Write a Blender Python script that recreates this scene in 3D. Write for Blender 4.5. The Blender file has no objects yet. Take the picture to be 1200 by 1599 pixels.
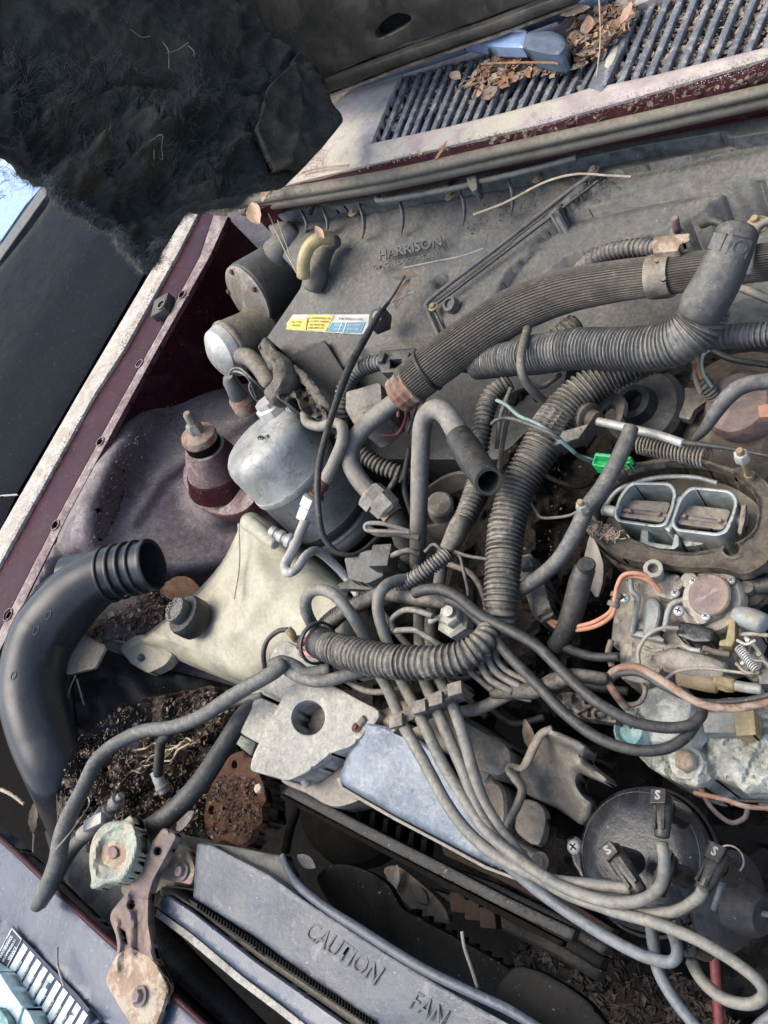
import bpy, bmesh, math, random
import numpy as np
from mathutils import Vector, Matrix, noise
from mathutils.geometry import delaunay_2d_cdt
random.seed(7)
S = bpy.context.scene
COL = S.collection
# ------------------------------------------------------------------ camera
# One real camera over the bay; axes: X across the car, Y towards the windscreen, Z up.
F = 1256.0
_Z = Vector((-953, -750, -1256)).normalized()
_X = Vector((1500, 200, -1256)); _X = (_X - _Z * _X.dot(_Z)).normalized()
_Y = _Z.cross(_X)
M = Matrix((_X, _Y, _Z))
CAMZ = 1.40          # camera height; the carburettor's top stands at 0.90
cd = bpy.data.cameras.new('camera'); cam = bpy.data.objects.new('camera', cd); COL.objects.link(cam)
cd.sensor_fit = 'VERTICAL'; cd.sensor_height = 24; cd.lens = F / 1599 * 24
cd.clip_start = 0.02; cd.clip_end = 200
R3 = Matrix((M @ Vector((1, 0, 0)), M @ Vector((0, -1, 0)), M @ Vector((0, 0, -1)))).transposed()
cam.matrix_world = Matrix.Translation((0, 0, CAMZ)) @ R3.to_4x4()
S.camera = cam
# ------------------------------------------------------------------ light
SUN_EL, SUN_AZ = 62, 205     # degrees; azimuth of the light's source seen from above, from +X
w = bpy.data.worlds.new("World"); S.world = w; w.use_nodes = True
nt = w.node_tree; bgn = nt.nodes['Background']
sky = nt.nodes.new('ShaderNodeTexSky'); sky.sky_type = 'NISHITA'; sky.sun_disc = False
sky.sun_elevation = math.radians(SUN_EL); sky.sun_rotation = math.radians(90 - SUN_AZ)
nt.links.new(sky.outputs[0], bgn.inputs[0]); sky.dust_density = 3.0; sky.ozone_density = 0.4; sky.air_density = 1.0; bgn.inputs[1].default_value = 0.15
ld = bpy.data.lights.new('sun', 'SUN'); ld.energy = 1.5; ld.angle = math.radians(45); ld.color = (1, .94, .83)
sun = bpy.data.objects.new('sun', ld); COL.objects.link(sun)
_d = Vector((math.cos(math.radians(SUN_AZ)) * math.cos(math.radians(SUN_EL)), math.sin(math.radians(SUN_AZ)) * math.cos(math.radians(SUN_EL)), math.sin(math.radians(SUN_EL))))
sun.rotation_euler = _d.to_track_quat('Z', 'Y').to_euler(); sun.location = _d * 8
S.view_settings.view_transform = 'Standard'; S.view_settings.look = 'None'; S.view_settings.gamma = 1
S.view_settings.exposure = 1.22
# ------------------------------------------------------------------ where things stand
def ray(px, py): return M @ Vector(((px - 600) / F, (py - 799.5) / F, 1))
def P(px, py, h=0):
    """the point h cm above the carburettor's top plane that is seen at (px, py) of the photograph"""
    r = ray(px, py); t = (h / 100 - .5) / r.z
    return Vector((0, 0, CAMZ)) + r * t
def sc(px, py, h=0):
    """metres per photograph pixel at that point"""
    r = ray(px, py); return (h / 100 - .5) / r.z / F
def proj(v):
    c = M.transposed() @ (Vector(v) - Vector((0, 0, CAMZ)))
    return (600 + F * c.x / c.z, 799.5 + F * c.y / c.z)
def drop(poly, h0, h1):
    "outline of the same shape standing straight below, at h1 instead of h0"
    return [proj(P(x, y, h0) + Vector((0, 0, (h1 - h0) / 100))) for x, y in poly]
def plane_proj(o, n):
    n = n.normalized()
    def f(px, py, h=0):
        r = ray(px, py); c = Vector((0, 0, CAMZ)); t = (o - c).dot(n) / r.dot(n)
        return c + r * t + n * (h / 100)
    return f
UP = Vector((0, 0, 1))
LOC = {}
def finish(o, label=None, cat=None, group=None, kind=None):
    if label: o['label'] = label
    if cat: o['category'] = cat
    if group: o['group'] = group
    if kind: o['kind'] = kind
    return o
def thing(name, label, cat, at, group=None):
    o = bpy.data.objects.new(name, None); COL.objects.link(o); o.empty_display_size = .02
    o.location = at; LOC[o] = Vector(at)
    return finish(o, label, cat, group)
def mk(name, vs, fs, m, parent=None, sharp=35, mats=None, fm=None, **kw):
    vs = [Vector(v) for v in vs]
    lo = Vector((min(v.x for v in vs), min(v.y for v in vs), min(v.z for v in vs)))
    hi = Vector((max(v.x for v in vs), max(v.y for v in vs), max(v.z for v in vs)))
    o0 = (lo + hi) / 2
    if parent is None: o0.z = lo.z
    me = bpy.data.meshes.new(name); me.from_pydata([v - o0 for v in vs], [], fs)
    me.materials.append(m)
    if mats:
        for q in mats: me.materials.append(q)
    me.polygons.foreach_set('use_smooth', [True] * len(me.polygons))
    if fm: me.polygons.foreach_set('material_index', fm)
    me.update()
    if sharp and sharp < 180: me.set_sharp_from_angle(angle=math.radians(sharp))
    o = bpy.data.objects.new(name, me); COL.objects.link(o)
    if parent is not None:
        o.parent = parent; o.location = o0 - LOC[parent]
    else: o.location = o0
    LOC[o] = o0
    return finish(o, **kw)
class MB:
    """collects shapes for ONE mesh"""
    def __init__(s): s.v = []; s.f = []; s.m = []
    def add(s, vf, mi=0):
        n = len(s.v); s.v += list(vf[0]); s.f += [tuple(i + n for i in f) for f in vf[1]]; s.m += [mi] * len(vf[1]); return s
    def build(s, name, m, parent=None, **kw): return mk(name, s.v, s.f, m, parent, fm=s.m, **kw)
# ------------------------------------------------------------------ tubes
def resample(pts, rs, step):
    """Catmull-Rom through pts, then even steps"""
    P_ = [pts[0] * 2 - pts[1]] + list(pts) + [pts[-1] * 2 - pts[-2]]
    out = []; ro = []
    for i in range(1, len(P_) - 2):
        p0, p1, p2, p3 = P_[i - 1:i + 3]; n = 10
        for k in range(n + (i == len(P_) - 3)):
            t = k / n
            out.append(.5 * ((2 * p1) + (p2 - p0) * t + (2 * p0 - 5 * p1 + 4 * p2 - p3) * t * t + (3 * p1 - p0 - 3 * p2 + p3) * t ** 3))
            ro.append(rs[i - 1] + (rs[i] - rs[i - 1]) * t if i < len(rs) else rs[-1])
    L = [0]
    for a, b in zip(out, out[1:]): L.append(L[-1] + (b - a).length)
    N = max(2, int(L[-1] / step)); res = []; rr = []; j = 0
    for k in range(N + 1):
        d = L[-1] * k / N
        while j < len(L) - 2 and L[j + 1] < d: j += 1
        t = (d - L[j]) / max(1e-9, L[j + 1] - L[j]); res.append(out[j].lerp(out[j + 1], t)); rr.append(ro[j] + (ro[j + 1] - ro[j]) * t)
    return res, rr, L[-1]
def frames(ps):
    T = []
    for i in range(len(ps)):
        a = ps[max(0, i - 1)]; b = ps[min(len(ps) - 1, i + 1)]; T.append((b - a).normalized())
    n = UP.cross(T[0]); n = n if n.length > .05 else Vector((1, 0, 0)).cross(T[0]); n.normalize(); fr = []
    for t in T:
        n = (n - t * n.dot(t)).normalized(); fr.append((n, t.cross(n)))
    return T, fr
def tube_vf(pts, r, segs=14, rib=None, flute=None, caps=(1, 1), wall=None, step=None, rough=0, flat=1.0, seed=0):
    """pts: (px,py,h); r: pixels (number or list). rib=(pitch px, depth fraction); wall=px -> open hollow ends"""
    rl = list(r) if isinstance(r, (list, tuple)) else [r] * len(pts)
    W = [P(*p) for p in pts]; R = [q * sc(*p) for q, p in zip(rl, pts)]
    s0 = sum(sc(*p) for p in pts) / len(pts); rm = sum(R) / len(R)
    st = step * s0 if step else (rib[0] * s0 / 6 if rib else max(rm * .5, 2.0 * s0))
    ps, rr, L = resample(W, R, st)
    T, fr = frames(ps); vs = []; fs = []
    seg = segs
    if flute: seg = flute[0] * 4
    ph = 0; pitch = rib[0] * s0 if rib else 1
    for i, (p, q, (n, b)) in enumerate(zip(ps, rr, fr)):
        k = 1
        if rib:
            ph += (L / (len(ps) - 1)) / pitch * (1 + .22 * noise.noise(Vector((i * .035, L * 90, 3))))
            k = 1 + rib[1] * (1 + .5 * noise.noise(Vector((i * .05, L * 70, 9)))) * .5 * max(-1, min(1, 1.7 * math.cos(2 * math.pi * ph)))
        for a in range(seg):
            th = 2 * math.pi * a / seg; kk = k
            if rib and segs >= 18 and abs(a - seg * .62) < .6: kk *= .955
            if flute: kk *= 1 + flute[1] * (1 if a % 4 in (0, 1) else -1)
            if rough: kk *= 1 + rough * noise.noise(Vector((math.cos(th) * 1.6 + seed, math.sin(th) * 1.6, i * st / rm * .9)))
            vs.append(p + (n * math.cos(th) + b * math.sin(th) * flat) * q * kk)
    N = len(ps)
    for i in range(N - 1):
        for a in range(seg):
            a2 = (a + 1) % seg; fs.append((i * seg + a, i * seg + a2, (i + 1) * seg + a2, (i + 1) * seg + a))
    def cap(i, sgn):
        p = ps[i]; n, b = fr[i]; q = rr[i]
        if wall:
            rings = [(q - wall * s0, 0), (q - wall * s0, -min(L * .4, q * 4)), (0.001, -min(L * .4, q * 4))]
        else: rings = [(q * .82, .18), (q * .45, .26), (q * .0, .28)]
        prev = i * seg
        for (rad, d) in rings:
            off = T[i] * sgn * (d if wall else d * q); base = len(vs)
            for a in range(seg):
                th = 2 * math.pi * a / seg; vs.append(p + off + (n * math.cos(th) + b * math.sin(th) * flat) * max(rad, 1e-5))
            for a in range(seg):
                a2 = (a + 1) % seg; f = (prev + a, base + a, base + a2, prev + a2) if sgn < 0 else (prev + a2, base + a2, base + a, prev + a); fs.append(f)
            prev = base
    if caps[0]: cap(0, -1)
    if caps[1]: cap(N - 1, 1)
    return vs, fs
def tube(name, pts, r, m, parent=None, label=None, cat=None, group=None, **kw):
    return mk(name, *tube_vf(pts, r, **kw), m, parent, sharp=50, label=label, cat=cat, group=group)
def ribs(name, pts, r, pitch, m, parent, every=1, wdt=.5, rise=1.1, segs=18, **kw):
    """separate ring pieces along a path"""
    W = [P(*p) for p in pts]; R = [r * sc(*p) for p in pts]
    s0 = sum(sc(*p) for p in pts) / len(pts); ps, rr, L = resample(W, R, pitch * s0); T, fr = frames(ps)
    for p, q, t in zip(ps, rr, T):
        ring(name, p, t, q, pitch * s0 * wdt, q * .1, m, parent, segs=segs)
def ring_vf(c, ax, r, width, rise, segs=20):
    ax = ax.normalized(); prof = [(r * .96, -width / 2), (r + rise * .7, -width / 2), (r + rise, -width / 4), (r + rise, width / 4), (r + rise * .7, width / 2), (r * .96, width / 2)]
    return lathe_vf(c, ax, prof, segs, close=True)
def ring(name, c, ax, r, width, rise, m, parent=None, segs=20, **kw): return mk(name, *ring_vf(c, ax, r, width, rise, segs), m, parent, **kw)
def lathe_vf(c, ax, prof, segs=28, close=False, lobes=None, ph=0):
    """prof: (radius, along the axis) in metres"""
    ax = ax.normalized(); n = ax.orthogonal().normalized(); b = ax.cross(n); vs = []; fs = []
    for (r, z) in prof:
        for a in range(segs):
            th = 2 * math.pi * a / segs + ph; k = 1 if not lobes else 1 + lobes[1] * lobes[2](th)
            vs.append(c + ax * z + (n * math.cos(th) + b * math.sin(th)) * max(r * k, 1e-5))
    m_ = len(prof)
    for i in range(m_ - 1 + (1 if close else 0)):
        j = (i + 1) % m_
        for a in range(segs):
            a2 = (a + 1) % segs; fs.append((i * segs + a, i * segs + a2, j * segs + a2, j * segs + a))
    if not close:
        fs.append(tuple(range(segs - 1, -1, -1))); k = (m_ - 1) * segs; fs.append(tuple(range(k, k + segs)))
    return vs, fs
def lathe(name, c, ax, prof, m, parent=None, segs=28, close=False, lobes=None, ph=0, sharp=35, **kw):
    return mk(name, *lathe_vf(c, ax, prof, segs, close, lobes, ph), m, parent, sharp=sharp, **kw)
def lpx(name, a, b, prof, m, parent=None, **kw):
    """lathe from pixel point a to pixel point b; prof (radius px at a, fraction of the way)"""
    A = P(*a); B = P(*b); s = sc(*a); L = (B - A).length
    return lathe(name, A, B - A, [(r * s, t * L) for r, t in prof], m, parent, **kw)
# ------------------------------------------------------------------ plates
def inside(p, poly):
    x, y = p; c = False; n = len(poly); j = n - 1
    for i in range(n):
        xi, yi = poly[i][:2]; xj, yj = poly[j][:2]
        if (yi > y) != (yj > y) and x < (xj - xi) * (y - yi) / (yj - yi) + xi: c = not c
        j = i
    return c
def segd(p, a, b):
    ax, ay = a[0], a[1]; bx, by = b[0] - ax, b[1] - ay; l = bx * bx + by * by
    t = 0 if l == 0 else max(0, min(1, ((p[0] - ax) * bx + (p[1] - ay) * by) / l))
    return math.hypot(p[0] - ax - bx * t, p[1] - ay - by * t)
def polyd(p, poly, closed=True):
    n = len(poly); return min(segd(p, poly[i], poly[(i + 1) % n]) for i in range(n if closed else n - 1))
def nin(Pn, poly):
    A = np.array(poly)[:, :2]; B = np.roll(A, 1, 0); x = Pn[:, 0:1]; y = Pn[:, 1:2]
    with np.errstate(divide='ignore', invalid='ignore'):
        k = ((A[:, 1] > y) != (B[:, 1] > y)) & (x < (B[:, 0] - A[:, 0]) * (y - A[:, 1]) / (B[:, 1] - A[:, 1]) + A[:, 0])
    return k.sum(1) % 2 == 1
def ndist(Pn, poly):
    A = np.array(poly)[:, :2]; B = np.roll(A, -1, 0); D = B - A; L = (D ** 2).sum(1) + 1e-12; out = np.empty(len(Pn))
    for i in range(0, len(Pn), 2000):
        V = Pn[i:i + 2000, None, :] - A[None]; t = np.clip((V * D).sum(2) / L, 0, 1); out[i:i + 2000] = np.sqrt(((V - D * t[..., None]) ** 2).sum(2)).min(1)
    return out
def smooth(poly, sub=4):
    """closed Catmull-Rom"""
    n = len(poly); out = []
    for i in range(n):
        p0, p1, p2, p3 = [Vector(poly[(i + k) % n][:2]) for k in (-1, 0, 1, 2)]
        for k in range(sub):
            t = k / sub; q = .5 * ((2 * p1) + (p2 - p0) * t + (2 * p0 - 5 * p1 + 4 * p2 - p3) * t * t + (3 * p1 - p0 - 3 * p2 + p3) * t ** 3); out.append((q.x, q.y))
    return out
def rnd(poly, r=6, n=3):
    """round the corners"""
    out = []; N = len(poly)
    for i in range(N):
        a, b, c = Vector(poly[i - 1][:2]), Vector(poly[i][:2]), Vector(poly[(i + 1) % N][:2])
        d1 = (a - b); d2 = (c - b); k = min(r, d1.length * .45, d2.length * .45)
        p = b + d1.normalized() * k; q = b + d2.normalized() * k
        for j in range(n + 1):
            t = j / n; v = p * (1 - t) ** 2 + b * 2 * t * (1 - t) + q * t * t; out.append((v.x, v.y))
    return out
def circ(cx, cy, r, n=18, ry=None, rot=0):
    ry = ry or r; o = []
    for i in range(n):
        a = 2 * math.pi * i / n; x, y = r * math.cos(a), ry * math.sin(a); o.append((cx + x * math.cos(rot) - y * math.sin(rot), cy + x * math.sin(rot) + y * math.cos(rot)))
    return o
def dens(poly, s):
    out = []; n = len(poly)
    for i in range(n):
        a = poly[i]; b = poly[(i + 1) % n]; d = math.hypot(b[0] - a[0], b[1] - a[1]); k = max(1, int(d / s))
        for j in range(k): out.append((a[0] + (b[0] - a[0]) * j / k, a[1] + (b[1] - a[1]) * j / k))
    return out
def pl(*q):
    """linear height through three (px,py,h)"""
    A = np.array([[a[0], a[1], 1] for a in q]); s = np.linalg.solve(A, np.array([a[2] for a in q])) if len(q) == 3 else np.linalg.lstsq(A, np.array([a[2] for a in q]), rcond=None)[0]
    return lambda x, y: s[0] * x + s[1] * y + s[2]
def sstep(a, b, x):
    t = max(0, min(1, (x - a) / (b - a))); return t * t * (3 - 2 * t)
def feat(base, *fe):
    """base height plus: ('r',polyline,width,height) ridge, ('b',x,y,r,height) boss, ('s',polygon,rise,blur) raised area, ('n',scale px,height) unevenness"""
    bf = base if callable(base) else (lambda x, y: base)
    def f(x, y):
        h = bf(x, y)
        for q in fe:
            if q[0] == 'r':
                d = polyd((x, y), q[1], False)
                if d < q[2]: h += q[3] * .5 * (1 + math.cos(math.pi * d / q[2]))
            elif q[0] == 'b':
                d = math.hypot(x - q[1], y - q[2])
                if d < q[3]: h += q[4] * (1 - sstep(q[3] * .5, q[3], d))
            elif q[0] == 's':
                d = polyd((x, y), q[1]); d = d if inside((x, y), q[1]) else -d
                h += q[2] * sstep(-q[3], q[3], d)
            elif q[0] == 'n': h += q[2] * noise.noise(Vector((x / q[1], y / q[1], q[3] if len(q) > 3 else 0)))
        return h
    return f
def plate_vf(poly, h=0, thick=1.0, holes=(), bev=3, bevh=None, step=14, proj_=None, down=None, edge=6, lines=(), creases=()):
    """a solid cast or pressed piece: outline in photo pixels lying at height h (number or function), thick cm deep, rounded rim"""
    pf = proj_ or P; hf = h if callable(h) else (lambda x, y: h); dn = (down or Vector((0, 0, -1))).normalized()
    outer = dens([q[:2] for q in poly], edge); hs = [dens([q[:2] for q in k], max(3, edge * .7)) for k in holes]
    loops = [outer] + hs
    pts = []; cons = []
    for lp in loops:
        n = len(pts); pts += lp; cons += [(n + i, n + (i + 1) % len(lp)) for i in range(len(lp))]
    nb = len(pts)
    cand = []; lim = []
    if bev:
        for lp in loops:
            n = len(lp)
            for i in range(n):
                q0 = lp[i - 1]; q1 = lp[i]; q2 = lp[(i + 1) % n]; tx = q2[0] - q0[0]; ty = q2[1] - q0[1]; tl = math.hypot(tx, ty)
                if tl < 1e-6: continue
                for fr_ in (.35, 1.0):
                    for sg in (1, -1): cand.append((q1[0] - ty / tl * sg * bev * fr_, q1[1] + tx / tl * sg * bev * fr_)); lim.append(bev * fr_ * .85)
    xs = [p[0] for p in outer]; ys = [p[1] for p in outer]
    gx = np.arange(min(xs) + step / 2, max(xs), step); gy = np.arange(min(ys) + step / 2, max(ys), step)
    for ii, x in enumerate(gx):
        for jj, y in enumerate(gy): cand.append((x + random.uniform(-.08, .08) * step, y + (ii % 2) * step * .5 + random.uniform(-.08, .08) * step)); lim.append(max(bev, 2) * 1.2)
    for ln, bl in creases:
        CA0 = np.array(cand, float); A = np.array(ln, float); dd = np.full(len(CA0), 1e9)
        for i in range(len(A) - 1):
            D = A[i + 1] - A[i]; t = np.clip(((CA0 - A[i]) * D).sum(1) / (D @ D), 0, 1); dd = np.minimum(dd, np.sqrt(((CA0 - A[i] - D * t[:, None]) ** 2).sum(1)))
        keep = dd > bl + 1.5; cand = [q for q, k in zip(cand, keep) if k]; lim = [q for q, k in zip(lim, keep) if k]
    for ln, bl in creases:
        W_ = [Vector((x, y, 0)) for x, y in ln]; ps, _r, _l = resample(W_, [1] * len(W_), 6) if len(ln) > 2 else ([W_[0].lerp(W_[1], k / 20) for k in range(21)], 0, 0)
        for i, p_ in enumerate(ps):
            t_ = ps[min(i + 1, len(ps) - 1)] - ps[max(0, i - 1)]; t_.normalize()
            for k in (-1, -.6, -.2, .2, .6, 1): cand.append((p_.x - t_.y * k * bl, p_.y + t_.x * k * bl)); lim.append(1.5)
    for ln in lines:
        for q in dens(list(ln), 4): cand.append(q); lim.append(1.5)
    def dmany(A): return np.min([ndist(A, k) for k in loops], 0)
    ext = []
    if cand:
        CA = np.array(cand, float); okm = nin(CA, outer)
        for k in hs: okm &= ~nin(CA, k)
        CA = CA[okm]; LM = np.array(lim)[okm]
        if len(CA): ext = [tuple(q) for q in CA[dmany(CA) > LM]]
    allp = [Vector(p) for p in pts + ext]
    V, E, Fc, ov, oe, of = delaunay_2d_cdt(allp, cons, [], 0, 1e-5)
    CC = np.array([[sum(V[i].x for i in f) / len(f), sum(V[i].y for i in f) / len(f)] for f in Fc]); gm = nin(CC, outer)
    for k in hs: gm &= ~nin(CC, k)
    good = [f for f, g_ in zip(Fc, gm) if g_]
    DV = dmany(np.array([[v.x, v.y] for v in V])) if bev else None
    bh = (bevh if bevh is not None else bev * .05)
    top = []
    for vi, v in enumerate(V):
        z = hf(v.x, v.y)
        if bev:
            d = DV[vi]
            if d < bev: k = 1 - d / bev; z -= bh * (1 - math.sqrt(max(0, 1 - k * k)))
        top.append(pf(v.x, v.y, z))
    # orientation
    fs = []
    for f in good:
        f = list(f); a, b, c = [top[i] for i in f[:3]]
        nrm = (b - a).cross(c - a)
        if nrm.dot(dn) > 0: f.reverse()
        fs.append(tuple(f))
    n = len(top); bot = [v + dn * thick / 100 for v in top]
    vs = top + bot
    ec = {}
    for f in fs:
        for i in range(len(f)):
            e = (f[i], f[(i + 1) % len(f)]); ec[e] = 1
    sk = [(b, a, a + n, b + n) for (a, b) in ec if (b, a) not in ec]
    bf_ = [tuple(i + n for i in reversed(f)) for f in fs]
    return vs, fs + sk + bf_
def plate(name, poly, m, parent=None, label=None, cat=None, group=None, kind=None, sharp=40, **kw):
    return mk(name, *plate_vf(poly, **kw), m, parent, sharp=sharp, label=label, cat=cat, group=group, kind=kind)
def strip(a, b, w_, w2=None):
    """rectangle about the line a-b"""
    a = Vector(a[:2]); b = Vector(b[:2]); n = (b - a).normalized(); n = Vector((-n.y, n.x)); w2 = w2 or w_
    return [tuple(a + n * w_ / 2), tuple(b + n * w2 / 2), tuple(b - n * w2 / 2), tuple(a - n * w_ / 2)]
def box_vf(c, ax, ay, az, bv=.12):
    """bevelled box: centre and three half-vectors"""
    bm = bmesh.new(); bmesh.ops.create_cube(bm, size=2)
    mt = Matrix((ax, ay, az)).transposed().to_4x4(); mt.translation = c
    bm.transform(mt); l = min(ax.length, ay.length, az.length)
    bmesh.ops.bevel(bm, geom=bm.edges[:], offset=l * bv * 2, segments=2, affect='EDGES', profile=.5)
    bm.verts.index_update(); r = ([v.co.copy() for v in bm.verts], [tuple(v.index for v in f.verts) for f in bm.faces]); bm.free(); return r
def box(name, c, ax, ay, az, m, parent=None, bv=.12, **kw): return mk(name, *box_vf(c, ax, ay, az, bv), m, parent, **kw)
def hexbolt(px, py, h, r, m, parent=None, ax=None, washer=True, name='bolt', mw=None, stud=0):
    c = P(px, py, h); s = sc(px, py, h) * r; ax = (ax or UP).normalized()
    if washer: lathe('washer', c, ax, [(s * 1.5, -s * .1), (s * 1.55, s * .1), (s * 1.4, s * .2), (s * .8, s * .22)], mw or m, parent, segs=20)
    k = lathe_vf(c, ax, [(s, 0), (s, s * .75), (s * .85, s * .95), (s * .5, s * 1.0)], 6, ph=random.random())
    mb = MB().add(k)
    if stud: mb.add(lathe_vf(c, ax, [(s * .5, 0), (s * .5, s * (1 + stud)), (s * .4, s * (1.1 + stud))], 12))
    return mb.build(name, m, parent)
def screw(px, py, h, r, m, parent=None, ax=None, name='screw'):
    """cross-head screw: a domed head; black bars paint the shade of a cross cut"""
    c = P(px, py, h); s = sc(px, py, h) * r; ax = (ax or UP).normalized(); n = ax.orthogonal().normalized(); a0 = random.random()
    n = Matrix.Rotation(a0, 3, ax) @ n; b = ax.cross(n)
    mb = MB().add(lathe_vf(c, ax, [(s, 0), (s * 1.02, s * .35), (s * .85, s * .6), (s * .6, s * .72), (s * .0, s * .78)], 20))
    o = mb.build(name, m, parent)
    k = MB()
    for (u, v) in ((n, b), (b, n)): k.add(box_vf(c + ax * s * .72, u * s * .55, v * s * .1, ax * s * .08))
    k.build('slot_shade', MT['black'], o)
    return o
def text(body, px, py, h, size, ang, m, parent, pf=None, ext=.04, name='lettering', align='CENTER', xs=1.0, bold=0, shear=0):
    """raised or printed lettering lying on the surface; size and angle as in the photo at that spot"""
    pf = pf or P; a = math.radians(ang)
    o = pf(px, py, h); ex = pf(px + math.cos(a) * 10, py + math.sin(a) * 10, h) - o; ey = pf(px + math.sin(a) * 10, py - math.cos(a) * 10, h) - o
    sx = ex.length / 10; ez = ex.cross(ey).normalized()
    cu = bpy.data.curves.new('t', 'FONT'); cu.body = body; cu.size = 1; cu.extrude = ext / 100 / (size * sx); cu.align_x = align; cu.align_y = 'CENTER'; cu.resolution_u = 2; cu.offset = bold
    ob = bpy.data.objects.new('t', cu); COL.objects.link(ob); dg = bpy.context.evaluated_depsgraph_get(); me = bpy.data.meshes.new_from_object(ob.evaluated_get(dg))
    bpy.data.objects.remove(ob)
    vs = [o + ex / 10 * (v.co.x * size * xs + v.co.y * shear * size) + ey / 10 * (v.co.y * size) + ez * (v.co.z * size * sx) for v in me.vertices]
    fs = [tuple(p.vertices) for p in me.polygons]; bpy.data.meshes.remove(me)
    return mk(name, vs, fs, m, parent, sharp=0)
def leaf_vf(c, ang, L, Wd, tilt=.2, curl=.25, seed=0, nrm=None):
    """a curled leaf with a midrib; c in metres"""
    rr = random.Random(seed); nrm = (nrm or UP).normalized(); u = nrm.orthogonal().normalized(); u = Matrix.Rotation(ang, 3, nrm) @ u; v = nrm.cross(u)
    vs = []; fs = []; n = 10
    for i in range(n + 1):
        t = i / n; wv = Wd * math.sin(math.pi * min(1, t * .94 + .03)) ** .8 * (1 - .25 * t) * .5
        for k in (-1, -.5, 0, .5, 1):
            z = curl * L * (t - .5) ** 2 + abs(k) * wv * .55 - (.0 if k else .01 * L) + rr.uniform(-1, 1) * .012 * L + (.015 * L * math.sin(i * 2.2) * abs(k)) + tilt * L * (t - .5)
            vs.append(c + u * (t - .5) * L + v * wv * k + nrm * z)
    for i in range(n):
        for k in range(4): a = i * 5 + k; fs.append((a, a + 1, a + 6, a + 5))
    m_ = len(vs); vs += [q - nrm * L * .012 for q in vs]; fs += [tuple(i + m_ for i in reversed(f)) for f in fs]
    return vs, fs
def leaf(name, px, py, h, ang, L, Wd, m, label, group=None, **kw):
    s = sc(px, py, h); o = mk(name, *leaf_vf(P(px, py, h), ang, L * s, Wd * s, seed=int(px + py), **kw), m, None, sharp=0, label=label, cat='leaf', group=group); return o
def wire(name, pts, r, m, parent=None, **kw): return tube(name, pts, r, m, parent, segs=kw.pop('segs', 8), **kw)
def scatter(name, poly, h, n, mats, seed=1, lmin=5, lmax=14, twig=.4, parent=None, pf=None, label=None, cat=None, chunk=0, up=None):
    """leaf crumbs, stalks and grains lying on a surface: nobody could count them"""
    rr = random.Random(seed); xs = [p[0] for p in poly]; ys = [p[1] for p in poly]; mb = MB(); pf = pf or P; k = 0; tries = 0
    hf = h if callable(h) else (lambda x, y: h)
    while k < n and tries < n * 30:
        tries += 1; x = rr.uniform(min(xs), max(xs)); y = rr.uniform(min(ys), max(ys))
        if not inside((x, y), poly): continue
        k += 1; c = pf(x, y, hf(x, y) + rr.uniform(0, .35)); s = sc(x, y, hf(x, y)) if pf is P else .0007; L = rr.uniform(lmin, lmax) * s
        d = Vector((rr.uniform(-1, 1), rr.uniform(-1, 1), rr.uniform(-.35, .35))).normalized(); n_ = Vector((rr.uniform(-.6, .6), rr.uniform(-.6, .6), 1)).normalized(); v = n_.cross(d).normalized()
        mi = rr.randrange(len(mats)); q = rr.random()
        if q < twig:
            t = L * .045 + .0003; b = v; e = n_; a1 = c - d * L / 2; a2 = c + e * L * rr.uniform(0, .2); a3 = c + d * L / 2 + v * L * rr.uniform(-.3, .3); vs = []
            for p_ in (a1, a2, a3): vs += [p_ + b * t, p_ - b * t * .5 + e * t * .9, p_ - b * t * .5 - e * t * .9]
            fs = []
            for i in (0, 3):
                for j in range(3): fs.append((i + j, i + (j + 1) % 3, i + 3 + (j + 1) % 3, i + 3 + j))
            mb.add((vs, fs), mi)
        elif q < twig + chunk:
            r_ = L * .25; vs = [c + Vector((rr.uniform(-1, 1), rr.uniform(-1, 1), rr.uniform(-.6, .6))).normalized() * r_ * rr.uniform(.6, 1.2) for _ in range(6)]
            mb.add((vs, [(0, 1, 2), (0, 2, 3), (0, 3, 4), (0, 4, 1), (5, 2, 1), (5, 3, 2), (5, 4, 3), (5, 1, 4)]), mi)
        else:
            wd = L * rr.uniform(.2, .4); cu = rr.uniform(-.25, .4); vs = []
            for i, (t, ww) in enumerate(((-.5, .15), (-.15, .9), (.2, 1), (.5, .1))):
                for kk in (-1, 0, 1): vs.append(c + d * L * t + v * wd * ww * kk + n_ * (cu * L * t * t + abs(kk) * wd * .4))
            fs = []
            for i in range(3):
                for j in range(2): a = i * 3 + j; fs.append((a, a + 1, a + 4, a + 3))
            mb.add((vs, fs), mi)
    return mk(name, mb.v, mb.f, mats[0], parent, sharp=0, mats=mats[1:], fm=mb.m, kind='stuff', label=label, cat=cat)
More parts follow.
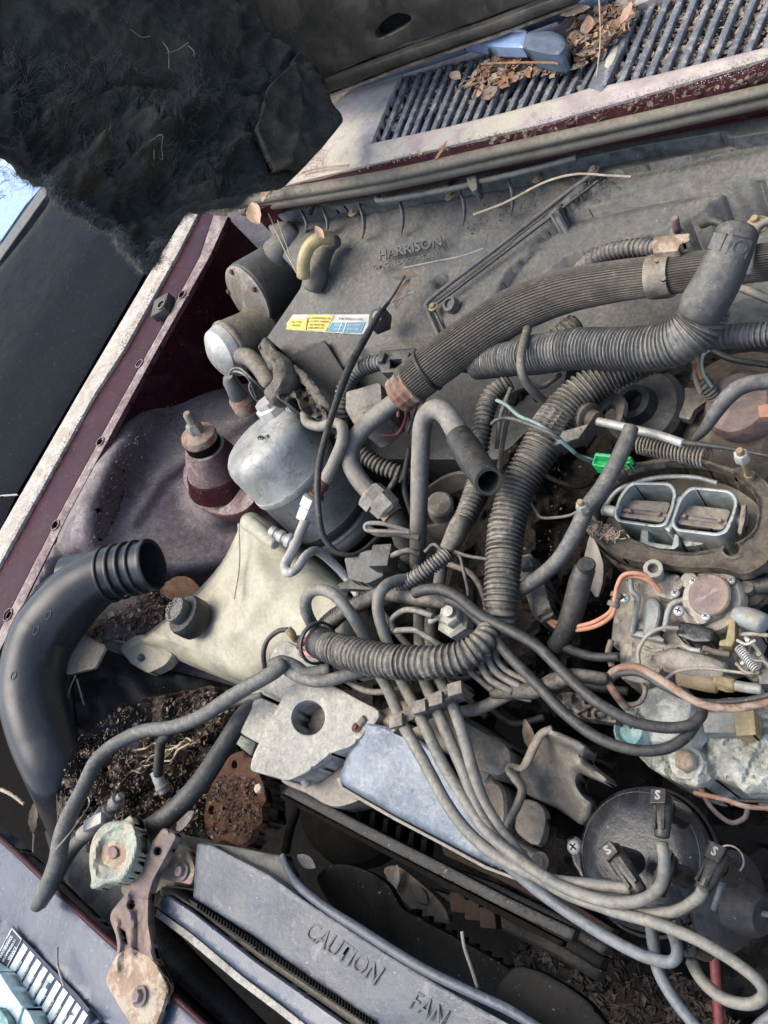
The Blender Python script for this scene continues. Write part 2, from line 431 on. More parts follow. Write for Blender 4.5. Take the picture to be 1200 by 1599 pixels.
# ------------------------------------------------------------------ materials
MT = {}
def mat(key, base, rough=.6, metal=0, dust=None, dcol=(.2, .18, .14), dn=60, patch=None, pn=22, pth=.5, specks=0, scol=(.6, .58, .52), bump=.3, bn=260, streak=False, edge=None, sub=0, spec=.34, var=.25, crack=None, grain=0, grime=.4, gs=38):
    """procedural dirty surface. dust: how much settles on faces that look up, contrast raised to shade the form; patch: (colour, amount) of corrosion or stain; specks: pale grains; edge: wear colour on raised edges, doubling as painted edge highlight"""
    m = bpy.data.materials.new(key); m.use_nodes = True; N = m.node_tree.nodes; Lk = m.node_tree.links; B = N['Principled BSDF']
    def nd(t, **k):
        n = N.new(t)
        for a, b in k.items(): setattr(n, a, b)
        return n
    tc = nd('ShaderNodeTexCoord'); oi = nd('ShaderNodeObjectInfo'); ad = nd('ShaderNodeVectorMath', operation='ADD'); mu = nd('ShaderNodeVectorMath', operation='SCALE')
    Lk.new(oi.outputs['Random'], mu.inputs[0]); mu.inputs['Scale'].default_value = 7; Lk.new(tc.outputs['Object'], ad.inputs[0]); Lk.new(mu.outputs[0], ad.inputs[1]); VEC = ad.outputs[0]
    def noise_(sc_, det=6, rg=.6, dist=0):
        n = nd('ShaderNodeTexNoise'); n.inputs['Scale'].default_value = sc_; n.inputs['Detail'].default_value = det; n.inputs['Roughness'].default_value = rg; n.inputs['Distortion'].default_value = dist; Lk.new(VEC, n.inputs['Vector']); return n.outputs['Fac']
    def rng(x, a, b, c=0, d=1):
        n = nd('ShaderNodeMapRange'); n.clamp = True; Lk.new(x, n.inputs[0]); n.inputs[1].default_value = a; n.inputs[2].default_value = b; n.inputs[3].default_value = c; n.inputs[4].default_value = d; return n.outputs[0]
    def mul(a, b):
        n = nd('ShaderNodeMath', operation='MULTIPLY')
        for i, q in enumerate((a, b)):
            if isinstance(q, (int, float)): n.inputs[i].default_value = q
            else: Lk.new(q, n.inputs[i])
        return n.outputs[0]
    def mix(f, a, b):
        n = nd('ShaderNodeMix', data_type='RGBA'); Lk.new(f, n.inputs[0])
        for i, q in ((6, a), (7, b)):
            if isinstance(q, tuple): n.inputs[i].default_value = (*q, 1)
            else: Lk.new(q, n.inputs[i])
        return n.outputs[2]
    big = noise_(9 + dn * .3, 5, .65, .4); fine = noise_(bn, 5, .7)
    b0 = tuple(c * (1 - var) for c in base); b1 = tuple(min(1, c * (1 + var)) for c in base)
    col = mix(rng(big, .35, .65), b0, b1); col = mix(rng(noise_(170, 6, .75), .35, .65, 0, .5), col, tuple(c * .65 for c in base)); rg = None
    met = None
    if crack:
        v = nd('ShaderNodeTexVoronoi', feature='DISTANCE_TO_EDGE'); v.inputs['Scale'].default_value = crack[1]; 
        nn = nd('ShaderNodeTexNoise'); nn.inputs['Scale'].default_value = crack[1] * .8; Lk.new(VEC, nn.inputs['Vector']); vm = nd('ShaderNodeVectorMath', operation='MULTIPLY_ADD'); Lk.new(nn.outputs['Color'], vm.inputs[0]); vm.inputs[1].default_value = (2.2 / crack[1],) * 3; Lk.new(VEC, vm.inputs[2]); Lk.new(vm.outputs[0], v.inputs['Vector'])
        col = mix(mul(rng(v.outputs['Distance'], 0, .26, .95, 0), rng(noise_(crack[1] * .6, 5), .38, .58, .0, 1)), col, crack[0])
    rfac = None
    if patch:
        pf_ = rng(noise_(pn, 9, .72, .6), pth - .03, pth + .05, 0, patch[1]); col = mix(pf_, col, patch[0]); rfac = pf_
    if edge:
        g = nd('ShaderNodeNewGeometry'); ef = mul(rng(g.outputs['Pointiness'], .52, .6), rng(noise_(120), .35, .6)); col = mix(ef, col, edge)  # edge wear that also paints highlights along raised edges
    if dust:
        g = nd('ShaderNodeNewGeometry'); sx = nd('ShaderNodeSeparateXYZ'); Lk.new(g.outputs['Normal'], sx.inputs[0])
        dcol = (dcol[0] * 1.04, dcol[1] * 1.0, dcol[2] * .92); up = rng(sx.outputs[2], .1, .97, .03, 1); dnz = rng(noise_(dn * 2.2, 10, .76, .6), .34, .62, .12, 1); df = mul(mul(up, dnz), dust)  # settled dust; paler tops and darker sides also paint form shading
        d2 = mix(rng(fine, .35, .65), tuple(c * .8 for c in dcol), tuple(c * 1.6 for c in dcol)); col = mix(df, col, d2)
        rfac = df if rfac is None else rfac
    else: df = None
    if grime:
        gm = mul(rng(noise_(gs, 11, .78, .8), .5, .66), grime); col = mix(gm, col, tuple(min(c * .3, .05) for c in base))
    if specks:
        sp = mul(rng(noise_(420, 2, .5), .68, .75), rng(noise_(50, 3), .45, .6)); col = mix(mul(sp, specks * .55), col, scol)
    if grain:
        col = mix(mul(rng(noise_(bn * 1.6, 3, .8), .5, .7), grain), col, tuple(c * .35 for c in base))
    Lk.new(col, B.inputs['Base Color'])
    B.inputs['Metallic'].default_value = metal; B.inputs['Specular IOR Level'].default_value = spec
    if metal and (df or patch):
        n = nd('ShaderNodeMath', operation='SUBTRACT'); n.use_clamp = True; n.inputs[0].default_value = metal; Lk.new(rfac, n.inputs[1]); Lk.new(n.outputs[0], B.inputs['Metallic'])
    rn = rng(big, .3, .7, max(.05, rough - .12), min(1, rough + .12))
    if df is not None:
        mx = nd('ShaderNodeMix'); Lk.new(df, mx.inputs[0]); Lk.new(rn, mx.inputs[2]); mx.inputs[3].default_value = .9; rn = mx.outputs[0]
    Lk.new(rn, B.inputs['Roughness'])
    if bump:
        b = nd('ShaderNodeBump'); b.inputs['Strength'].default_value = bump; b.inputs['Distance'].default_value = .002
        ms = nd('ShaderNodeMath', operation='ADD'); Lk.new(fine, ms.inputs[0]); Lk.new(noise_(dn * 1.3, 4), ms.inputs[1]); Lk.new(ms.outputs[0], b.inputs['Height']); Lk.new(b.outputs[0], B.inputs['Normal'])
    if sub: B.inputs['Subsurface Weight'].default_value = sub; B.inputs['Subsurface Radius'].default_value = (.01, .01, .007); B.inputs['Subsurface Scale'].default_value = .6
    MT[key] = m; return m
TAN = (.20, .175, .145)
mat('black', (.012, .012, .012), .8, bump=0)
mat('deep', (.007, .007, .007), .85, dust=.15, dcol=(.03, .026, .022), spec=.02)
mat('plastic', (.07, .078, .082), .4, dust=.95, dcol=(.135, .13, .118), dn=14, specks=.6, patch=((.04, .036, .03), .75), pn=18, pth=.57, bump=.3, gs=22, grime=.45, edge=(.17, .18, .18))
mat('plastic2', (.04, .043, .046), .38, dust=.6, dcol=(.13, .125, .108), dn=20, specks=.4, grime=.4, gs=30)
mat('rubber', (.02, .022, .024), .4, dust=.38, dcol=(.14, .135, .12), dn=50, specks=.5, bump=.2)
mat('rubber_grey', (.055, .06, .063), .45, dust=.6, dcol=(.2, .19, .17), dn=60, specks=.5, bump=.3)
mat('rubber_tan', (.10, .092, .08), .65, dust=.75, dcol=(.22, .2, .17), dn=60, specks=.5)
mat('fluted', (.05, .046, .04), .5, dust=.5, dcol=(.17, .155, .125), dn=30, patch=((.3, .29, .26), .4), pn=90, pth=.62, bump=.15)
mat('conduit', (.04, .04, .039), .42, dust=.85, dcol=(.22, .205, .175), dn=50, patch=((.3, .29, .26), .6), pn=60, pth=.6)
mat('conduit_pale', (.075, .078, .078), .4, dust=.75, dcol=(.26, .25, .225), dn=50, specks=.4)
mat('duct', (.02, .023, .028), .3, dust=.12, dcol=(.14, .14, .14), dn=30, specks=.2, bump=.05, var=.1, grime=.2)
mat('maroon', (.036, .007, .012), .35, dust=.07, dcol=(.11, .09, .09), dn=40, specks=.7, bump=.1, patch=((.05, .03, .035), .5), pn=20, pth=.58, grime=.3, spec=.12)
mat('maroon_chalk', (.065, .02, .03), .6, dust=.9, dcol=(.27, .24, .24), dn=24, specks=.7, patch=((.08, .026, .038), .8), pn=26, pth=.52, bump=.4)
mat('white_oxide', (.46, .44, .41), .8, patch=((.3, .25, .2), .8), pn=90, pth=.5, bump=.5, dust=.3, dcol=(.42, .38, .31), grain=.4, grime=.3)
mat('pink_oxide', (.44, .375, .365), .8, patch=((.46, .44, .35), .9), pn=14, pth=.5, bump=.4, grain=.25, specks=.8, scol=(.8, .8, .75), grime=.25)
mat('slat', (.13, .145, .17), .6, patch=((.34, .33, .31), .7), pn=110, pth=.54, bump=.5, specks=.6)
mat('fender', (.007, .0085, .010), .25, dust=.0, specks=.6, bump=.0, var=.1, spec=.006, grime=0)
mat('inner', (.095, .075, .10), .5, dust=.9, dcol=(.215, .195, .20), dn=12, patch=((.05, .035, .032), .9), pn=14, pth=.53, specks=.9, bump=.5, grain=.4, gs=20, grime=.6)
mat('soil', (.085, .068, .056), .95, patch=((.14, .11, .085), .8), pn=60, pth=.5, bump=1, bn=500, specks=.8, scol=(.3, .27, .23), spec=.1)
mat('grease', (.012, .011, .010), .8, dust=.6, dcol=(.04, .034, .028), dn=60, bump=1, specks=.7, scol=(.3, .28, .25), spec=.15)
mat('alu', (.42, .43, .42), .45, .55, dust=.6, dcol=(.33, .31, .27), dn=40, patch=((.22, .2, .17), .6), pn=60, pth=.57, bump=.25, specks=.5, edge=(.55, .56, .54))
mat('alu_can', (.36, .375, .365), .42, .25, dust=.45, dcol=(.30, .285, .24), dn=20, patch=((.14, .12, .1), .9), pn=95, pth=.6, bump=.3, specks=.8, scol=(.08, .07, .06), grime=.5, gs=22)
mat('alu_dark', (.17, .17, .165), .45, .4, dust=.8, dcol=(.22, .195, .155), dn=40, bump=.4, edge=(.36, .35, .32))
mat('galv', (.27, .27, .25), .6, .15, dust=.8, dcol=(.31, .30, .265), dn=26, specks=.9, scol=(.7, .69, .64), bump=.5, grain=.35, grime=.5, gs=50, edge=(.5, .5, .47))
mat('cover', (.115, .15, .195), .33, .3, crack=((.19, .215, .235), 125), dust=.2, dcol=(.22, .215, .2), bump=.25, specks=.6, grime=.5, gs=26)
mat('steel_dirty', (.15, .14, .12), .5, .4, dust=.8, dcol=(.23, .2, .155), dn=36, patch=((.14, .08, .05), .5), pn=50, pth=.6, bump=.4, edge=(.34, .32, .29))
mat('bracket', (.13, .12, .105), .6, .2, dust=.7, dcol=(.17, .155, .13), dn=40, patch=((.3, .28, .25), .6), pn=30, pth=.62, bump=.35, edge=(.33, .31, .28))
mat('rust', (.085, .04, .026), .9, patch=((.15, .065, .035), .8), pn=45, pth=.52, bump=.9, dust=.4, dcol=(.12, .085, .06), specks=.5)
mat('rust_purple', (.105, .075, .08), .55, patch=((.2, .13, .085), .8), pn=35, pth=.53, bump=.35, dust=.35, dcol=(.22, .18, .15), specks=.3, edge=(.22, .18, .17))
mat('rust_tan', (.27, .19, .13), .75, patch=((.42, .36, .28), .8), pn=60, pth=.5, bump=.5)
mat('copper_rust', (.24, .12, .085), .7, .2, patch=((.32, .26, .21), .8), pn=50, pth=.5, bump=.4, dust=.4)
mat('reservoir', (.42, .41, .325), .36, dust=.5, dcol=(.28, .25, .18), dn=10, patch=((.36, .37, .30), .5), pn=7, pth=.52, bump=.1, sub=.3, specks=.8, scol=(.12, .1, .08), grime=.35, gs=26)
mat('shroud', (.026, .04, .062), .3, dust=.22, dcol=(.19, .19, .18), dn=18, specks=1, patch=((.19, .195, .19), .45), pn=50, pth=.59, bump=.3, spec=.45, grime=.4, edge=(.13, .15, .17))  # black plastic; the blue of reflected sky is painted into its base
mat('panel_blue', (.034, .052, .088), .27, dust=.14, dcol=(.15, .165, .185), dn=20, specks=1, patch=((.14, .16, .19), .4), pn=60, pth=.6, bump=.15, spec=.45, grime=.3)  # blue of the sky painted into the base colour
mat('fan', (.006, .007, .008), .5, dust=.03, specks=.5, bump=.1, grime=.2, spec=.06)
mat('cap_green', (.30, .33, .27), .8, .1, patch=((.40, .32, .22), .8), pn=45, pth=.55, bump=1.2, bn=180, grain=.6, dust=.4, dcol=(.42, .43, .36))
mat('wire_grey', (.13, .135, .13), .36, dust=.65, dcol=(.215, .2, .165), dn=34, patch=((.05, .045, .04), .8), pn=50, pth=.56, bump=.25, grime=.6)
mat('wire_dist', (.10, .12, .14), .36, dust=.45, dcol=(.2, .2, .185), dn=50, patch=((.05, .05, .05), .6), pn=70, pth=.6, bump=.2)
mat('dist', (.012, .013, .016), .14, dust=.14, dcol=(.1, .1, .1), dn=40, specks=.8, patch=((.045, .047, .065), .6), pn=30, pth=.56, bump=.2)
mat('boot', (.014, .014, .014), .25, dust=.12, dcol=(.25, .25, .2), dn=90, bump=.2, patch=((.22, .22, .18), .6), pn=120, pth=.62)
mat('carb', (.30, .335, .33), .45, .35, dust=.3, dcol=(.2, .18, .15), dn=50, patch=((.16, .14, .11), .6), pn=60, pth=.58, bump=.25, edge=(.5, .54, .53))
mat('carb_dirt', (.26, .24, .205), .55, .25, dust=.6, dcol=(.3, .275, .23), dn=50, patch=((.1, .085, .065), .7), pn=60, pth=.57, bump=.5, specks=.5, edge=(.46, .44, .4))
mat('carb_blue', (.30, .335, .335), .5, .3, patch=((.2, .18, .15), .8), pn=90, pth=.53, bump=.4, dust=.35)
mat('gasket', (.032, .028, .024), .6, dust=.6, dcol=(.13, .11, .085), dn=36, bump=.4, specks=.4, edge=(.2, .17, .13))
mat('corroded', (.34, .36, .33), .8, .15, patch=((.52, .56, .52), .9), pn=40, pth=.52, bump=.9, dust=.3, dcol=(.4, .36, .28), grain=.5, specks=1, scol=(.85, .88, .85), edge=(.6, .62, .58))
mat('teal', (.2, .36, .36), .8, patch=((.45, .55, .5), .8), pn=60, pth=.5, bump=.6)
mat('yellow', (.36, .28, .12), .65, dust=.5, patch=((.2, .15, .09), .7), pn=70, pth=.5, bump=.4)
mat('orange_wire', (.52, .24, .14), .5, dust=.4)
mat('red', (.17, .015, .022), .4, dust=.25)
mat('pink', (.5, .2, .22), .45, dust=.3)
mat('green', (.02, .42, .13), .35, dust=.15)
mat('green_wire', (.22, .33, .30), .5, dust=.3)
mat('tape', (.045, .043, .04), .42, dust=.6, dcol=(.2, .18, .15), dn=50, bump=.6)
mat('leaf_brown', (.26, .135, .07), .7, bump=.4, bn=400, patch=((.35, .2, .11), .6), pn=100)
mat('leaf_tan', (.4, .27, .19), .75, bump=.4, patch=((.5, .36, .28), .6), pn=90)
mat('leaf_dull', (.15, .115, .09), .8, bump=.4, dust=.4, grime=.7)
mat('leaf_grey', (.28, .26, .23), .8, bump=.4)
mat('straw', (.38, .32, .23), .8, bump=0)
mat('sticker_yellow', (.62, .55, .1), .5, dust=.25, bump=.05, patch=((.35, .33, .2), .5), pn=80, pth=.62)
mat('sticker_blue', (.05, .22, .34), .5, dust=.25, bump=.05, patch=((.3, .35, .35), .5), pn=80, pth=.62)
mat('sticker_white', (.5, .52, .5), .5, dust=.3, bump=.05, patch=((.3, .29, .25), .6), pn=80, pth=.58)
mat('ink', (.03, .04, .07), .6, bump=0)
mat('label_white', (.62, .72, .74), .55, bump=.1, patch=((.42, .45, .45), .6), pn=120, pth=.55, grain=.3)
mat('pale_blue', (.50, .66, .70), .5, bump=.15, grain=.3, patch=((.4, .5, .55), .6), pn=60, pth=.55)
mat('glass_blue', (.25, .36, .56), .08, bump=0, spec=.8, var=.1)
mat('wiper', (.10, .14, .20), .4, dust=.2, dcol=(.2, .2, .22), bump=.1)
mat('weather', (.11, .102, .085), .55, dust=.6, dcol=(.19, .175, .14), dn=20, bump=.25, patch=((.08, .06, .05), .5), pn=14, pth=.57, grime=.3)
mat('hood_metal', (.035, .034, .03), .5, dust=.0, patch=((.07, .06, .05), .7), pn=20, bump=.2)
mat('insul', (.06, .062, .056), 1, patch=((.10, .088, .07), .7), pn=12, pth=.5, bump=1, bn=350, spec=.05, specks=.5, grime=.5, gs=20)
mat('fibre', (.13, .135, .125), 1, bump=0, spec=.05, grime=0)
mat('fibre_pale', (.42, .44, .45), 1, bump=0, spec=.05, grime=0)
mat('gold', (.42, .34, .17), .35, dust=.25, bump=.05)
mat('screwm', (.5, .52, .5), .4, .6, dust=.3, dcol=(.35, .32, .27))
mat('brass_dirty', (.3, .22, .12), .6, .3, dust=.5)
mat('belt', (.009, .010, .011), .4, dust=.08, dcol=(.07, .065, .06), dn=60, specks=.6, spec=.2)
mat('crust', (.6, .6, .56), .9, bump=0, var=.2)
mat('litter_dark', (.035, .028, .022), .9, bump=0, spec=.1)  # darker litter for the sump, its shade put into the colour
mat('litter_dim', (.07, .055, .042), .9, bump=0, spec=.1)
mat('shroud_letter', (.035, .05, .07), .35, dust=.3, bump=.2, spec=.3)
mat('plastic_dark', (.02, .022, .025), .4, dust=.5, dcol=(.075, .072, .066), dn=20, specks=.5)
mat('rust_dark', (.02, .013, .011), .85, dust=.3, dcol=(.04, .03, .026), spec=.1)
# ================================================================== SETTING
g = MB(); g.add(([Vector((-60, -60, 0)), Vector((60, -60, 0)), Vector((60, 60, 0)), Vector((-60, 60, 0))], [(0, 1, 2, 3)])); g.build('ground', MT['soil'], kind='structure')
def Q(px, py, d):
    return Vector((0, 0, CAMZ)) + ray(px, py) * d
def plane3(a, b, c):
    n = (b - a).cross(c - a).normalized(); 
    if n.dot(Vector((0, 0, CAMZ)) - a) < 0: n = -n
    return a, n
# ------------------------------------------------------------------ the car's body
body = thing('car_body', 'dark maroon car body around the engine bay, its flat inner sides chalky with oxide', 'car body', P(350, 900, -30))
def bplate(n, poly, m, **kw): return plate(n, poly, MT[m], body, **kw)
# outer fender: black, glossy, dusty
bplate('outer_fender', [(300, 318), (250, 392), (120, 617), (14, 798), (-60, 930), (-420, 1000), (-420, 560), (-100, 560), (0, 418), (66, 336), (96, 280), (200, 296)], 'fender', h=feat(pl((300, 320, -1.2), (14, 798, -1.2), (-200, 420, -7)), ('r', [(-40, 700), (20, 560), (170, 330)], 26, .5)), thick=2, bev=8, step=30)
bplate('door_panel', [(-10, 774), (26, 773), (-30, 900), (-200, 960), (-200, 770)], 'fender', h=-1.0, thick=2, bev=2, step=30)
bplate('fender_seam', strip((-40, 777), (27, 772), 2), 'white_oxide', h=-.8, thick=.2, bev=.6, step=20)
# fender rail: three long bands, all straight along the car
RA = [(298, 322), (250, 400), (120, 620), (18, 798), (-60, 935)]
RB = [(313, 330), (281, 393), (196, 545), (150, 615), (45, 803), (0, 884), (-40, 950)]
RC = [(334, 336), (313, 400), (262, 495), (185, 633), (93, 803), (0, 985), (-20, 1020)]
RD = [(357, 338), (329, 400), (248, 543), (178, 672), (109, 800), (0, 1018), (-20, 1050)]
bplate('fender_rail', RA + RB[::-1], 'white_oxide', h=0, thick=1.2, bev=5, bevh=.25, step=12)
bplate('rail_channel', RB + RC[::-1], 'maroon', h=-.5, thick=1.2, bev=3, bevh=.1, step=14)
bplate('fender_wall', [(x - 3, y) for x, y in RC] + [(x - 3, y) for x, y in RD][::-1], 'maroon', h=-.9, thick=24, bev=0, step=30)
bplate('rail_lip', RC + RD[::-1], 'maroon_chalk', h=.0, thick=.6, bev=3, bevh=.15, step=10, holes=[circ(285, 460, 5, 12, 4), circ(218, 568, 5, 12, 4), circ(157, 690, 5, 12, 4), circ(87, 820, 6, 12, 5), circ(13, 960, 7, 12, 6)])
for (x, y, r) in ((285, 460, 9), (218, 568, 9), (157, 690, 10), (87, 820, 11), (13, 960, 13)):
    mk('pressed_ring', *ring_vf(P(x, y, .05), UP, sc(x, y) * r * .75, .002, .0012, 18), MT['maroon_chalk'], body)
lt = box('rail_stop', P(255, 480, .4), Vector((.012, .006, 0)), Vector((-.006, .014, 0)), Vector((0, 0, .007)), MT['plastic2'], body)
ring('stop_socket', P(253, 476, 1.2), UP, .006, .004, .002, MT['conduit_pale'], lt)
# inner fender with the strut tower
TW = smooth([(205, 625), (270, 600), (345, 600), (430, 640), (480, 760), (440, 850), (330, 905), (180, 900), (112, 830), (140, 720)], 4)
infh = feat(lambda x, y: pl((330, 420, -14), (100, 900, -4), (450, 1100, -21))(x, y) + 3.0 * (1 - sstep(0, 90, polyd((x, y), RD, False))) * sstep(480, 700, y), ('s', TW, 4.0, 34), ('r', [(205, 815), (250, 745), (330, 690), (400, 640)], 20, .55), ('n', 90, .3), ('b', 340, 775, 62, 1.2))
bplate('inner_fender', [(357, 332), (329, 400), (178, 672), (109, 800), (12, 1000), (50, 1100), (90, 1200), (130, 1330), (300, 1330), (430, 1260), (560, 1100), (640, 850), (520, 620), (480, 300)], 'inner', h=infh, thick=1, bev=0, step=8, edge=12, sharp=0)
bplate('tower_flange', circ(346, 752, 62, 36, 52, .5), 'maroon_chalk', h=feat(-7.6), thick=1.5, bev=8, bevh=.3, step=9)
# battery tray area floor: rust and rotting leaves
bplate('battery_tray', [(88, 1240), (100, 1150), (180, 1100), (330, 1070), (400, 1090), (420, 1180), (430, 1280), (370, 1340), (270, 1330), (160, 1330), (90, 1290)], 'soil', h=feat(lambda x, y: infh(x, y) + 1.2, ('n', 22, 1.8), ('n', 7, .8), ('b', 180, 1130, 70, -2)), thick=2, bev=4, step=6)
bplate('splash_panel', [(112, 1062), (150, 1008), (235, 1040), (330, 1062), (425, 1088), (400, 1110), (330, 1100), (230, 1130), (140, 1180), (118, 1130)], 'belt', h=feat(lambda x, y: infh(x, y) + .5, ('n', 30, .6)), thick=1, bev=4, step=9, sharp=0)
RH = lambda x, y: infh(350, 1240) + 3.4 + (y - 1240) * -.006
bplate('rusty_tray_plate', rnd([(366, 1176), (380, 1172), (398, 1186), (404, 1204), (412, 1222), (418, 1248), (410, 1262), (412, 1284), (398, 1296), (392, 1312), (374, 1322), (352, 1312), (338, 1316), (322, 1304), (318, 1272), (324, 1240), (332, 1222), (350, 1188)], 5), 'rust', h=feat(RH, ('n', 12, .35)), thick=.8, bev=4, step=6, holes=[circ(367, 1194, 4, 12, 6), circ(332, 1265, 5, 12, 7)])
# cowl panel and its louvres
SL1B = [(588, 220), (606, 217), (620, 214), (635, 210), (651, 206), (667, 202), (683, 198), (699, 194), (716, 190), (732, 186), (749, 182), (766, 177), (784, 173), (802, 168), (820, 163), (839, 157), (858, 151), (877, 146), (897, 141), (916, 136)]
CWH = 7.0
op1 = [(581, 224), (612, 150), (628, 118), (700, 96), (800, 68), (905, 38), (960, 22), (985, 0), (925, 136), (905, 143), (800, 173), (700, 198)]
op2 = [(944, 134), (1003, -6), (1230, -70), (1240, 62), (1180, 78), (1100, 98), (1020, 118)]
cw = [(380, 330), (440, 230), (560, 130), (620, 98), (780, 50), (860, 28), (900, 4), (1000, -40), (1230, -100), (1230, 85), (1200, 92), (1000, 152), (850, 195), (700, 230), (560, 263), (470, 285), (400, 305)]
bplate('cowl_panel', cw, 'pink_oxide', h=feat(CWH, ('n', 60, .15)), thick=1, bev=5, bevh=.2, step=16, holes=[op1, [(944, 134), (995, 10), (1090, -30), (1210, -70), (1222, 70), (1180, 78), (1100, 98), (1020, 118)]])
bplate('cowl_edge', [(380, 330), (470, 283), (560, 261), (700, 228), (850, 192), (1000, 149), (1200, 88), (1240, 75), (1240, 122), (1200, 136), (1000, 182), (850, 218), (700, 252), (560, 284), (470, 304), (400, 330)], 'maroon', h=feat(6.7, ('n', 40, .1)), thick=1.4, bev=3, step=12)
for i, (x, y) in enumerate(SL1B):
    tx, ty = x + 40 + 1.3 * i * .6, y - 100
    bplate('slat', strip((x + 8, y + 5), (tx + 10, ty - 4), 7.5, 6.5), 'slat', h=CWH - .15, thick=.35, bev=3.5, bevh=.3, step=30, edge=9)
for i, (x, y) in enumerate([(958, 126), (981, 120), (1004, 114), (1028, 108), (1054, 102), (1078, 97), (1104, 90), (1131, 83), (1158, 76), (1186, 69)]):
    bplate('slat', strip((x + 9, y + 8), (x + 62, y - 122), 11, 10), 'slat', h=CWH - .15, thick=.4, bev=4.5, bevh=.3, step=30, edge=9)
bplate('cowl_divider', strip((930, 142), (990, 12), 26, 24), 'slat', h=CWH + .05, thick=1.0, bev=6, bevh=.3, step=14)
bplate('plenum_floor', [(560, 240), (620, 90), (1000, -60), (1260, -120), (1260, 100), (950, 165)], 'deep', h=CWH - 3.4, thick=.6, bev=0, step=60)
# wire screen under the louvres
sv = MB()
for k in range(120):
    x0 = 560 + k * 6; a = P(x0, 225 - (x0 - 590) * .26, CWH - 1.6); b = P(x0 + 60, 85 - (x0 - 590) * .26, CWH - 1.6)
    t = (b - a).cross(UP).normalized() * .0004; z = UP * .0006; sv.add(([a - t, a + t, b + t, b - t, a - t - z, a + t - z, b + t - z, b - t - z], [(0, 1, 2, 3), (7, 6, 5, 4), (0, 4, 5, 1), (3, 2, 6, 7), (0, 3, 7, 4), (1, 5, 6, 2)]))
for k in range(26):
    a = P(560 + k * 2.6, 232 - k * 5.7, CWH - 1.65); b = P(1215 + k * 2.6, 68 - k * 5.7, CWH - 1.65)
    t = (b - a).cross(UP).normalized() * .0004; z = UP * .0006; sv.add(([a - t, a + t, b + t, b - t, a - t - z, a + t - z, b + t - z, b - t - z], [(0, 1, 2, 3), (7, 6, 5, 4), (0, 4, 5, 1), (3, 2, 6, 7), (0, 3, 7, 4), (1, 5, 6, 2)]))
mk('wire_screen', sv.v, sv.f, MT['plastic2'], body, sharp=0, kind='stuff')
# seam beads of the front panel
# core support (radiator support panel), the sky's blue painted into its colour
CS = [(-60, 1262), (0, 1306), (68, 1370), (150, 1450), (183, 1480), (250, 1538), (330, 1612), (420, 1700), (60, 1760), (-120, 1600)]
bplate('front_panel', CS, 'panel_blue', h=feat(-1, ('n', 50, .1), ('r', [(0, 1436), (90, 1510), (160, 1590), (220, 1650)], 7, -.25)), thick=2.2, bev=6, bevh=.35, step=16, lines=[[(0, 1436), (160, 1590)]])
wire('panel_edge', [(-40, 1280, -.9), (0, 1308, -.9), (68, 1371, -.9), (150, 1449, -.9), (250, 1536, -.9), (340, 1618, -.9)], 5, MT['maroon'], body)
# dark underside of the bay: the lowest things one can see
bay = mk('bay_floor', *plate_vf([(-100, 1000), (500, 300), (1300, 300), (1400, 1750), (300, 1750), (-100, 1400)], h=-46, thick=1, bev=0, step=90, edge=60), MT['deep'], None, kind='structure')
# firewall
bplate('firewall', [(380, 318), (440, 296), (700, 246), (1230, 138), (1230, 120), (700, 225), (400, 295)], 'maroon', h=4.5, thick=30, bev=0, step=40)
bplate('firewall_ledge', [(395, 320), (560, 290), (800, 242), (1230, 158), (1230, 130), (800, 215), (560, 265), (400, 300)], 'maroon', h=5.4, thick=1, bev=2, step=30)
# ------------------------------------------------------------------ hood and its torn blanket
hood = thing('hood', 'raised hood seen from below, dark grimy inner frame above the louvred cowl', 'hood', Q(700, 60, .8))
ho, hn = plane3(Q(490, 148, .86), Q(880, 2, .70), Q(560, -60, .74)); hp = plane_proj(ho, hn)
plate('inner_panel', [(438, 148), (492, 130), (560, 100), (640, 66), (760, 30), (900, -30), (900, -160), (-260, -160), (-260, 60), (300, 200)], MT['hood_metal'], hood, h=feat(0, ('s', [(640, 40), (900, -60), (900, -200), (560, -100)], .5, 10), ('n', 40, .2)), thick=1, bev=3, step=24, proj_=hp, down=-hn, holes=[smooth([(588, 48), (610, 26), (640, 22), (641, 34), (615, 50), (592, 60)])])
plate('hood_edge', [(487, 154), (492, 128), (640, 72), (770, 28), (900, -22), (905, 0), (780, 46), (640, 94)], MT['hood_metal'], hood, h=feat(.9, ('n', 30, .15)), thick=1.6, bev=6, bevh=.5, step=10, proj_=hp, down=-hn)
hu = (hp(903, 4) - hp(487, 157)).normalized(); hv_ = hn.cross(hu).normalized(); hv_ = hv_ if hv_.z > 0 else -hv_; h0_ = hp(487, 154) - hn * .028 + hv_ * .02
box('outer_skin', h0_ + hu * .42 + hv_ * .46, hu * .85, hv_ * .45, hn * .006, MT['hood_metal'], hood, bv=.2)
plate('edge_weld', [(487, 157), (640, 98), (780, 50), (903, 4), (903, 9), (780, 56), (640, 103), (489, 162)], MT['rust_tan'], hood, h=.3, thick=.6, bev=2, step=12, proj_=hp, down=-hn)
plate('frame_cavity', [(570, 76), (650, 44), (650, 12), (590, 16), (560, 50)], MT['black'], hood, h=-1.6, thick=.3, bev=0, proj_=hp, down=-hn)
pad = thing('hood_blanket', 'torn black fibre insulation blanket hanging in shreds under the raised hood', 'insulation', Q(250, 200, .6))
po, pn_ = plane3(Q(470, 200, .80), Q(220, 400, .60), Q(0, 0, .60)); pp = plane_proj(po, pn_)
rr = random.Random(3)
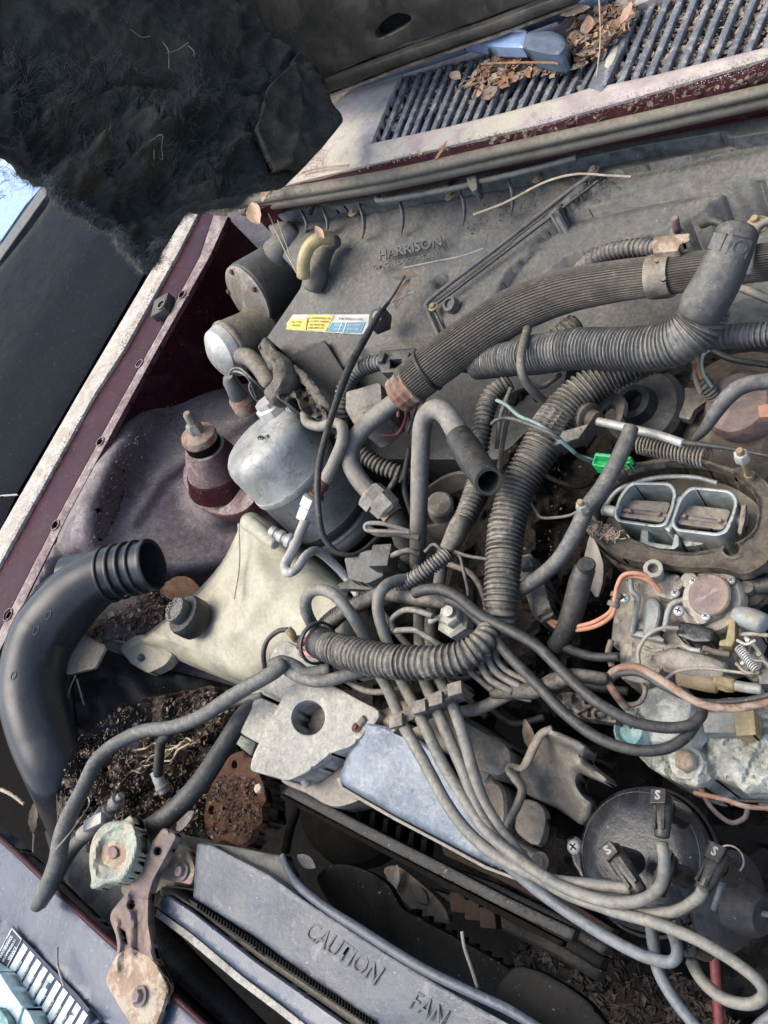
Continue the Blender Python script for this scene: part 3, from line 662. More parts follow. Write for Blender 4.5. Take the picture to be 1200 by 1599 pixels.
edge_pts = [(-220, 190), (-40, 232), (12, 236), (40, 262), (72, 285), (78, 300), (100, 322), (125, 326), (150, 344), (176, 356), (186, 382), (205, 396), (222, 413), (238, 408), (236, 390), (252, 372), (262, 348), (280, 330), (308, 326), (345, 322), (368, 312), (385, 297), (420, 289), (445, 287), (470, 266), (498, 236), (516, 211), (502, 182), (484, 150), (525, 100), (545, 76), (590, 52), (612, 18), (624, -20), (640, -160), (-220, -160)]
ep = smooth(edge_pts, 5); ep = [(x + noise.noise(Vector((x / 14, y / 14, 0))) * 3.5 * (y > 200 and x < 380), y + noise.noise(Vector((x / 14, y / 14, 9))) * 3.5 * (y > 200 and x < 380)) for x, y in ep]
EDGE0 = edge_pts
def padh(x, y):
    a = sstep(90, 210, y) if x < 380 else .35 + .3 * sstep(150, 260, y)
    n1 = noise.fractal(Vector((x / 70, y / 70, 2)), 1, 2, 5); n2 = abs(noise.noise(Vector((x / 34 + n1, y / 34, 5)))); n3 = noise.noise(Vector((x / 12, y / 12, 8)))
    e = min(1, max(0, (polyd((x, y), EDGE0) - 2) / 30)) * .8 + .2; h = e * (a * (2.6 * n1 - 3.0 * n2 + .6 * n3) + (1 - a) * (.7 * n1 + .15 * n3))
    h -= 1.2 * math.exp(-(abs(y - (132 + 5 * math.sin(x / 50))) / 5) ** 2) * (x < 420) + .8 * math.exp(-(abs(segd((x, y), (440, 110), (520, 10))) / 4) ** 2) + .7 * math.exp(-(abs(segd((x, y), (436, 112), (482, 148))) / 4) ** 2)
    h += 1.0 * a * math.exp(-(abs(segd((x, y), (195, 140), (250, 165))) / 9) ** 2)
    return h
plate('fibre_mat', ep, MT['insul'], pad, h=padh, thick=.4, bev=3, bevh=.2, step=5, edge=5, proj_=pp, down=-pn_, sharp=0)
plate('reinforced_strip', rnd([(446, 108), (520, 8), (560, -60), (650, -60), (622, 8), (596, 40), (560, 66), (534, 98), (516, 122), (484, 150)], 6), MT['insul'], pad, h=feat(1.2, ('n', 20, .5), ('n', 6, .15)), thick=.5, bev=4, step=6, proj_=pp, down=-pn_, sharp=0)
plate('corner_flap', rnd([(444, 118), (484, 150), (516, 212), (486, 250), (450, 285), (410, 288), (380, 230), (400, 160)], 3), MT['insul'], pad, h=feat(2.2, ('n', 26, .6), ('n', 7, .15), ('r', [(444, 130), (452, 200), (430, 280)], 8, .5), ('b', 450, 200, 40, -.5)), thick=.5, bev=3, step=6, proj_=pp, down=-pn_, sharp=0)
# loose fibres
def fibres(name, pts, n, L, r, m, seed, out=None, spread=1.0):
    q = random.Random(seed); mb = MB()
    for i in range(n):
        k = q.randrange(len(pts)); x, y = pts[k]; x += q.uniform(-4, 4); y += q.uniform(-4, 4)
        a = (out(x, y) if out else 7 * noise.noise(Vector((x / 60, y / 60, 4)))) + q.gauss(0, (.55 if out else .3) * spread); l = L * q.uniform(.3, 1.3); h0 = padh(x, y) + q.uniform(0, .5)
        p = []; bx, by = x, y
        for j in range(4):
            p.append(pp(bx, by, h0 + .3 * j * q.random())); a += q.gauss(0, .3); bx += math.cos(a) * l / 3; by += math.sin(a) * l / 3
        n_ = pn_; 
        for j in range(3):
            d = (p[j + 1] - p[j]); sd = d.cross(n_); sd = sd.normalized() * r if sd.length > 1e-9 else Vector((r, 0, 0)); up = n_ * r
            r1 = 1 - j / 3.2; r2 = 1 - (j + 1) / 3.2
            mb.add(([p[j] + sd * r1, p[j] - sd * r1, p[j] + up * r1, p[j + 1] + sd * r2, p[j + 1] - sd * r2, p[j + 1] + up * r2], [(0, 1, 4, 3), (1, 2, 5, 4), (2, 0, 3, 5)]))
    mk(name, mb.v, mb.f, m, pad, sharp=0, kind='stuff')
torn = [p for p in ep if p[1] > 225 and p[0] < 400]
fibres('torn_fibres', torn, 11000, 17, .0002, MT['fibre'], 1, out=lambda x, y: 1.7 if x < 240 else 1.2)
fibres('pale_fibres', [p for p in torn if p[0] < 250 and p[0] > 60], 3200, 12, .00022, MT['fibre_pale'], 2, out=lambda x, y: 1.9)
fibres('surface_fibres', [(rr.uniform(0, 500), rr.uniform(90, 300)) for _ in range(1400)], 4200, 26, .00015, MT['fibre'], 4)
fibres('edge_fibres', [p for p in ep if p[0] > 480 and p[1] < 160 and p[1] > 0], 900, 7, .00012, MT['fibre_pale'], 6)
for k, q in enumerate([[(232, 222), (238, 232), (246, 240), (249, 256), (240, 258)], [(258, 85), (275, 82), (288, 76)], [(228, 268), (236, 256), (232, 246)], [(255, 66), (262, 82), (262, 110)], [(288, 80), (296, 90), (298, 96)], [(197, 60), (216, 66), (232, 62)]]):
    hh = [(x, y) for x, y in q]; W = [pp(x, y, padh(x, y) + .6) for x, y in hh]; ps, rs_, L = resample(W, [.0007] * len(W), .002); T, fr = frames(ps); vs = []; fs = []
    for p_, (n_, b_) in zip(ps, fr):
        for a in range(5): vs.append(p_ + (n_ * math.cos(a * 1.257) + b_ * math.sin(a * 1.257)) * .00035)
    for i in range(len(ps) - 1):
        for a in range(5): fs.append((i * 5 + a, i * 5 + (a + 1) % 5, (i + 1) * 5 + (a + 1) % 5, (i + 1) * 5 + a))
    mk('straw_bit', vs, fs, MT['straw'], pad, sharp=0)
# ------------------------------------------------------------------ window glass at far left, wiper, weatherstrip
gl = thing('side_window', 'window glass painted with pale blue sky reflection, dark trim showing at the far left edge behind the black fender', 'window', P(30, 300, -14))
plate('glass_pane', [(-220, 150), (0, 225), (60, 245), (92, 262), (40, 320), (0, 378), (-200, 500)], MT['glass_blue'], gl, h=-14, thick=.6, bev=0, step=60)  # blue base colour stands in for the reflected sky
plate('window_trim', [(92, 262), (84, 290), (0, 408), (-200, 560), (-200, 510), (0, 385), (60, 300)], MT['rubber_grey'], gl, h=-12.5, thick=1.5, bev=4, step=20)
plate('mirror_corner', [(0, 240), (36, 252), (40, 262), (30, 270), (20, 264), (0, 256)], MT['pale_blue'], gl, h=-10, thick=1, bev=2, step=20)
wp = thing('wiper_arm', 'blue-grey windscreen wiper arm lying across the leaf-strewn louvres', 'wiper', P(840, 65, 8.5))
plate('arm', rnd([(716, 66), (752, 47), (790, 42), (826, 47), (820, 77), (780, 76), (740, 70)], 6), MT['glass_blue'], wp, h=9.4, thick=1.0, bev=6, bevh=.5, step=8)
plate('arm_head', rnd([(820, 50), (862, 48), (884, 58), (887, 74), (874, 90), (846, 86), (815, 78)], 9), MT['wiper'], wp, h=9.8, thick=1.8, bev=9, bevh=.8, step=6)
tube('linkage_tube', [(520, 140, 7.6), (700, 84, 7.8), (900, 14, 8), (960, -8, 8)], 8, MT['wiper'], wp, segs=12)
tube('blade_rubber', [(500, 150, 7.6), (640, 104, 7.6), (720, 76, 7.6)], 4, MT['rubber'], wp)
ws = thing('cowl_seal', 'long grey-brown rubber seal strip running along the front of the maroon cowl', 'seal', P(800, 240, 6))
tube('seal_top', [(374, 316, 7.2), (430, 305, 7.2), (600, 276, 7.2), (800, 231, 7.2), (1000, 186, 7.2), (1240, 131, 7.2)], 10.5, MT['weather'], ws, segs=24, flat=.8)
tube('seal_lower_lip', [(380, 328, 6.2), (430, 318, 6.2), (600, 290, 6.2), (800, 247, 6.2), (1000, 203, 6.2), (1240, 149, 6.2)], 9, MT['weather'], ws, segs=20)
tube('metal_flange', [(430, 326, 5.4), (600, 298, 5.4), (800, 256, 5.4), (1000, 212, 5.4), (1240, 160, 5.4)], 4.5, MT['maroon'], ws, segs=12)
# ------------------------------------------------------------------ strut mount
st = thing('strut_mount', 'maroon cone-shaped strut mount with rusty cap nut on the chalky purple tower', 'strut mount', P(346, 752, -7.6))
CB = P(348, 750, -7.8); ax = (P(320, 698, -2.6) - CB); s_ = sc(345, 750, -7)
lathe('cone', CB, ax, [(56 * s_, 0), (52 * s_, .008), (47 * s_, ax.length * .35), (37 * s_, ax.length * .8), (31 * s_, ax.length)], MT['maroon_chalk'], st, segs=36)
lathe('painted_skirt', CB, ax, [(57 * s_, 0), (53.5 * s_, .006), (48.5 * s_, ax.length * .36), (46 * s_, ax.length * .4)], MT['maroon'], st, segs=36)
lathe('rubber_seat', P(320, 698, -2.6), ax, [(25 * s_, 0), (27 * s_, .003), (27 * s_, .012), (25 * s_, .015)], MT['deep'], st, segs=30)
lathe('cap', P(320, 698, -2.6) + ax.normalized() * .012, ax, [(27 * s_, 0), (27.5 * s_, .004), (26 * s_, .009), (14 * s_, .013), (0, .014)], MT['copper_rust'], st, segs=30)
c0 = P(320, 698, -2.6) + ax.normalized() * .022
lathe('nut', c0, ax, [(12 * s_, 0), (12 * s_, .012), (9 * s_, .016)], MT['steel_dirty'], st, segs=6)
lathe('stud', c0 + ax.normalized() * .012, ax, [(6.5 * s_, 0), (6.5 * s_, .016), (5 * s_, .019)], MT['steel_dirty'], st, segs=12)
# ------------------------------------------------------------------ air intake duct
du = thing('intake_duct', 'big glossy black air duct elbow with an open ribbed mouth', 'air duct', P(60, 1080, -8))
dp = [(236, 882, -2), (212, 886, -1.5), (165, 897, -.5), (118, 930, 0), (74, 985, 0), (54, 1040, 0), (52, 1090, -.5), (68, 1150, -2), (92, 1210, -4), (120, 1285, -9)]
tube('duct_body', dp, [38, 38, 42, 48, 52, 50, 50, 50, 47, 42], MT['duct'], du, segs=44, wall=2.5, caps=(1, 0), step=6)
for (x, y, h, r, k) in ((236, 882, -2, 40, 5), (218, 885, -1.7, 41.5, 3.2), (203, 888, -1.3, 42, 3.2), (188, 892, -1, 43, 3.2), (172, 896, -.7, 44, 3.2)):
    ring('mouth_rib', P(x, y, h), P(212, 886, -1.5) - P(165, 897, -.5), r * sc(x, y, h) * .985, k * 1.6 * sc(x, y, h), .0016, MT['duct'], du, segs=44)
sm_ = []
for (x, y, h), r in zip(dp[2:9], [42, 48, 52, 50, 50, 50, 47]):
    q = proj(P(x, y, h) + Vector((-.35, .25, 1)).normalized() * r * sc(x, y, h) * 1.0); v_ = P(x, y, h) + Vector((-.35, .25, 1)).normalized() * r * sc(x, y, h); sm_.append((q[0], q[1], (v_.z - .9) * 100))
tube('mould_seam', sm_, 1.3, MT['duct'], du, segs=6)
plate('mount_tab', rnd([(100, 1045), (122, 985), (140, 995), (168, 1008), (150, 1044), (105, 1055)], 6), MT['steel_dirty'], du, h=pl((100, 1045, -2), (140, 985, -3), (168, 1008, -4)), thick=.25, bev=3, step=10)
hexbolt(142, 1019, -4.2, 5.5, MT['copper_rust'], du)
for (x, y) in ((76, 961), (57, 985), (22, 1055)): ring('mould_mark', P(x, y, 6.4 if y < 1000 else 5.2), UP, .0042, .0012, .0005, MT['duct'], du)
# ------------------------------------------------------------------ coolant reservoir
re = thing('coolant_reservoir', 'grimy cream plastic coolant bottle with a round black cap beside the silver canister', 'reservoir', P(380, 950, -14))
rp = smooth([(371, 830), (378, 806), (396, 800), (416, 812), (446, 836), (480, 868), (520, 900), (552, 936), (560, 985), (540, 1030), (480, 1048), (430, 1055), (385, 1066), (340, 1056), (290, 1036), (262, 1022), (236, 1012), (216, 1000), (240, 980), (300, 930), (345, 880)], 4)
plate('bottle', rp, MT['reservoir'], re, h=feat(pl((380, 830, -5), (250, 1000, -6.5), (520, 1000, -9)), ('s', [(400, 860), (540, 940), (540, 1010), (400, 1040), (330, 1000), (370, 900)], 2.0, 45), ('r', [(372, 812), (375, 880), (368, 930), (340, 975)], 5, .25), ('n', 40, .35), ('r', [(240, 990), (285, 1008), (300, 1010)], 6, .3)), thick=9, bev=22, bevh=2.6, step=8, sharp=60)
tube('neck_pipe', [(388, 816, -4.2), (408, 832, -3.6), (430, 850, -3.8)], [13, 12, 9], MT['reservoir'], re, segs=18)
plate('mount_lug', rnd([(186, 1012), (208, 994), (226, 990), (272, 1022), (258, 1040), (232, 1052), (204, 1036)], 6), MT['reservoir'], re, h=feat(pl((186, 1012, -8), (226, 990, -8), (232, 1052, -9)), ('r', [(190, 1016), (226, 994), (268, 1022)], 7, .6)), thick=1.2, bev=3, step=7, holes=[circ(221, 1027, 6, 12)])
hexbolt(221, 1028, -9.6, 6, MT['copper_rust'], re)
tube('mould_seam', [(373, 818, -3.9), (374, 880, -4.0), (366, 935, -4.1)], 1.6, MT['reservoir'], re, segs=6)
ca = P(305, 968, -5.4); sa = sc(305, 968, -4); cax = Vector((-.12, .05, 1)).normalized()
cap_ = lathe('cap', ca, cax, [(31 * sa, -.004), (33 * sa, 0), (33 * sa, .014), (31 * sa, .017), (22 * sa, .0175)], MT['rubber'], re, segs=40, lobes=(0, .018, lambda t: math.cos(t * 20)))
lathe('cap_disc', ca + cax * .016, cax, [(19 * sa, 0), (21 * sa, .003), (21 * sa, .011), (20 * sa, .0125), (17 * sa, .013), (16.5 * sa, .0118), (0, .0118)], MT['rubber_grey'], cap_, segs=36)
cc = ca + cax * .0292; cpx, cpy = proj(cc)
u_ = cax.cross(Vector((0, 1, 0))).normalized(); v_ = cax.cross(u_)
def arc_text(s, r, a0, a1, size, name='lettering'):
    for i, ch in enumerate(s):
        if ch == ' ': continue
        a = a0 + (a1 - a0) * i / (len(s) - 1)
        p = cc + (u_ * math.cos(a) + v_ * math.sin(a)) * r; q = proj(p); rad_px = Vector((q[0] - cpx, q[1] - cpy))
        ang = math.degrees(math.atan2(rad_px.y, rad_px.x)) + 90
        text(ch, q[0], q[1], (p.z - .9) * 100, size, ang, MT['conduit_pale'], cap_, ext=.03, bold=.015)
arc_text('ENGINE COOLANT ONLY ', 15.5 * sa, -2.6, 3.5, 7.5)
# ------------------------------------------------------------------ leaves
leaf('big_leaf', 285, 922, infh(285, 922) + 2.4, 2.55, 76, 46, MT['leaf_brown'], 'large russet leaf lying flat between the duct mouth and the cream bottle')
# ================================================================== HEATER BOX
hv = thing('heater_box', 'large dusty grey plastic heater housing across the firewall with a yellow and blue sticker', 'heater housing', P(780, 420, -6))
top_edge = lambda x: 345 - (x - 425) * .178
hvh = pl((440, 345, 1.5), (1200, 215, 1.5), (430, 560, -2.5))
main = [(418, 352), (440, 345), (560, 322), (700, 297), (850, 270), (1000, 243), (1230, 203), (1230, 460), (1000, 520), (760, 600), (700, 545), (680, 532), (600, 543), (560, 556), (518, 603), (505, 570), (495, 540), (470, 556), (430, 590), (404, 546), (436, 500), (470, 450), (476, 420), (440, 405)]
HS2 = [(920, 330), (1000, 308), (1060, 295), (1150, 286), (1200, 292), (1260, 300), (1260, 620), (700, 620), (800, 420), (880, 345)]
HS3 = [(890, 352), (1000, 326), (1135, 302), (1140, 310), (1100, 350), (1020, 384), (900, 402), (780, 472), (700, 540), (690, 500), (800, 410)]
HS4 = [(700, 552), (780, 484), (860, 444), (905, 414), (1000, 394), (1080, 364), (1130, 327), (1156, 300), (1260, 300), (1260, 640), (700, 640)]
plate('housing', rnd(main, 6), MT['plastic'], hv, h=feat(hvh, ('s', [(925, 262), (1260, 190), (1260, 620), (760, 640), (700, 560), (668, 478), (780, 392), (860, 330)], .9, 4), ('s', HS2, -1.0, 9), ('s', HS3, .5, 5), ('s', HS4, -2.8, 22), ('r', [(925, 326), (1000, 306), (1060, 292), (1150, 284), (1190, 290)], 7, .35), ('s', [(470, 350), (900, 272), (1230, 213), (1230, 180), (440, 330)], -.8, 5), ('s', [(935, 276), (1000, 262), (1140, 232), (1240, 214), (1240, 226), (1140, 246), (1000, 276), (940, 288)], -.5, 3), ('b', 690, 440, 14, -1.2), ('r', [(800, 375), (905, 300)], 9, .5), ('b', 868, 332, 16, .9), ('b', 880, 300, 22, .5), ('b', 905, 290, 14, .5), ('n', 90, .12), ('s', [(560, 560), (600, 544), (690, 530), (720, 560), (560, 620)], -2.2, 9), ('s', [(440, 600), (470, 560), (500, 545), (520, 610), (470, 640)], -1.5, 8)), thick=14, bev=8, bevh=.9, step=5, edge=5, creases=[([(925, 262), (860, 330), (780, 392), (668, 478)], 5), ([(668, 478), (700, 560)], 5), ([(920, 330), (1000, 308), (1060, 295), (1150, 286), (1200, 292), (1228, 297)], 10), ([(890, 352), (1000, 326), (1135, 302)], 5), ([(780, 484), (860, 444), (905, 414), (1000, 394), (1080, 364), (1130, 327), (1156, 302)], 20), ([(470, 350), (900, 272), (1228, 213)], 5)], sharp=0)
tube('seam_ridge', [(925, 272, 2.7), (880, 305, 2.2), (830, 345, 1.6), (770, 392, .9), (700, 445, .1), (668, 472, -.5), (668, 484, -.7), (690, 535, -1.6)], 3.6, MT['plastic'], hv, segs=8)
tube('seam_channel', [(935, 282, 2.7), (890, 316, 2.2), (840, 354, 1.6), (780, 400, .9), (712, 452, .1), (680, 478, -.4), (684, 496, -.7), (708, 545, -1.6)], 2.6, MT['plastic2'], hv, segs=8)
plate('top_flange', [(432, 334), (440, 318), (500, 314), (560, 300), (700, 276), (740, 262), (860, 242), (870, 234), (1000, 214), (1130, 190), (1230, 172), (1230, 203), (1140, 218), (1130, 208), (1000, 230), (850, 262), (700, 292), (560, 318)], MT['plastic'], hv, h=feat(3.0, ('n', 60, .2)), thick=4, bev=3, bevh=.3, step=10)
plate('flange_step', [(500, 318), (540, 306), (700, 278), (700, 290), (520, 324)], MT['plastic'], hv, h=3.7, thick=1, bev=2, step=10)
# moulded gussets, each a fin
for (x, y, L) in ((475, 333, 30), (508, 328, 38), (565, 322, 50), (626, 312, 52), (722, 300, 52), (797, 280, 56)):
    tube('gusset', [(x - 4, y - 4, 3.4), (x + 3, y + L * .35, 3.1), (x + 4, y + L * .7, 2.2), (x + 1, y + L, 1.0)], [2, 3, 2.6, 1.2], MT['plastic'], hv, segs=8, flat=1.6)
for (x, y, h) in ((552, 331, 2.4), (703, 306, 2.4), (840, 279, 2.4), (927, 266, 3.0)): hexbolt(x, y, h, 6, MT['rust_purple'] if x == 927 else MT['brass_dirty'], hv)
hexbolt(677, 479, -.1, 5.5, MT['brass_dirty'], hv)
lathe('boss', P(708, 478, -.4), Vector((-.1, -.3, 1)), [(.008, 0), (.007, .007), (.0045, .008), (.004, .005)], MT['plastic'], hv, segs=20)
tube('flange_tube', [(592, 296, 4.6), (590, 306, 4.6), (600, 313, 4.6), (700, 296, 4.6), (750, 284, 4.6), (850, 260, 4.6), (900, 246, 4.6)], 5, MT['plastic'], hv, segs=10)
plate('tube_clip', rnd([(732, 292), (728, 276), (744, 272), (746, 296), (738, 300)], 3), MT['plastic'], hv, h=5.2, thick=1.2, bev=2, step=8)
tube('corner_spring', [(482, 332, 3.6), (488, 318, 4.2), (494, 310, 4.6)], 6, MT['conduit'], hv, rib=(4.5, .35))
# embossed words
text('HARRISON', 640, 389, .75, 21, -13, MT['plastic'], hv, ext=.09, xs=1.0, bold=.012, shear=.12)
text('G.M.C. - LOCKPORT, N.Y.', 634, 408, .45, 9.5, -12, MT['plastic'], hv, ext=.06, bold=.012)
# front pocket (darker raised box)
plate('front_pocket', rnd([(455, 562), (507, 530), (540, 582), (560, 622), (520, 700), (500, 690), (470, 620)], 4), MT['plastic_dark'], hv, h=pl((455, 562, -1.6), (507, 530, -1.2), (540, 640, -4.5)), thick=12, bev=4, step=9)
plate('lower_case', [(560, 560), (600, 545), (700, 530), (760, 590), (820, 620), (760, 700), (640, 720), (540, 720), (525, 640)], MT['plastic_dark'], hv, h=pl((560, 560, -5), (700, 540, -5), (640, 720, -9)), thick=12, bev=8, step=14)
plate('mottled_case', [(690, 540), (760, 560), (860, 560), (900, 520), (880, 620), (780, 720), (660, 720), (640, 640)], MT['plastic2'], hv, h=-6.5, thick=8, bev=8, step=14)
# sticker
skh = lambda x, y: hvh(x, y) + .12
sk = plate('sticker', rnd([(448, 505), (458, 491), (578, 491), (588, 499), (577, 521), (560, 522), (449, 515)], 2), MT['sticker_white'], hv, h=skh, thick=.1, bev=0, step=8)
plate('yellow_field', [(447, 514), (453, 498), (480, 498), (481, 492), (522, 492), (509, 517)], MT['sticker_yellow'], sk, h=lambda x, y: skh(x, y) + .05, thick=.08, bev=0, step=8)
plate('blue_field', [(510, 517), (519, 504), (571, 503), (564, 520)], MT['sticker_blue'], sk, h=lambda x, y: skh(x, y) + .05, thick=.08, bev=0, step=8)
for (x, y, s, m, sz) in ((463, 503, 'OIL TYPE', 'ink', 4), (462, 508, 'GRADE', 'ink', 4), (498, 497, 'RECOMMENDED OIL', 'ink', 4), (497, 502, 'VISCOSITY RANGE', 'ink', 4), (495, 507, 'SEE MANUAL', 'ink', 4), (493, 512, 'FOR SERVICE', 'ink', 4), (547, 498, 'THIS VEHICLE USES', 'ink', 4.4), (530, 508, 'METRIC', 'label_white', 4), (552, 508, 'FASTENERS', 'label_white', 4), (528, 514, 'PARTS', 'label_white', 4), (551, 514, 'ONLY USE', 'label_white', 4)):
    text(s, x, y, skh(x, y) + .11, sz, 1, MT[m], sk, ext=.004)
for (a, b) in (((481, 498), (478, 515)), ((534, 504), (528, 518)), ((541, 504), (536, 519))): plate('table_line', strip(a, b, 1), MT['label_white' if a[0] > 500 else 'ink'], sk, h=lambda x, y: skh(x, y) + .1, thick=.05, bev=0)
# cable clip block on the housing
cb = box('cable_clip', P(594, 500, .4), Vector((.008, .003, 0)), Vector((-.003, .009, 0)), Vector((0, 0, .009)), MT['plastic2'], hv); hexbolt(590, 493, 1.3, 6, MT['alu'], hv)
# drain elbow: amber bent hose stub in a rubber boot
el = thing('vent_elbow', 'short curved amber hose stub in a dark rubber boot on the heater housing', 'hose', P(490, 400, 1))
tube('rubber_boot', [(526, 376, 2.2), (512, 384, 2.0), (500, 408, 1.6), (494, 432, .8), (488, 452, .2)], [10, 14, 16, 18, 15], MT['rubber_tan'], el, segs=18, rough=.08)
tube('amber_hose', [(516, 372, 3.8), (500, 372, 4.6), (484, 384, 4.6), (475, 405, 4.0), (474, 432, 2.6)], 10.5, MT['gold'], el, segs=18)
leaf('curled_leaf', 500, 364, 5.2, 1.6, 22, 14, MT['leaf_tan'], 'small tan leaf stuck upright on top of the amber hose stub', tilt=.6)
# blower motor
bl = thing('blower_motor', 'dusty black blower drum with a bare metal end plate behind the strut tower', 'blower motor', P(410, 430, -6))
s_ = sc(390, 460, -3)
bx = (M @ Vector((.70, -.58, .42))).normalized(); BC = P(390, 462, -3)
lathe('drum', BC, bx, [(50 * s_, -.002), (53 * s_, 0), (54 * s_, .004), (53 * s_, .075), (46 * s_, .088)], MT['plastic2'], bl, segs=44)
ep_ = lathe('end_plate', BC, -bx, [(51 * s_, 0), (52 * s_, .004), (44 * s_, .007), (20 * s_, .009), (0, .010)], MT['steel_dirty'], bl, segs=44)
n_ = bx.orthogonal().normalized(); b_ = bx.cross(n_)
for k in range(5):
    a = k * 1.257 + .4; c = BC - bx * .006 + (n_ * math.cos(a) + b_ * math.sin(a)) * 44 * s_
    lathe('bolt', c, -bx, [(.0035, 0), (.0035, .003), (.002, .004)], MT['rust'], bl, segs=6)
tube('drum_neck', [(432, 396, 0), (446, 378, .6), (462, 358, 1)], [24, 20, 18], MT['plastic'], bl, segs=24)
# vacuum canister
vc = thing('vacuum_canister', 'dented tan metal canister with rusted blue-white end below the blower drum', 'canister', P(370, 530, -8))
bx2 = (M @ Vector((.72, -.50, .48))).normalized(); s_ = sc(370, 530, -5) * 1.12; VC = P(356, 546, -4)
lathe('shell', VC, bx2, [(30 * s_, -.004), (38 * s_, 0), (39 * s_, .008), (38 * s_, .03), (37 * s_, .06), (30 * s_, .068)], MT['steel_dirty'], vc, segs=36)
lathe('end_dome', VC - bx2 * .002, -bx2, [(37 * s_, 0), (33 * s_, .012), (20 * s_, .019), (0, .021)], MT['alu'], vc, segs=36)
ring('crimp_seam', VC + bx2 * .004, bx2, 38 * s_, .006, .002, MT['steel_dirty'], vc, segs=36)
tube('side_hose', [(378, 556, -4), (392, 560, -3.4), (410, 580, -3.6), (424, 604, -4)], 14, MT['rubber_tan'], vc)
# pressure switch
sw = thing('pressure_switch', 'small pressure switch with a rusty ring and three thin wires above the silver canister', 'switch', P(380, 630, -3))
axs = (P(362, 596, 2.5) - P(384, 634, -1)).normalized(); s_ = sc(380, 630, 0)
lathe('rusty_ring', P(386, 640, -1.5), axs, [(17 * s_, 0), (19 * s_, .004), (19 * s_, .018), (16 * s_, .021)], MT['copper_rust'], sw, segs=24)
lathe('connector', P(386, 640, -1.5) + axs * .02, axs, [(14 * s_, 0), (15 * s_, .003), (13 * s_, .014), (12 * s_, .024), (8 * s_, .03)], MT['conduit_pale'], sw, segs=18)
for k, q in enumerate([[(362, 592, 2.5), (366, 580, 3.4), (386, 588, 3), (398, 612, 1), (404, 632, -1)], [(358, 594, 2.5), (362, 578, 3.6), (376, 576, 3.4), (394, 592, 2.6), (416, 612, .5)], [(392, 596, 2.6), (390, 606, 2.2), (398, 622, 1), (410, 628, 0)]]): wire('lead_wire', q, 2.2 if k < 2 else 1.8, MT['conduit_pale' if k < 2 else 'rust_purple'], sw)
# ------------------------------------------------------------------ accumulator
ac = thing('accumulator', 'silver-grey domed refrigerant canister with faint black stamps, strapped by a dark band', 'canister', P(560, 850, -22))
Ab = P(400, 678, 1.2); s_ = sc(430, 700, -3)
axd = (M @ Vector((.60, .64, .48))).normalized(); L_ = 205 * s_
r_ = 73 * s_
PR = [(0, 0), (r_ * .5, .0005), (r_ * .7, .0015), (r_ * .82, .0036), (r_ * .915, .0078), (r_ * .975, .0135), (r_, .021), (r_, L_ * .38), (r_ * 1.02, L_ * .39), (r_ * 1.02, L_ * .42), (r_ * .985, L_ * .435), (r_ * .985, L_ * .98), (r_ * .95, L_ * 1.04), (r_ * .8, L_ * 1.09), (r_ * .5, L_ * 1.12), (0, L_ * 1.13)]
lathe('can', Ab, axd, PR, MT['alu_can'], ac, segs=56, sharp=60)
ring('weld_bead', Ab + axd * L_ * .405, axd, r_ * 1.0, L_ * .05, .0012, MT['alu'], ac, segs=56)
ring('band_strap', Ab + axd * L_ * .86, axd, r_ * .985, .010, .0014, MT['rubber'], ac, segs=56)
ring('groove_bead', Ab + axd * L_ * .93, axd, r_ * .975, .004, .001, MT['alu_can'], ac, segs=56)
lathe('large_port', P(423, 634, 1), -axd + Vector((.1, .1, 0)), [(25 * s_, -.012), (25 * s_, .001), (21 * s_, .003), (20 * s_, .008)], MT['alu'], ac, segs=8)
lathe('side_port', P(450, 652, -1), (P(466, 634, 0) - P(446, 660, -2)), [(13 * s_, -.01), (13 * s_, .006), (16 * s_, .008), (16 * s_, .011), (13 * s_, .013), (13 * s_, .026)], MT['alu'], ac, segs=24)
wr = [(415, 530), (424, 532), (430, 548), (448, 562), (458, 572), (478, 600), (500, 622), (512, 640), (518, 655), (508, 660), (486, 650), (470, 640), (462, 622), (448, 628), (432, 620), (424, 600), (430, 585), (418, 570), (408, 552), (404, 540)]
tp = thing('tar_wrap', 'crumpled black tar tape wrapped round the fitting above the silver canister', 'tape', P(460, 600, 1))
plate('tape_lump', smooth(wr, 3), MT['tape'], tp, h=feat(pl((410, 540, 1), (510, 650, 1.2), (440, 610, 2.6)), ('n', 10, .8), ('n', 4, .25), ('r', [(425, 560), (455, 590), (470, 640)], 8, .7), ('r', [(440, 560), (480, 605), (512, 648)], 6, .6)), thick=2.6, bev=4, step=4, sharp=28)
tube('tape_roll', [(416, 534, 1.4), (424, 556, 1.8), (442, 576, 2.4), (446, 600, 2.6), (430, 622, 2.2)], [8, 12, 15, 20, 21], MT['tape'], tp, rough=.35, segs=18, seed=3)
tube('tape_flap', [(440, 560, 2), (476, 592, 2), (504, 628, 1.4), (516, 652, .6)], [4, 7, 8, 4], MT['tape'], tp, rough=.5, segs=12, seed=8, flat=.5)
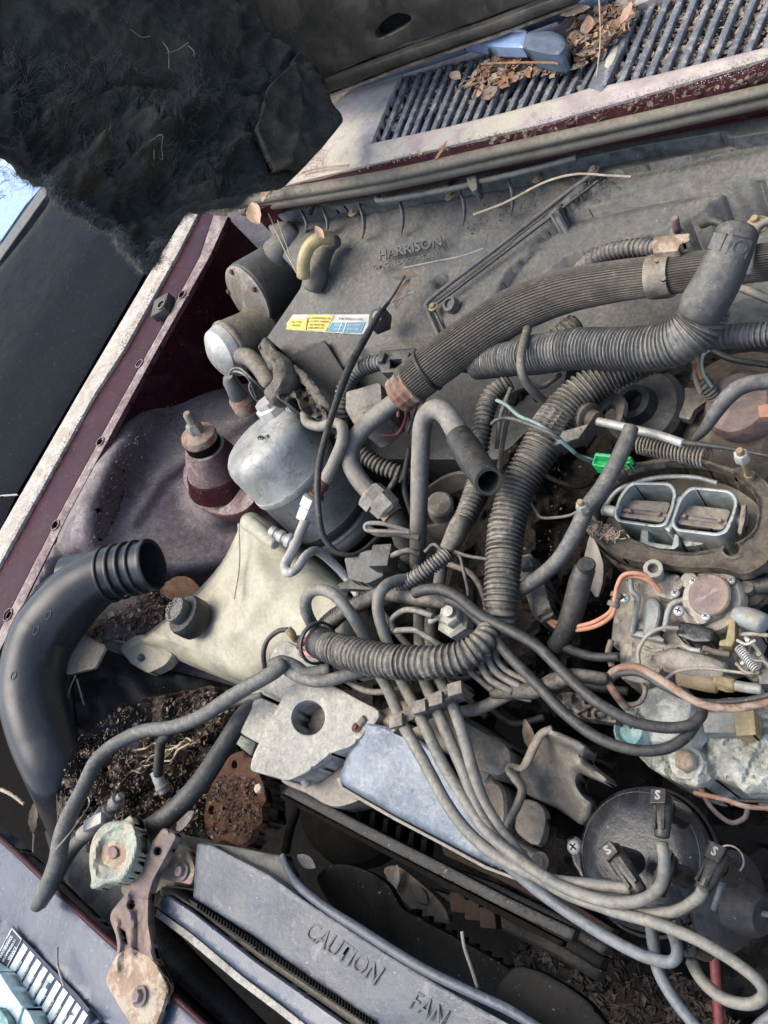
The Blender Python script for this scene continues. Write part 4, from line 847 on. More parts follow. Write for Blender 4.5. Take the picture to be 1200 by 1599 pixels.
for (s, x, y, a, z) in (('4', 404, 681, 62, 11), ('4', 411, 684, 62, 11), ('1', 418, 680, 62, 11), ('2 1', 407, 688, 60, 6)):
    # stamped digits lie on the dome
    r = ray(x, y); o0 = Vector((0, 0, CAMZ)); best = None
    for k in range(400, 1200):
        p = o0 + r * (k / 1000); d = p - Ab; t = d.dot(axd); rad = (d - axd * t).length
        pr = PR[:8]
        lim = None
        for (r1, z1), (r2, z2) in zip(pr, pr[1:]):
            if z1 <= t <= z2: lim = r1 + (r2 - r1) * (t - z1) / (z2 - z1)
        if lim and rad <= lim + .0006: best = k / 1000; break
    if best:
        o_ = o0 + r * (best - .0012)
        nn = (o_ - Ab); nn = nn - axd * (nn.dot(axd) - .05) ; nn.normalize()
        text(s, x, y, 0, z, a, MT['ink'], ac, pf=plane_proj(o_, nn), ext=.004, name='stamp', bold=.02)
# AC lines
s1 = thing('refrigerant_line', 'thin grey metal refrigerant pipe that loops from the side port down across the cream bottle', 'pipe', P(470, 850, -2))
tube('upper_pipe', [(476, 646, .5), (480, 660, .8), (500, 666, 1.6), (520, 660, 2.2), (534, 666, 2.4), (535, 690, 2), (522, 722, 1), (508, 752, .6)], [7.5, 7.5, 8, 8, 9, 10, 10, 11], MT['alu_dark'], s1, segs=16)
lpx('rusty_sleeve', (506, 748, .8), (494, 776, .2), [(9, 0), (12, .1), (12, .5), (9, .6), (9, .8), (12, .85), (12, 1)], MT['rust'], s1)
lpx('flare_nut', (491, 776, .4), (476, 812, -.4), [(13, 0), (19, .06), (19, .45), (15, .5), (17, .58), (16, 1)], MT['alu'], s1, segs=6)
tube('lower_pipe', [(480, 806, -.2), (470, 830, 0), (458, 858, .4), (446, 882, .8), (450, 894, 1), (464, 888, .8), (478, 868, .2), (494, 860, -1), (512, 872, -2.4), (538, 898, -4), (560, 930, -5)], [8, 8, 8, 8, 8, 7, 7, 7, 7, 7, 7], MT['alu'], s1, segs=16)
lpx('service_port', (464, 850, 0), (422, 828, 1.4), [(9, 0), (9, .2), (12, .22), (12, .36), (8, .38), (8, .5), (10, .52), (10, .66), (7, .68), (7, .8), (9, .82), (9, .95), (6, 1)], MT['alu'], s1, segs=18)
s2 = thing('suction_line', 'thick grey metal pipe curving from the copper-rusted ferrule down to a large hex joint', 'pipe', P(580, 750, -4))
tube('pipe', [(626, 620, 2.5), (606, 636, 2), (574, 662, 1.4), (552, 692, .6), (548, 722, 0), (562, 750, -.8), (584, 775, -1.6)], 14.5, MT['alu_dark'], s2, segs=22)
lpx('hex_joint', (574, 768, -1.4), (606, 796, -2.8), [(18, 0), (25, .1), (26, .5), (22, .55), (22, 1)], MT['alu_dark'], s2, segs=6)
lpx('hex_nut', (592, 776, -1.2), (612, 798, -2.2), [(20, 0), (20, .8), (15, 1)], MT['alu_dark'], s2, segs=6, ph=.4)
lpx('brass_collar', (604, 792, -2.4), (614, 804, -2.9), [(19, 0), (19, 1)], MT['brass_dirty'], s2, segs=6)
tube('tail_hose', [(612, 802, -3), (624, 826, -4), (632, 850, -5), (640, 880, -6)], 16, MT['plastic2'], s2)
# ------------------------------------------------------------------ the fluted hose
fh = thing('fluted_hose', 'thick lengthwise-fluted grey hose sweeping from the rusty ferrule up to the right edge', 'hose', P(850, 480, 1))
tube('hose', [(636, 604, 2.6), (676, 572, 2.8), (730, 532, 3.2), (800, 487, 3.6), (880, 456, 3.8), (960, 440, 4), (1035, 430, 4.2), (1110, 420, 4), (1230, 405, 3.6)], [32, 34, 34, 35, 33, 31, 30, 29, 28], MT['fluted'], fh, flute=(46, .034), rough=.01, step=14)
fe = lpx('ferrule', (618, 622, 2.4), (646, 600, 2.7), [(22, 0), (28, .08), (31, .3), (29, .45), (32, .6), (30, .75), (33, .95), (30, 1)], MT['copper_rust'], fh, segs=14, sharp=20)
ring('wire_band', P(668, 578, 2.8), P(730, 532, 3.2) - P(676, 572, 2.8), 34 * sc(680, 570, 3), .003, .0018, MT['rubber'], fh, segs=40)
hc = thing('hose_bracket', 'worn steel strap bolted round the fluted hose', 'clamp', P(1033, 420, 4))
ring('strap', P(1033, 431, 4.2), P(1110, 421, 4) - P(960, 441, 4), 31.5 * sc(1033, 430, 4), .0165, .0016, MT['steel_dirty'], hc, segs=40)
plate('tab', rnd([(1018, 380), (1022, 370), (1056, 366), (1078, 364), (1078, 376), (1062, 382), (1060, 392), (1020, 396)], 3), MT['rust_tan'], hc, h=6.2, thick=.6, bev=2, step=6)
lpx('long_bolt', (1060, 374, 4.5), (1054, 340, 7.5), [(7, 0), (7, .2), (11, .22), (11, .4), (6, .42), (6, .95), (4, 1)], MT['rust_purple'], hc, segs=12)
lpx('rivet', (1026, 408, 7.0), (1026, 406, 7.3), [(4, 0), (3, 1)], MT['steel_dirty'], hc, segs=12); lpx('rivet', (1036, 436, 6.6), (1036, 434, 6.9), [(5, 0), (4, 1)], MT['steel_dirty'], hc, segs=12)
# ribbed vent hose behind
tube('ribbed_hose', [(905, 428, -.2), (925, 408, 1.2), (955, 394, 1.8), (990, 388, 2.1), (1022, 388, 2.2)], 14, MT['conduit_pale'], rib=(8, .2), label='short ribbed grey hose tucked between the heater box and the strapped fluted hose', cat='conduit', segs=20)
# smooth elbow + big ribbed harness
eb = thing('clip_elbow', 'smooth grey elbow with a riveted clip, standing at the end of the large ribbed sleeve', 'elbow', P(1130, 440, 6))
tube('elbow', [(1152, 362, 9), (1140, 395, 8.6), (1120, 440, 7.6), (1098, 478, 6.6), (1092, 492, 6.2)], [33, 34, 36, 37, 34], MT['rubber_grey'], eb, segs=30, rough=.03)
def on_tube(px, py, a, b, r):
    "first point of the ray through (px,py) on a capsule a-b"
    q = ray(px, py); o = Vector((0, 0, CAMZ))
    for k in range(2000, 12000):
        p = o + q * (k / 10000); ab = b - a; t = max(0, min(1, (p - a).dot(ab) / ab.length_squared)); c = a + ab * t
        if (p - c).length < r: return p, (p - c).normalized()
    return P(px, py), UP
for (x, y, u, v, kind) in ((1154, 386, 17, 15, 'clip_plate'), (1122, 378, 12, 13, 'clip_tab')):
    p_, n_ = on_tube(x, y, P(1152, 362, 9), P(1120, 440, 7.6), 34 * sc(1140, 400, 8))
    a_ = (P(1120, 440, 7.6) - P(1152, 362, 9)).normalized(); c_ = n_.cross(a_).normalized(); k_ = sc(x, y, 10)
    o_ = box(kind, p_, a_ * v * k_, c_ * u * k_, n_ * .0015, MT['rubber_grey'], eb)
    if kind == 'clip_plate': ring('rivet', p_ + n_ * .002, n_, .0035, .001, .001, MT['rubber_grey'], o_)
tube('ribbed_sleeve', [(1104, 478, 6.0), (1090, 508, 5.2), (1062, 532, 4.8), (1020, 543, 4.4), (960, 545, 4), (900, 545, 3.6), (850, 552, 3), (800, 560, 2.2), (745, 570, 1.2)], [36, 37, 36, 34, 32, 31, 30, 26, 22], MT['conduit_pale'], rib=(6.4, .13), segs=32, label='large pale ribbed sleeve bending from the clipped elbow left behind the fluted hose', cat='conduit', rough=.02)
tube('lower_sleeve', [(1060, 545, 1.2), (1000, 566, 1.4), (945, 590, 1.6), (900, 622, 1.8), (868, 660, 2), (835, 715, 2), (808, 765, 1.8), (792, 820, 1.6), (786, 880, 1.4), (782, 950, 1), (780, 985, 0)], [22, 24, 27, 29, 30, 28, 26, 27, 27, 25, 23], MT['conduit'], rib=(7.6, .17), segs=30, label='long ribbed black sleeve curving down the middle of the bay past the green plug', cat='conduit', rough=.02)
tube('rear_sleeve', [(700, 560, .2), (760, 568, .6), (820, 556, 1.4), (870, 530, 1.8), (900, 505, 1.6)], [16, 16, 18, 18, 16], MT['conduit'], rib=(7, .2), segs=20, label='dark ribbed sleeve partly hidden under the fluted hose and the large pale sleeve', cat='conduit')
tube('side_sleeve', [(1105, 528, 2.2), (1130, 526, 2.4), (1170, 523, 2.6), (1230, 520, 2.6)], 18, MT['conduit_pale'], rib=(8, .2), segs=22, label='short ribbed sleeve leaving the frame at the right above the green and red wires', cat='conduit')
cl = thing('sleeve_clip', 'ridged dark plastic clip snapped on the long sleeve under two green wires', 'clip', P(865, 660, 4))
axc = (P(835, 715, 2) - P(900, 622, 1.8)).normalized()
lathe('clip_body', P(874, 650, 1.9) , axc, [(29 * sc(870, 655, 2), 0), (32 * sc(870, 655, 2), .002), (32 * sc(870, 655, 2), .016), (29 * sc(870, 655, 2), .018)], MT['conduit'], cl, segs=40, lobes=(0, .04, lambda t: 1 if math.sin(t * 14) > 0 else -1), sharp=20)
box('clip_foot', P(898, 684, 2.2), axc * .007, Vector((.010, .004, 0)), Vector((0, 0, .006)), MT['conduit'], cl)
# thin loop cable to heater
lp = tube('looped_hose', [(824, 514, 4.2), (816, 545, 5.2), (814, 575, 5.2), (824, 600, 4), (846, 624, 2), (862, 640, .8)], 7, MT['rubber_tan'], label='thin tan hose looping down over the pale ribbed sleeve', cat='hose')
tube('stub_wire', [(826, 598, 3), (846, 604, 2), (866, 592, 1.4), (875, 585, 1)], 4, MT['rubber_tan'], label='short tan wire branching off behind the thin looped hose', cat='wire')
# black cable down to the canister
tube('thin_cable', [(633, 430, 2.6), (610, 468, 2.2), (590, 494, 2.6), (574, 522, 2.6), (548, 570, 3.2), (527, 625, 4), (508, 685, 4.6), (497, 740, 4.6), (498, 800, 3.6), (506, 838, 2.2), (524, 860, 1), (548, 867, 0), (570, 858, -1), (592, 838, -2.2)], [1.6, 2, 5, 6, 6.5, 6, 5.5, 5.5, 5, 5, 4.5, 4, 4, 4], MT['rubber'], label='thin glossy black cable hanging from the heater housing in front of the silver canister', cat='cable', segs=12)
# harness loop with moulded clip
hl = thing('harness_loop', 'ribbed wiring loop with a square moulded clip under the heater housing', 'wiring harness', P(560, 600, 0))
tube('loom', [(543, 712, -3), (534, 680, -2), (533, 645, -.6), (538, 610, .6), (556, 582, 1.4), (585, 568, 1.8), (620, 563, 1.8), (655, 562, 1.4), (690, 575, .5)], [9, 10, 11, 12, 12, 12, 12, 11, 10], MT['conduit_pale'], hl, rib=(7, .22), segs=18)
cp = plate('moulded_clip', rnd([(592, 548), (650, 543), (652, 556), (646, 580), (596, 583), (590, 565)], 3), MT['plastic2'], hl, h=3.2, thick=2.4, bev=3, step=8, holes=[[(610, 562), (634, 561), (634, 574), (610, 575)]])
for x in (598, 636): box('clip_tooth', P(x, 560, 3.4), Vector((.003, 0, 0)), Vector((0, .005, 0)), Vector((0, 0, .003)), MT['plastic2'], cp)
for k, (q, m) in enumerate([([(620, 574, 2), (618, 590, 2), (624, 610, 1), (622, 650, -1)], 'pink'), ([(626, 576, 2), (634, 600, 1), (640, 660, -2)], 'rubber'), ([(632, 576, 2), (640, 596, 1), (645, 640, -1.5)], 'rubber_grey')]): wire('loom_wire', q, 2.6, MT[m], hl)
rl = thing('relay', 'boxy grey relay with worn printing between the wiring loop and the suction pipe', 'relay', P(570, 650, -3))
plate('relay_case', rnd([(541, 612), (590, 598), (596, 600), (598, 640), (572, 664), (556, 668), (540, 640)], 4), MT['alu_dark'], rl, h=pl((541, 612, 1.2), (590, 598, 1.4), (556, 668, 0)), thick=4, bev=4, step=8)
text('D.F.P.', 578, 644, 1.1, 9, -18, MT['ink'], rl, ext=.004, bold=.02); text('INDUSTRIES', 572, 636, 1.15, 5, -18, MT['ink'], rl, ext=.004)
for k, (q, m) in enumerate([([(637, 636, 0), (632, 660, -.6), (620, 678, -1), (600, 680, -1.6)], 'red'), ([(650, 634, -.4), (642, 660, -1), (636, 676, -1.6)], 'rubber_grey'), ([(662, 630, -.4), (655, 655, -1), (646, 674, -1.6)], 'red'), ([(672, 626, -.4), (668, 650, -1), (662, 672, -1.6)], 'conduit')]):
    tube('relay_wire', q, 3, MT[m], rl, segs=8)
tube('hidden_sleeve', [(564, 706, -4), (590, 725, -5), (620, 738, -6), (640, 745, -7)], 13, MT['conduit'], rib=(7, .2), label='dark ribbed sleeve in the shadow behind the suction pipe', cat='conduit')
# heater pipe with rubber end
hp_ = thing('heater_pipe', 'upright grey metal pipe bent over into an open black rubber sleeve', 'pipe', P(655, 880, -8))
tube('metal_pipe', [(652, 900, -7), (653, 850, -4), (655, 780, -1), (657, 710, 1.6), (661, 660, 3.2), (676, 640, 4), (695, 645, 4.2), (712, 670, 3.8), (724, 695, 3.4)], [12, 13, 14, 14.5, 15, 16, 17, 18, 18], MT['alu_dark'], hp_, segs=24)
tube('rubber_sleeve', [(716, 680, 3.6), (728, 700, 3.6), (746, 728, 4.4), (764, 752, 6)], [21, 24, 24, 23], MT['rubber'], hp_, segs=30, wall=5, caps=(1, 1), rough=.03)
# middle loom and taped joint
ml = thing('middle_loom', 'dusty ribbed wiring loom ending in grey tape left of the long sleeve', 'wiring harness', P(740, 780, -2))
tube('upper_loom', [(795, 598, .8), (774, 612, 1), (760, 636, 1), (752, 680, .6), (748, 720, 0)], [14, 15, 15, 14, 13], MT['conduit'], ml, rib=(7.5, .2), segs=18)
tube('lower_loom', [(752, 740, -1), (740, 775, -.6), (728, 805, -.2), (718, 825, 0)], [17, 17, 16, 15], MT['conduit'], ml, rib=(7.5, .16), segs=20)
tube('taped_end', [(722, 815, .1), (712, 835, .4), (698, 858, .6)], [17, 17, 12], MT['rubber_tan'], ml, rough=.12, segs=18)
tube('thin_loom', [(700, 866, .6), (680, 880, 1), (655, 898, 1.2), (625, 918, 1), (600, 936, .4)], [11, 12, 12, 12, 11], MT['conduit_pale'], ml, rib=(5.5, .2), segs=18)
for q in ([(705, 862, .4), (718, 868, .2), (724, 890, 0), (730, 915, -.6), (732, 930, -1)], [(708, 860, .4), (730, 868, .6), (760, 873, .8)], [(692, 862, .8), (678, 850, 1), (664, 862, 1)]): wire('branch_wire', q, 3, MT['rubber_grey'], ml)
for (q, m) in (([(776, 625, 3), (792, 633, 3.2), (812, 650, 3), (840, 662, 4.6), (868, 682, 4.4), (890, 700, 3), (905, 712, 1.6), (926, 718, .8)], 'green_wire'), ([(768, 662, 3), (778, 655, 3.2), (800, 654, 3), (840, 668, 4.8), (866, 680, 4.6), (886, 696, 3.2), (904, 712, 1.8), (924, 722, .8)], 'rubber_grey')):
    wire('green_lead', q, 3.1, MT[m], label='pale %s lead running across the long sleeve to the bright green plug' % ('green' if m == 'green_wire' else 'grey'), cat='wire')
gp = thing('green_plug', 'bright green plastic plug at the end of two thin leads', 'connector', P(945, 718, .4))
plate('plug_shell', rnd([(924, 726), (930, 708), (962, 714), (988, 714), (984, 724), (966, 722), (952, 732)], 2), MT['green'], gp, h=feat(1.2, ('s', [(930, 714), (980, 716), (975, 722), (930, 724)], -.3, 2)), thick=1.2, bev=2, step=5)
plate('plug_lip', rnd([(928, 712), (931, 707), (986, 713), (985, 717)], 1), MT['green'], gp, h=1.7, thick=.8, bev=1, step=5)
# rods beside the middle loom
for k, q in enumerate([[(798, 606, 1), (782, 650, .4), (776, 700, -1)], [(796, 640, 0), (786, 690, -1.4), (778, 740, -2)]]): tube('steel_rod', q, 3.6, MT['bracket'], label=('upper' if k == 0 else 'lower') + ' thin grey rod standing behind the dusty middle loom', cat='rod')
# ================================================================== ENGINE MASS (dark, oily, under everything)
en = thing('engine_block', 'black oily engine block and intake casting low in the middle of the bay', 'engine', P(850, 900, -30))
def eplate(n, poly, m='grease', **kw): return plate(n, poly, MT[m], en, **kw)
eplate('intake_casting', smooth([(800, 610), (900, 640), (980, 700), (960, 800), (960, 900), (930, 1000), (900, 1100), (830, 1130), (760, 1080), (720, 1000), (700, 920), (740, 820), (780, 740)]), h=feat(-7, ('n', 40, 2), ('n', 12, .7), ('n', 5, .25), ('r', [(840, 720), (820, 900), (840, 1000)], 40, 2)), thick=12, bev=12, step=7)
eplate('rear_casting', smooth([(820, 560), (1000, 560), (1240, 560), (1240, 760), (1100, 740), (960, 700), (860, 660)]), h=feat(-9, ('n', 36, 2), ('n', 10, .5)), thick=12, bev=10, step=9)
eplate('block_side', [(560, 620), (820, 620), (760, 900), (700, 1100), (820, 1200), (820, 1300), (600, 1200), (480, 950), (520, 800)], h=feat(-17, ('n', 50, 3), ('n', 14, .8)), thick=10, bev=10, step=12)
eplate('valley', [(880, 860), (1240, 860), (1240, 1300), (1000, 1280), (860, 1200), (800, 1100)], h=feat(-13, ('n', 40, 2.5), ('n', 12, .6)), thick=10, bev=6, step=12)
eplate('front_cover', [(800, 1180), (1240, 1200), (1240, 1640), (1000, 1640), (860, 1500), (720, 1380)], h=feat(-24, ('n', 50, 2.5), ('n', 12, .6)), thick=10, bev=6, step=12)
lathe('oil_cap', P(1005, 640, -4), Vector((-.1, -.2, 1)), [(.032, -.02), (.034, 0), (.03, .006), (.016, .008), (.014, .02), (.009, .021), (.007, .012)], MT['rubber'], en, segs=36)
scatter('oily_grit', [(780, 700), (950, 720), (960, 900), (920, 1000), (790, 1000)], -5.4, 500, [MT['grease'], MT['soil'], MT['leaf_dull']], 11, 2, 6, .1, en, chunk=.7)
scatter('sump_litter', [(830, 1460), (1000, 1480), (1120, 1560), (1180, 1640), (900, 1640), (800, 1500)], -21, 1100, [MT['litter_dark'], MT['litter_dim'], MT['soil'], MT['litter_dark']], 12, 8, 30, .5, en)
# brake booster / kickdown area at right rear
bb = thing('valve_housing', 'round brown-black diaphragm housing behind the carburettor at the right edge', 'housing', P(1150, 650, -6))
lathe('bowl', P(1150, 655, -6), Vector((-.15, -.25, 1)), [(.052, -.03), (.054, 0), (.05, .006), (.042, .010), (.036, .014), (.02, .017), (0, .018)], MT['gasket'], bb, segs=44)
lathe('rusty_boss', P(1165, 640, -4.4), Vector((-.15, -.25, 1)), [(.026, 0), (.026, .012), (.022, .018), (0, .02)], MT['rust_purple'], bb, segs=30)
plate('support_tab', rnd([(1060, 652), (1070, 605), (1130, 612), (1110, 622), (1085, 640), (1078, 656)], 3), MT['alu_dark'], bb, h=-3.5, thick=.6, bev=2, step=8)
plate('orange_tab', rnd([(1184, 634), (1215, 626), (1215, 650), (1186, 652)], 2), MT['orange_wire'], bb, h=-.5, thick=.6, bev=1)
tube('vacuum_pipe', [(1082, 690, .5), (1102, 668, 2), (1120, 640, 3), (1142, 615, 3.6), (1168, 600, 3.8), (1230, 592, 3.4)], [5, 9, 12, 13, 13, 13], MT['rubber_grey'], label='bent grey hose rising over the diaphragm housing to the right edge', cat='hose', rough=.05)
for k, (q, m) in enumerate([([(1066, 552, 1), (1084, 566, .4), (1086, 590, -1), (1094, 612, -2)], 'copper_rust'), ([(1112, 544, 1.4), (1098, 556, 1), (1098, 580, 0), (1112, 604, -1.4)], 'green_wire'), ([(1108, 540, 1), (1090, 552, .6), (1090, 572, 0), (1096, 590, -1)], 'orange_wire')]):
    wire('bay_wire', q, 4 if k != 1 else 2.4, MT[m], label='%s wire dropping into a small ribbed sleeve at the right rear' % ('brown', 'thin green', 'dull orange')[k], cat='wire')
tube('small_sleeve', [(1086, 584, -1.6), (1100, 600, -2), (1118, 620, -3), (1130, 640, -4)], 12, MT['conduit'], rib=(6, .2), label='small black ribbed sleeve that takes three coloured wires down', cat='conduit')
tube('side_pipe', [(1150, 446, 3), (1175, 456, 3), (1230, 480, 3)], 7, MT['alu_dark'], label='thin grey pipe slanting out of the frame beneath the fluted hose', cat='pipe')
# throttle cable
tc_ = thing('throttle_cable', 'throttle cable with a bright steel tube, rubber end and return spring behind the carburettor', 'cable', P(1000, 680, 0))
tube('steel_tube', [(934, 658, 1.4), (980, 668, 1.6), (1030, 680, 1.8), (1066, 692, 1.8)], 7, MT['alu'], tc_, segs=18)
tube('black_end', [(1060, 690, 1.8), (1110, 696, 1.6), (1160, 704, 1.2), (1200, 712, 1)], [5, 4, 3, 3], MT['rubber'], tc_)
lathe('rubber_boot', P(908, 650, 1.2), P(934, 658, 1.4) - P(900, 648, 1.2), [(.006, -.006), (.012, -.004), (.0125, 0), (.010, .002), (.0125, .004), (.012, .008), (.008, .01), (.007, .016)], MT['gasket'], tc_, segs=24)
plate('cable_bracket', smooth([(905, 640), (930, 618), (955, 612), (976, 622), (974, 645), (968, 662), (960, 660), (962, 640), (950, 632), (930, 650)]), MT['bracket'], tc_, h=-.2, thick=.6, bev=3, step=6)
# spring coil
vs = []; c1 = P(1000, 694, .2); c2 = P(1105, 715, .2); a_ = (c2 - c1).normalized(); n_ = a_.orthogonal().normalized(); b_ = a_.cross(n_)
path = [c1 + (c2 - c1) * (i / 340) + (n_ * math.cos(i * .35) + b_ * math.sin(i * .35)) * .0068 for i in range(341)]
T, fr = frames(path); fs = []
for p_, (u, v) in zip(path, fr):
    for a in range(6): vs.append(p_ + (u * math.cos(a * 1.047) + v * math.sin(a * 1.047)) * .0008)
for i in range(340):
    for a in range(6): fs.append((i * 6 + a, i * 6 + (a + 1) % 6, (i + 1) * 6 + (a + 1) % 6, (i + 1) * 6 + a))
mk('return_spring', vs, fs, MT['steel_dirty'], tc_, sharp=0)
tube('breather_hose', [(986, 668, 3.4), (978, 690, 3.4), (960, 728, 3.2), (940, 764, 3), (918, 792, 3), (900, 830, 2.6), (874, 872, 2), (842, 902, 1), (806, 926, 0)], [12, 13, 13, 14, 13, 13, 12, 12, 11], MT['rubber_grey'], label='straight grey rubber hose crossing over the rim of the carburettor beside the left stud', cat='hose', segs=22, rough=.02)
# ------------------------------------------------------------------ CARBURETTOR
cb_ = thing('carburettor', 'two-barrel carburettor with its air cleaner off, pale blue-grey throats open', 'carburettor', P(1060, 820, -8))
outer = smooth([(915, 827), (922, 808), (930, 785), (946, 758), (967, 737), (987, 724), (1010, 720), (1040, 713), (1075, 712), (1100, 715), (1125, 724), (1147, 730), (1165, 728), (1185, 740), (1204, 760), (1206, 790), (1210, 840), (1204, 872), (1180, 892), (1158, 898), (1130, 890), (1100, 888), (1066, 888), (1033, 882), (1000, 880), (967, 870), (945, 855), (930, 842)], 3)
inner = smooth([(927, 797), (936, 774), (955, 752), (985, 733), (1015, 726), (1050, 722), (1090, 724), (1125, 732), (1160, 752), (1180, 776), (1184, 800), (1178, 826), (1160, 842), (1135, 852), (1093, 861), (1060, 861), (1025, 855), (990, 842), (960, 827), (936, 813)], 3)
bL = rnd([(958, 806), (966, 776), (984, 752), (1048, 753), (1058, 768), (1052, 795), (1041, 822), (1025, 824), (965, 816)], 10); bLi = rnd([(963, 803), (971, 778), (987, 757), (1044, 758), (1052, 770), (1047, 793), (1037, 817), (1024, 819), (968, 811)], 9)
bR = rnd([(1047, 818), (1060, 778), (1078, 759), (1142, 765), (1154, 780), (1148, 805), (1137, 832), (1122, 838), (1056, 830)], 10); bRi = rnd([(1053, 815), (1065, 781), (1081, 764), (1139, 770), (1148, 782), (1143, 803), (1132, 827), (1120, 832), (1059, 825)], 9)
plate('gasket_ring', outer, MT['gasket'], cb_, h=feat(.1, ('r', inner + [inner[0]], 7, .4), ('r', outer + [outer[0]], 9, .35), ('n', 18, .08), ('b', 1143, 857, 22, .3)), thick=.8, bev=6, bevh=.5, step=4, holes=[inner, circ(1143, 857, 12, 20, 10)])
plate('horn_wall', outer, MT['gasket'], cb_, h=-.75, thick=2.7, bev=2, step=9, holes=[inner, circ(1143, 857, 12, 20, 10)])
plate('hole_floor', drop(circ(1143, 857, 16, 20, 14), 0, -2.6), MT['black'], cb_, h=-2.6, thick=.3, bev=0)
plate('lower_flange', smooth([(930, 850), (970, 880), (1033, 892), (1100, 900), (1160, 908), (1215, 880), (1215, 912), (1150, 925), (1090, 905), (1030, 903), (980, 892), (950, 872)]), MT['gasket'], cb_, h=-2, thick=2.5, bev=4, step=7)
plate('air_horn_floor', drop(inner, -.7, -3.3), MT['alu_dark'], cb_, h=-3.3, thick=1, bev=0, step=12, holes=[drop(bLi, 0, -3.3), drop(bRi, 0, -3.3)])
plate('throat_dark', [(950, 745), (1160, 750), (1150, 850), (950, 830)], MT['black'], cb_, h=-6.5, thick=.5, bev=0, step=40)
for nm, o_, i_ in (('left_throat', bL, bLi), ('right_throat', bR, bRi)):
    plate('throat_wall', o_, MT['carb'], cb_, h=0, thick=4.2, bev=2, bevh=.12, step=8, edge=5, holes=[i_])
def choke(poly, ln, sx):
    c_ = plate('choke_plate', rnd(poly, 7), MT['alu_dark'], cb_, h=pl((poly[0][0], poly[0][1], -1.2), (poly[1][0], poly[1][1], -1.2), (poly[2][0], poly[2][1], -.5)), thick=.25, bev=1.5, bevh=.06, step=9)
    tube('choke_shaft', [(ln[0][0], ln[0][1], -.75), (ln[1][0], ln[1][1], -.75)], 4.2, MT['rust_purple'], c_, segs=12)
    for x, y in sx: lpx('shaft_screw', (x, y, -.55), (x - 1, y - 2, -.3), [(4.4, 0), (4, .6), (2.5, 1)], MT['rust_purple'], c_, segs=12)
choke([(982, 780), (1048, 784), (1036, 816), (964, 806), (970, 794)], ((966, 796), (1044, 806)), ((984, 799), (1030, 803)))
choke([(1074, 788), (1142, 796), (1130, 828), (1056, 818), (1062, 804)], ((1056, 806), (1136, 818)), ((1070, 807), (1125, 814)))
plate('float_vent', rnd([(999, 850), (1002, 824), (1013, 826), (1013, 846), (1050, 852), (1054, 833), (1060, 836), (1061, 852), (1054, 858), (1004, 856)], 2), MT['carb'], cb_, h=-.9, thick=2.6, bev=1.5, step=6)
plate('centre_web', rnd([(1056, 776), (1064, 774), (1052, 818), (1046, 832), (1036, 824), (1044, 816)], 3), MT['carb'], cb_, h=-.3, thick=3.5, bev=2, step=6)
plate('vent_base', rnd([(1062, 836), (1104, 838), (1100, 850), (1070, 854)], 4), MT['corroded'], cb_, h=-1.6, thick=1.6, bev=2, step=6, holes=[circ(1082, 841, 3, 8)])
tube('pivot_boss', [(944, 796, -1), (962, 800, -1)], 9, MT['carb'], cb_)
tube('rear_wall', [(945, 790, -2), (968, 764, -1.6), (1020, 747, -1.4), (1080, 745, -1.4), (1120, 754, -1.6)], 4, MT['carb'], cb_)
lv = plate('choke_lever', rnd([(1152, 832), (1158, 790), (1165, 786), (1164, 810), (1158, 834)], 2), MT['steel_dirty'], cb_, h=0, thick=.4, bev=1, step=6)
tube('lever_pin', [(1148, 812, -1), (1166, 814, -1)], 9, MT['carb'], cb_)
for (x, y, xb, yb) in ((909, 790, 926, 826), (1158, 711, 1174, 752)):
    sd = lpx('hold_down_stud', (xb, yb, -.5), (x, y, 5 if x < 1000 else 4), [(7, 0), (7, .3), (5.5, .3), (5.5, 1)], MT['brass_dirty'], cb_, segs=14)
    a_ = (P(x, y, 3) - P(xb, yb, -.5)).normalized(); c_ = P(x, y, 5 if x < 1000 else 4); k_ = sc(x, y, 3) * (10 if x < 1000 else 12)
    o_ = lathe('stud_nut', c_ - a_ * .002, a_, [(k_, -.003), (k_, .003), (k_ * .8, .0045), (k_ * .55, .0045)], MT['alu'], cb_, segs=6); lathe('stud_tip', c_ + a_ * .002, a_, [(k_ * .5, 0), (k_ * .5, .0035), (k_ * .4, .0045)], MT['brass_dirty'], cb_, segs=14)
# fuel bowl side / choke housing
plate('bowl_casting', rnd([(965, 930), (975, 900), (1010, 880), (1060, 890), (1080, 900), (1160, 905), (1170, 960), (1150, 1010), (1080, 1030), (1060, 1010), (1040, 1030), (1030, 1060), (1010, 1072), (970, 1060), (968, 1012), (954, 1006), (958, 970)], 5), MT['carb_dirt'], cb_, h=feat(-2.6, ('n', 16, .3), ('n', 5, .12), ('s', [(975, 905), (1150, 905), (1130, 960), (985, 990)], .5, 5)), thick=6, bev=5, step=5)
plate('bowl_lid', rnd([(1012, 905), (1024, 895), (1062, 898), (1068, 912), (1062, 930), (1050, 938), (1024, 930)], 4), MT['carb_dirt'], cb_, h=feat(-.9, ('n', 9, .2)), thick=2, bev=3, step=5)
lathe('vent_tower', P(1024, 900, -1), P(1019, 884, 1.2) - P(1024, 900, -1), [(.006, 0), (.006, .01), (.0062, .018), (.005, .0185), (.0035, .0185), (.003, .012)], MT['carb_dirt'], cb_, segs=24)
lathe('cap_flange', P(1110, 938, -1.6), Vector((-.15, -.2, 1)), [(.0215, -.006), (.022, 0), (.0205, .003), (.0155, .004), (.0150, .009), (.0138, .0105)], MT['carb_dirt'], cb_, segs=40)
lathe('cap_disc', P(1110, 930, -.6), Vector((-.15, -.2, 1)), [(.0138, 0), (.0138, .002), (.0128, .0032), (.004, .0036), (0, .003)], MT['rust_purple'], cb_, segs=36)
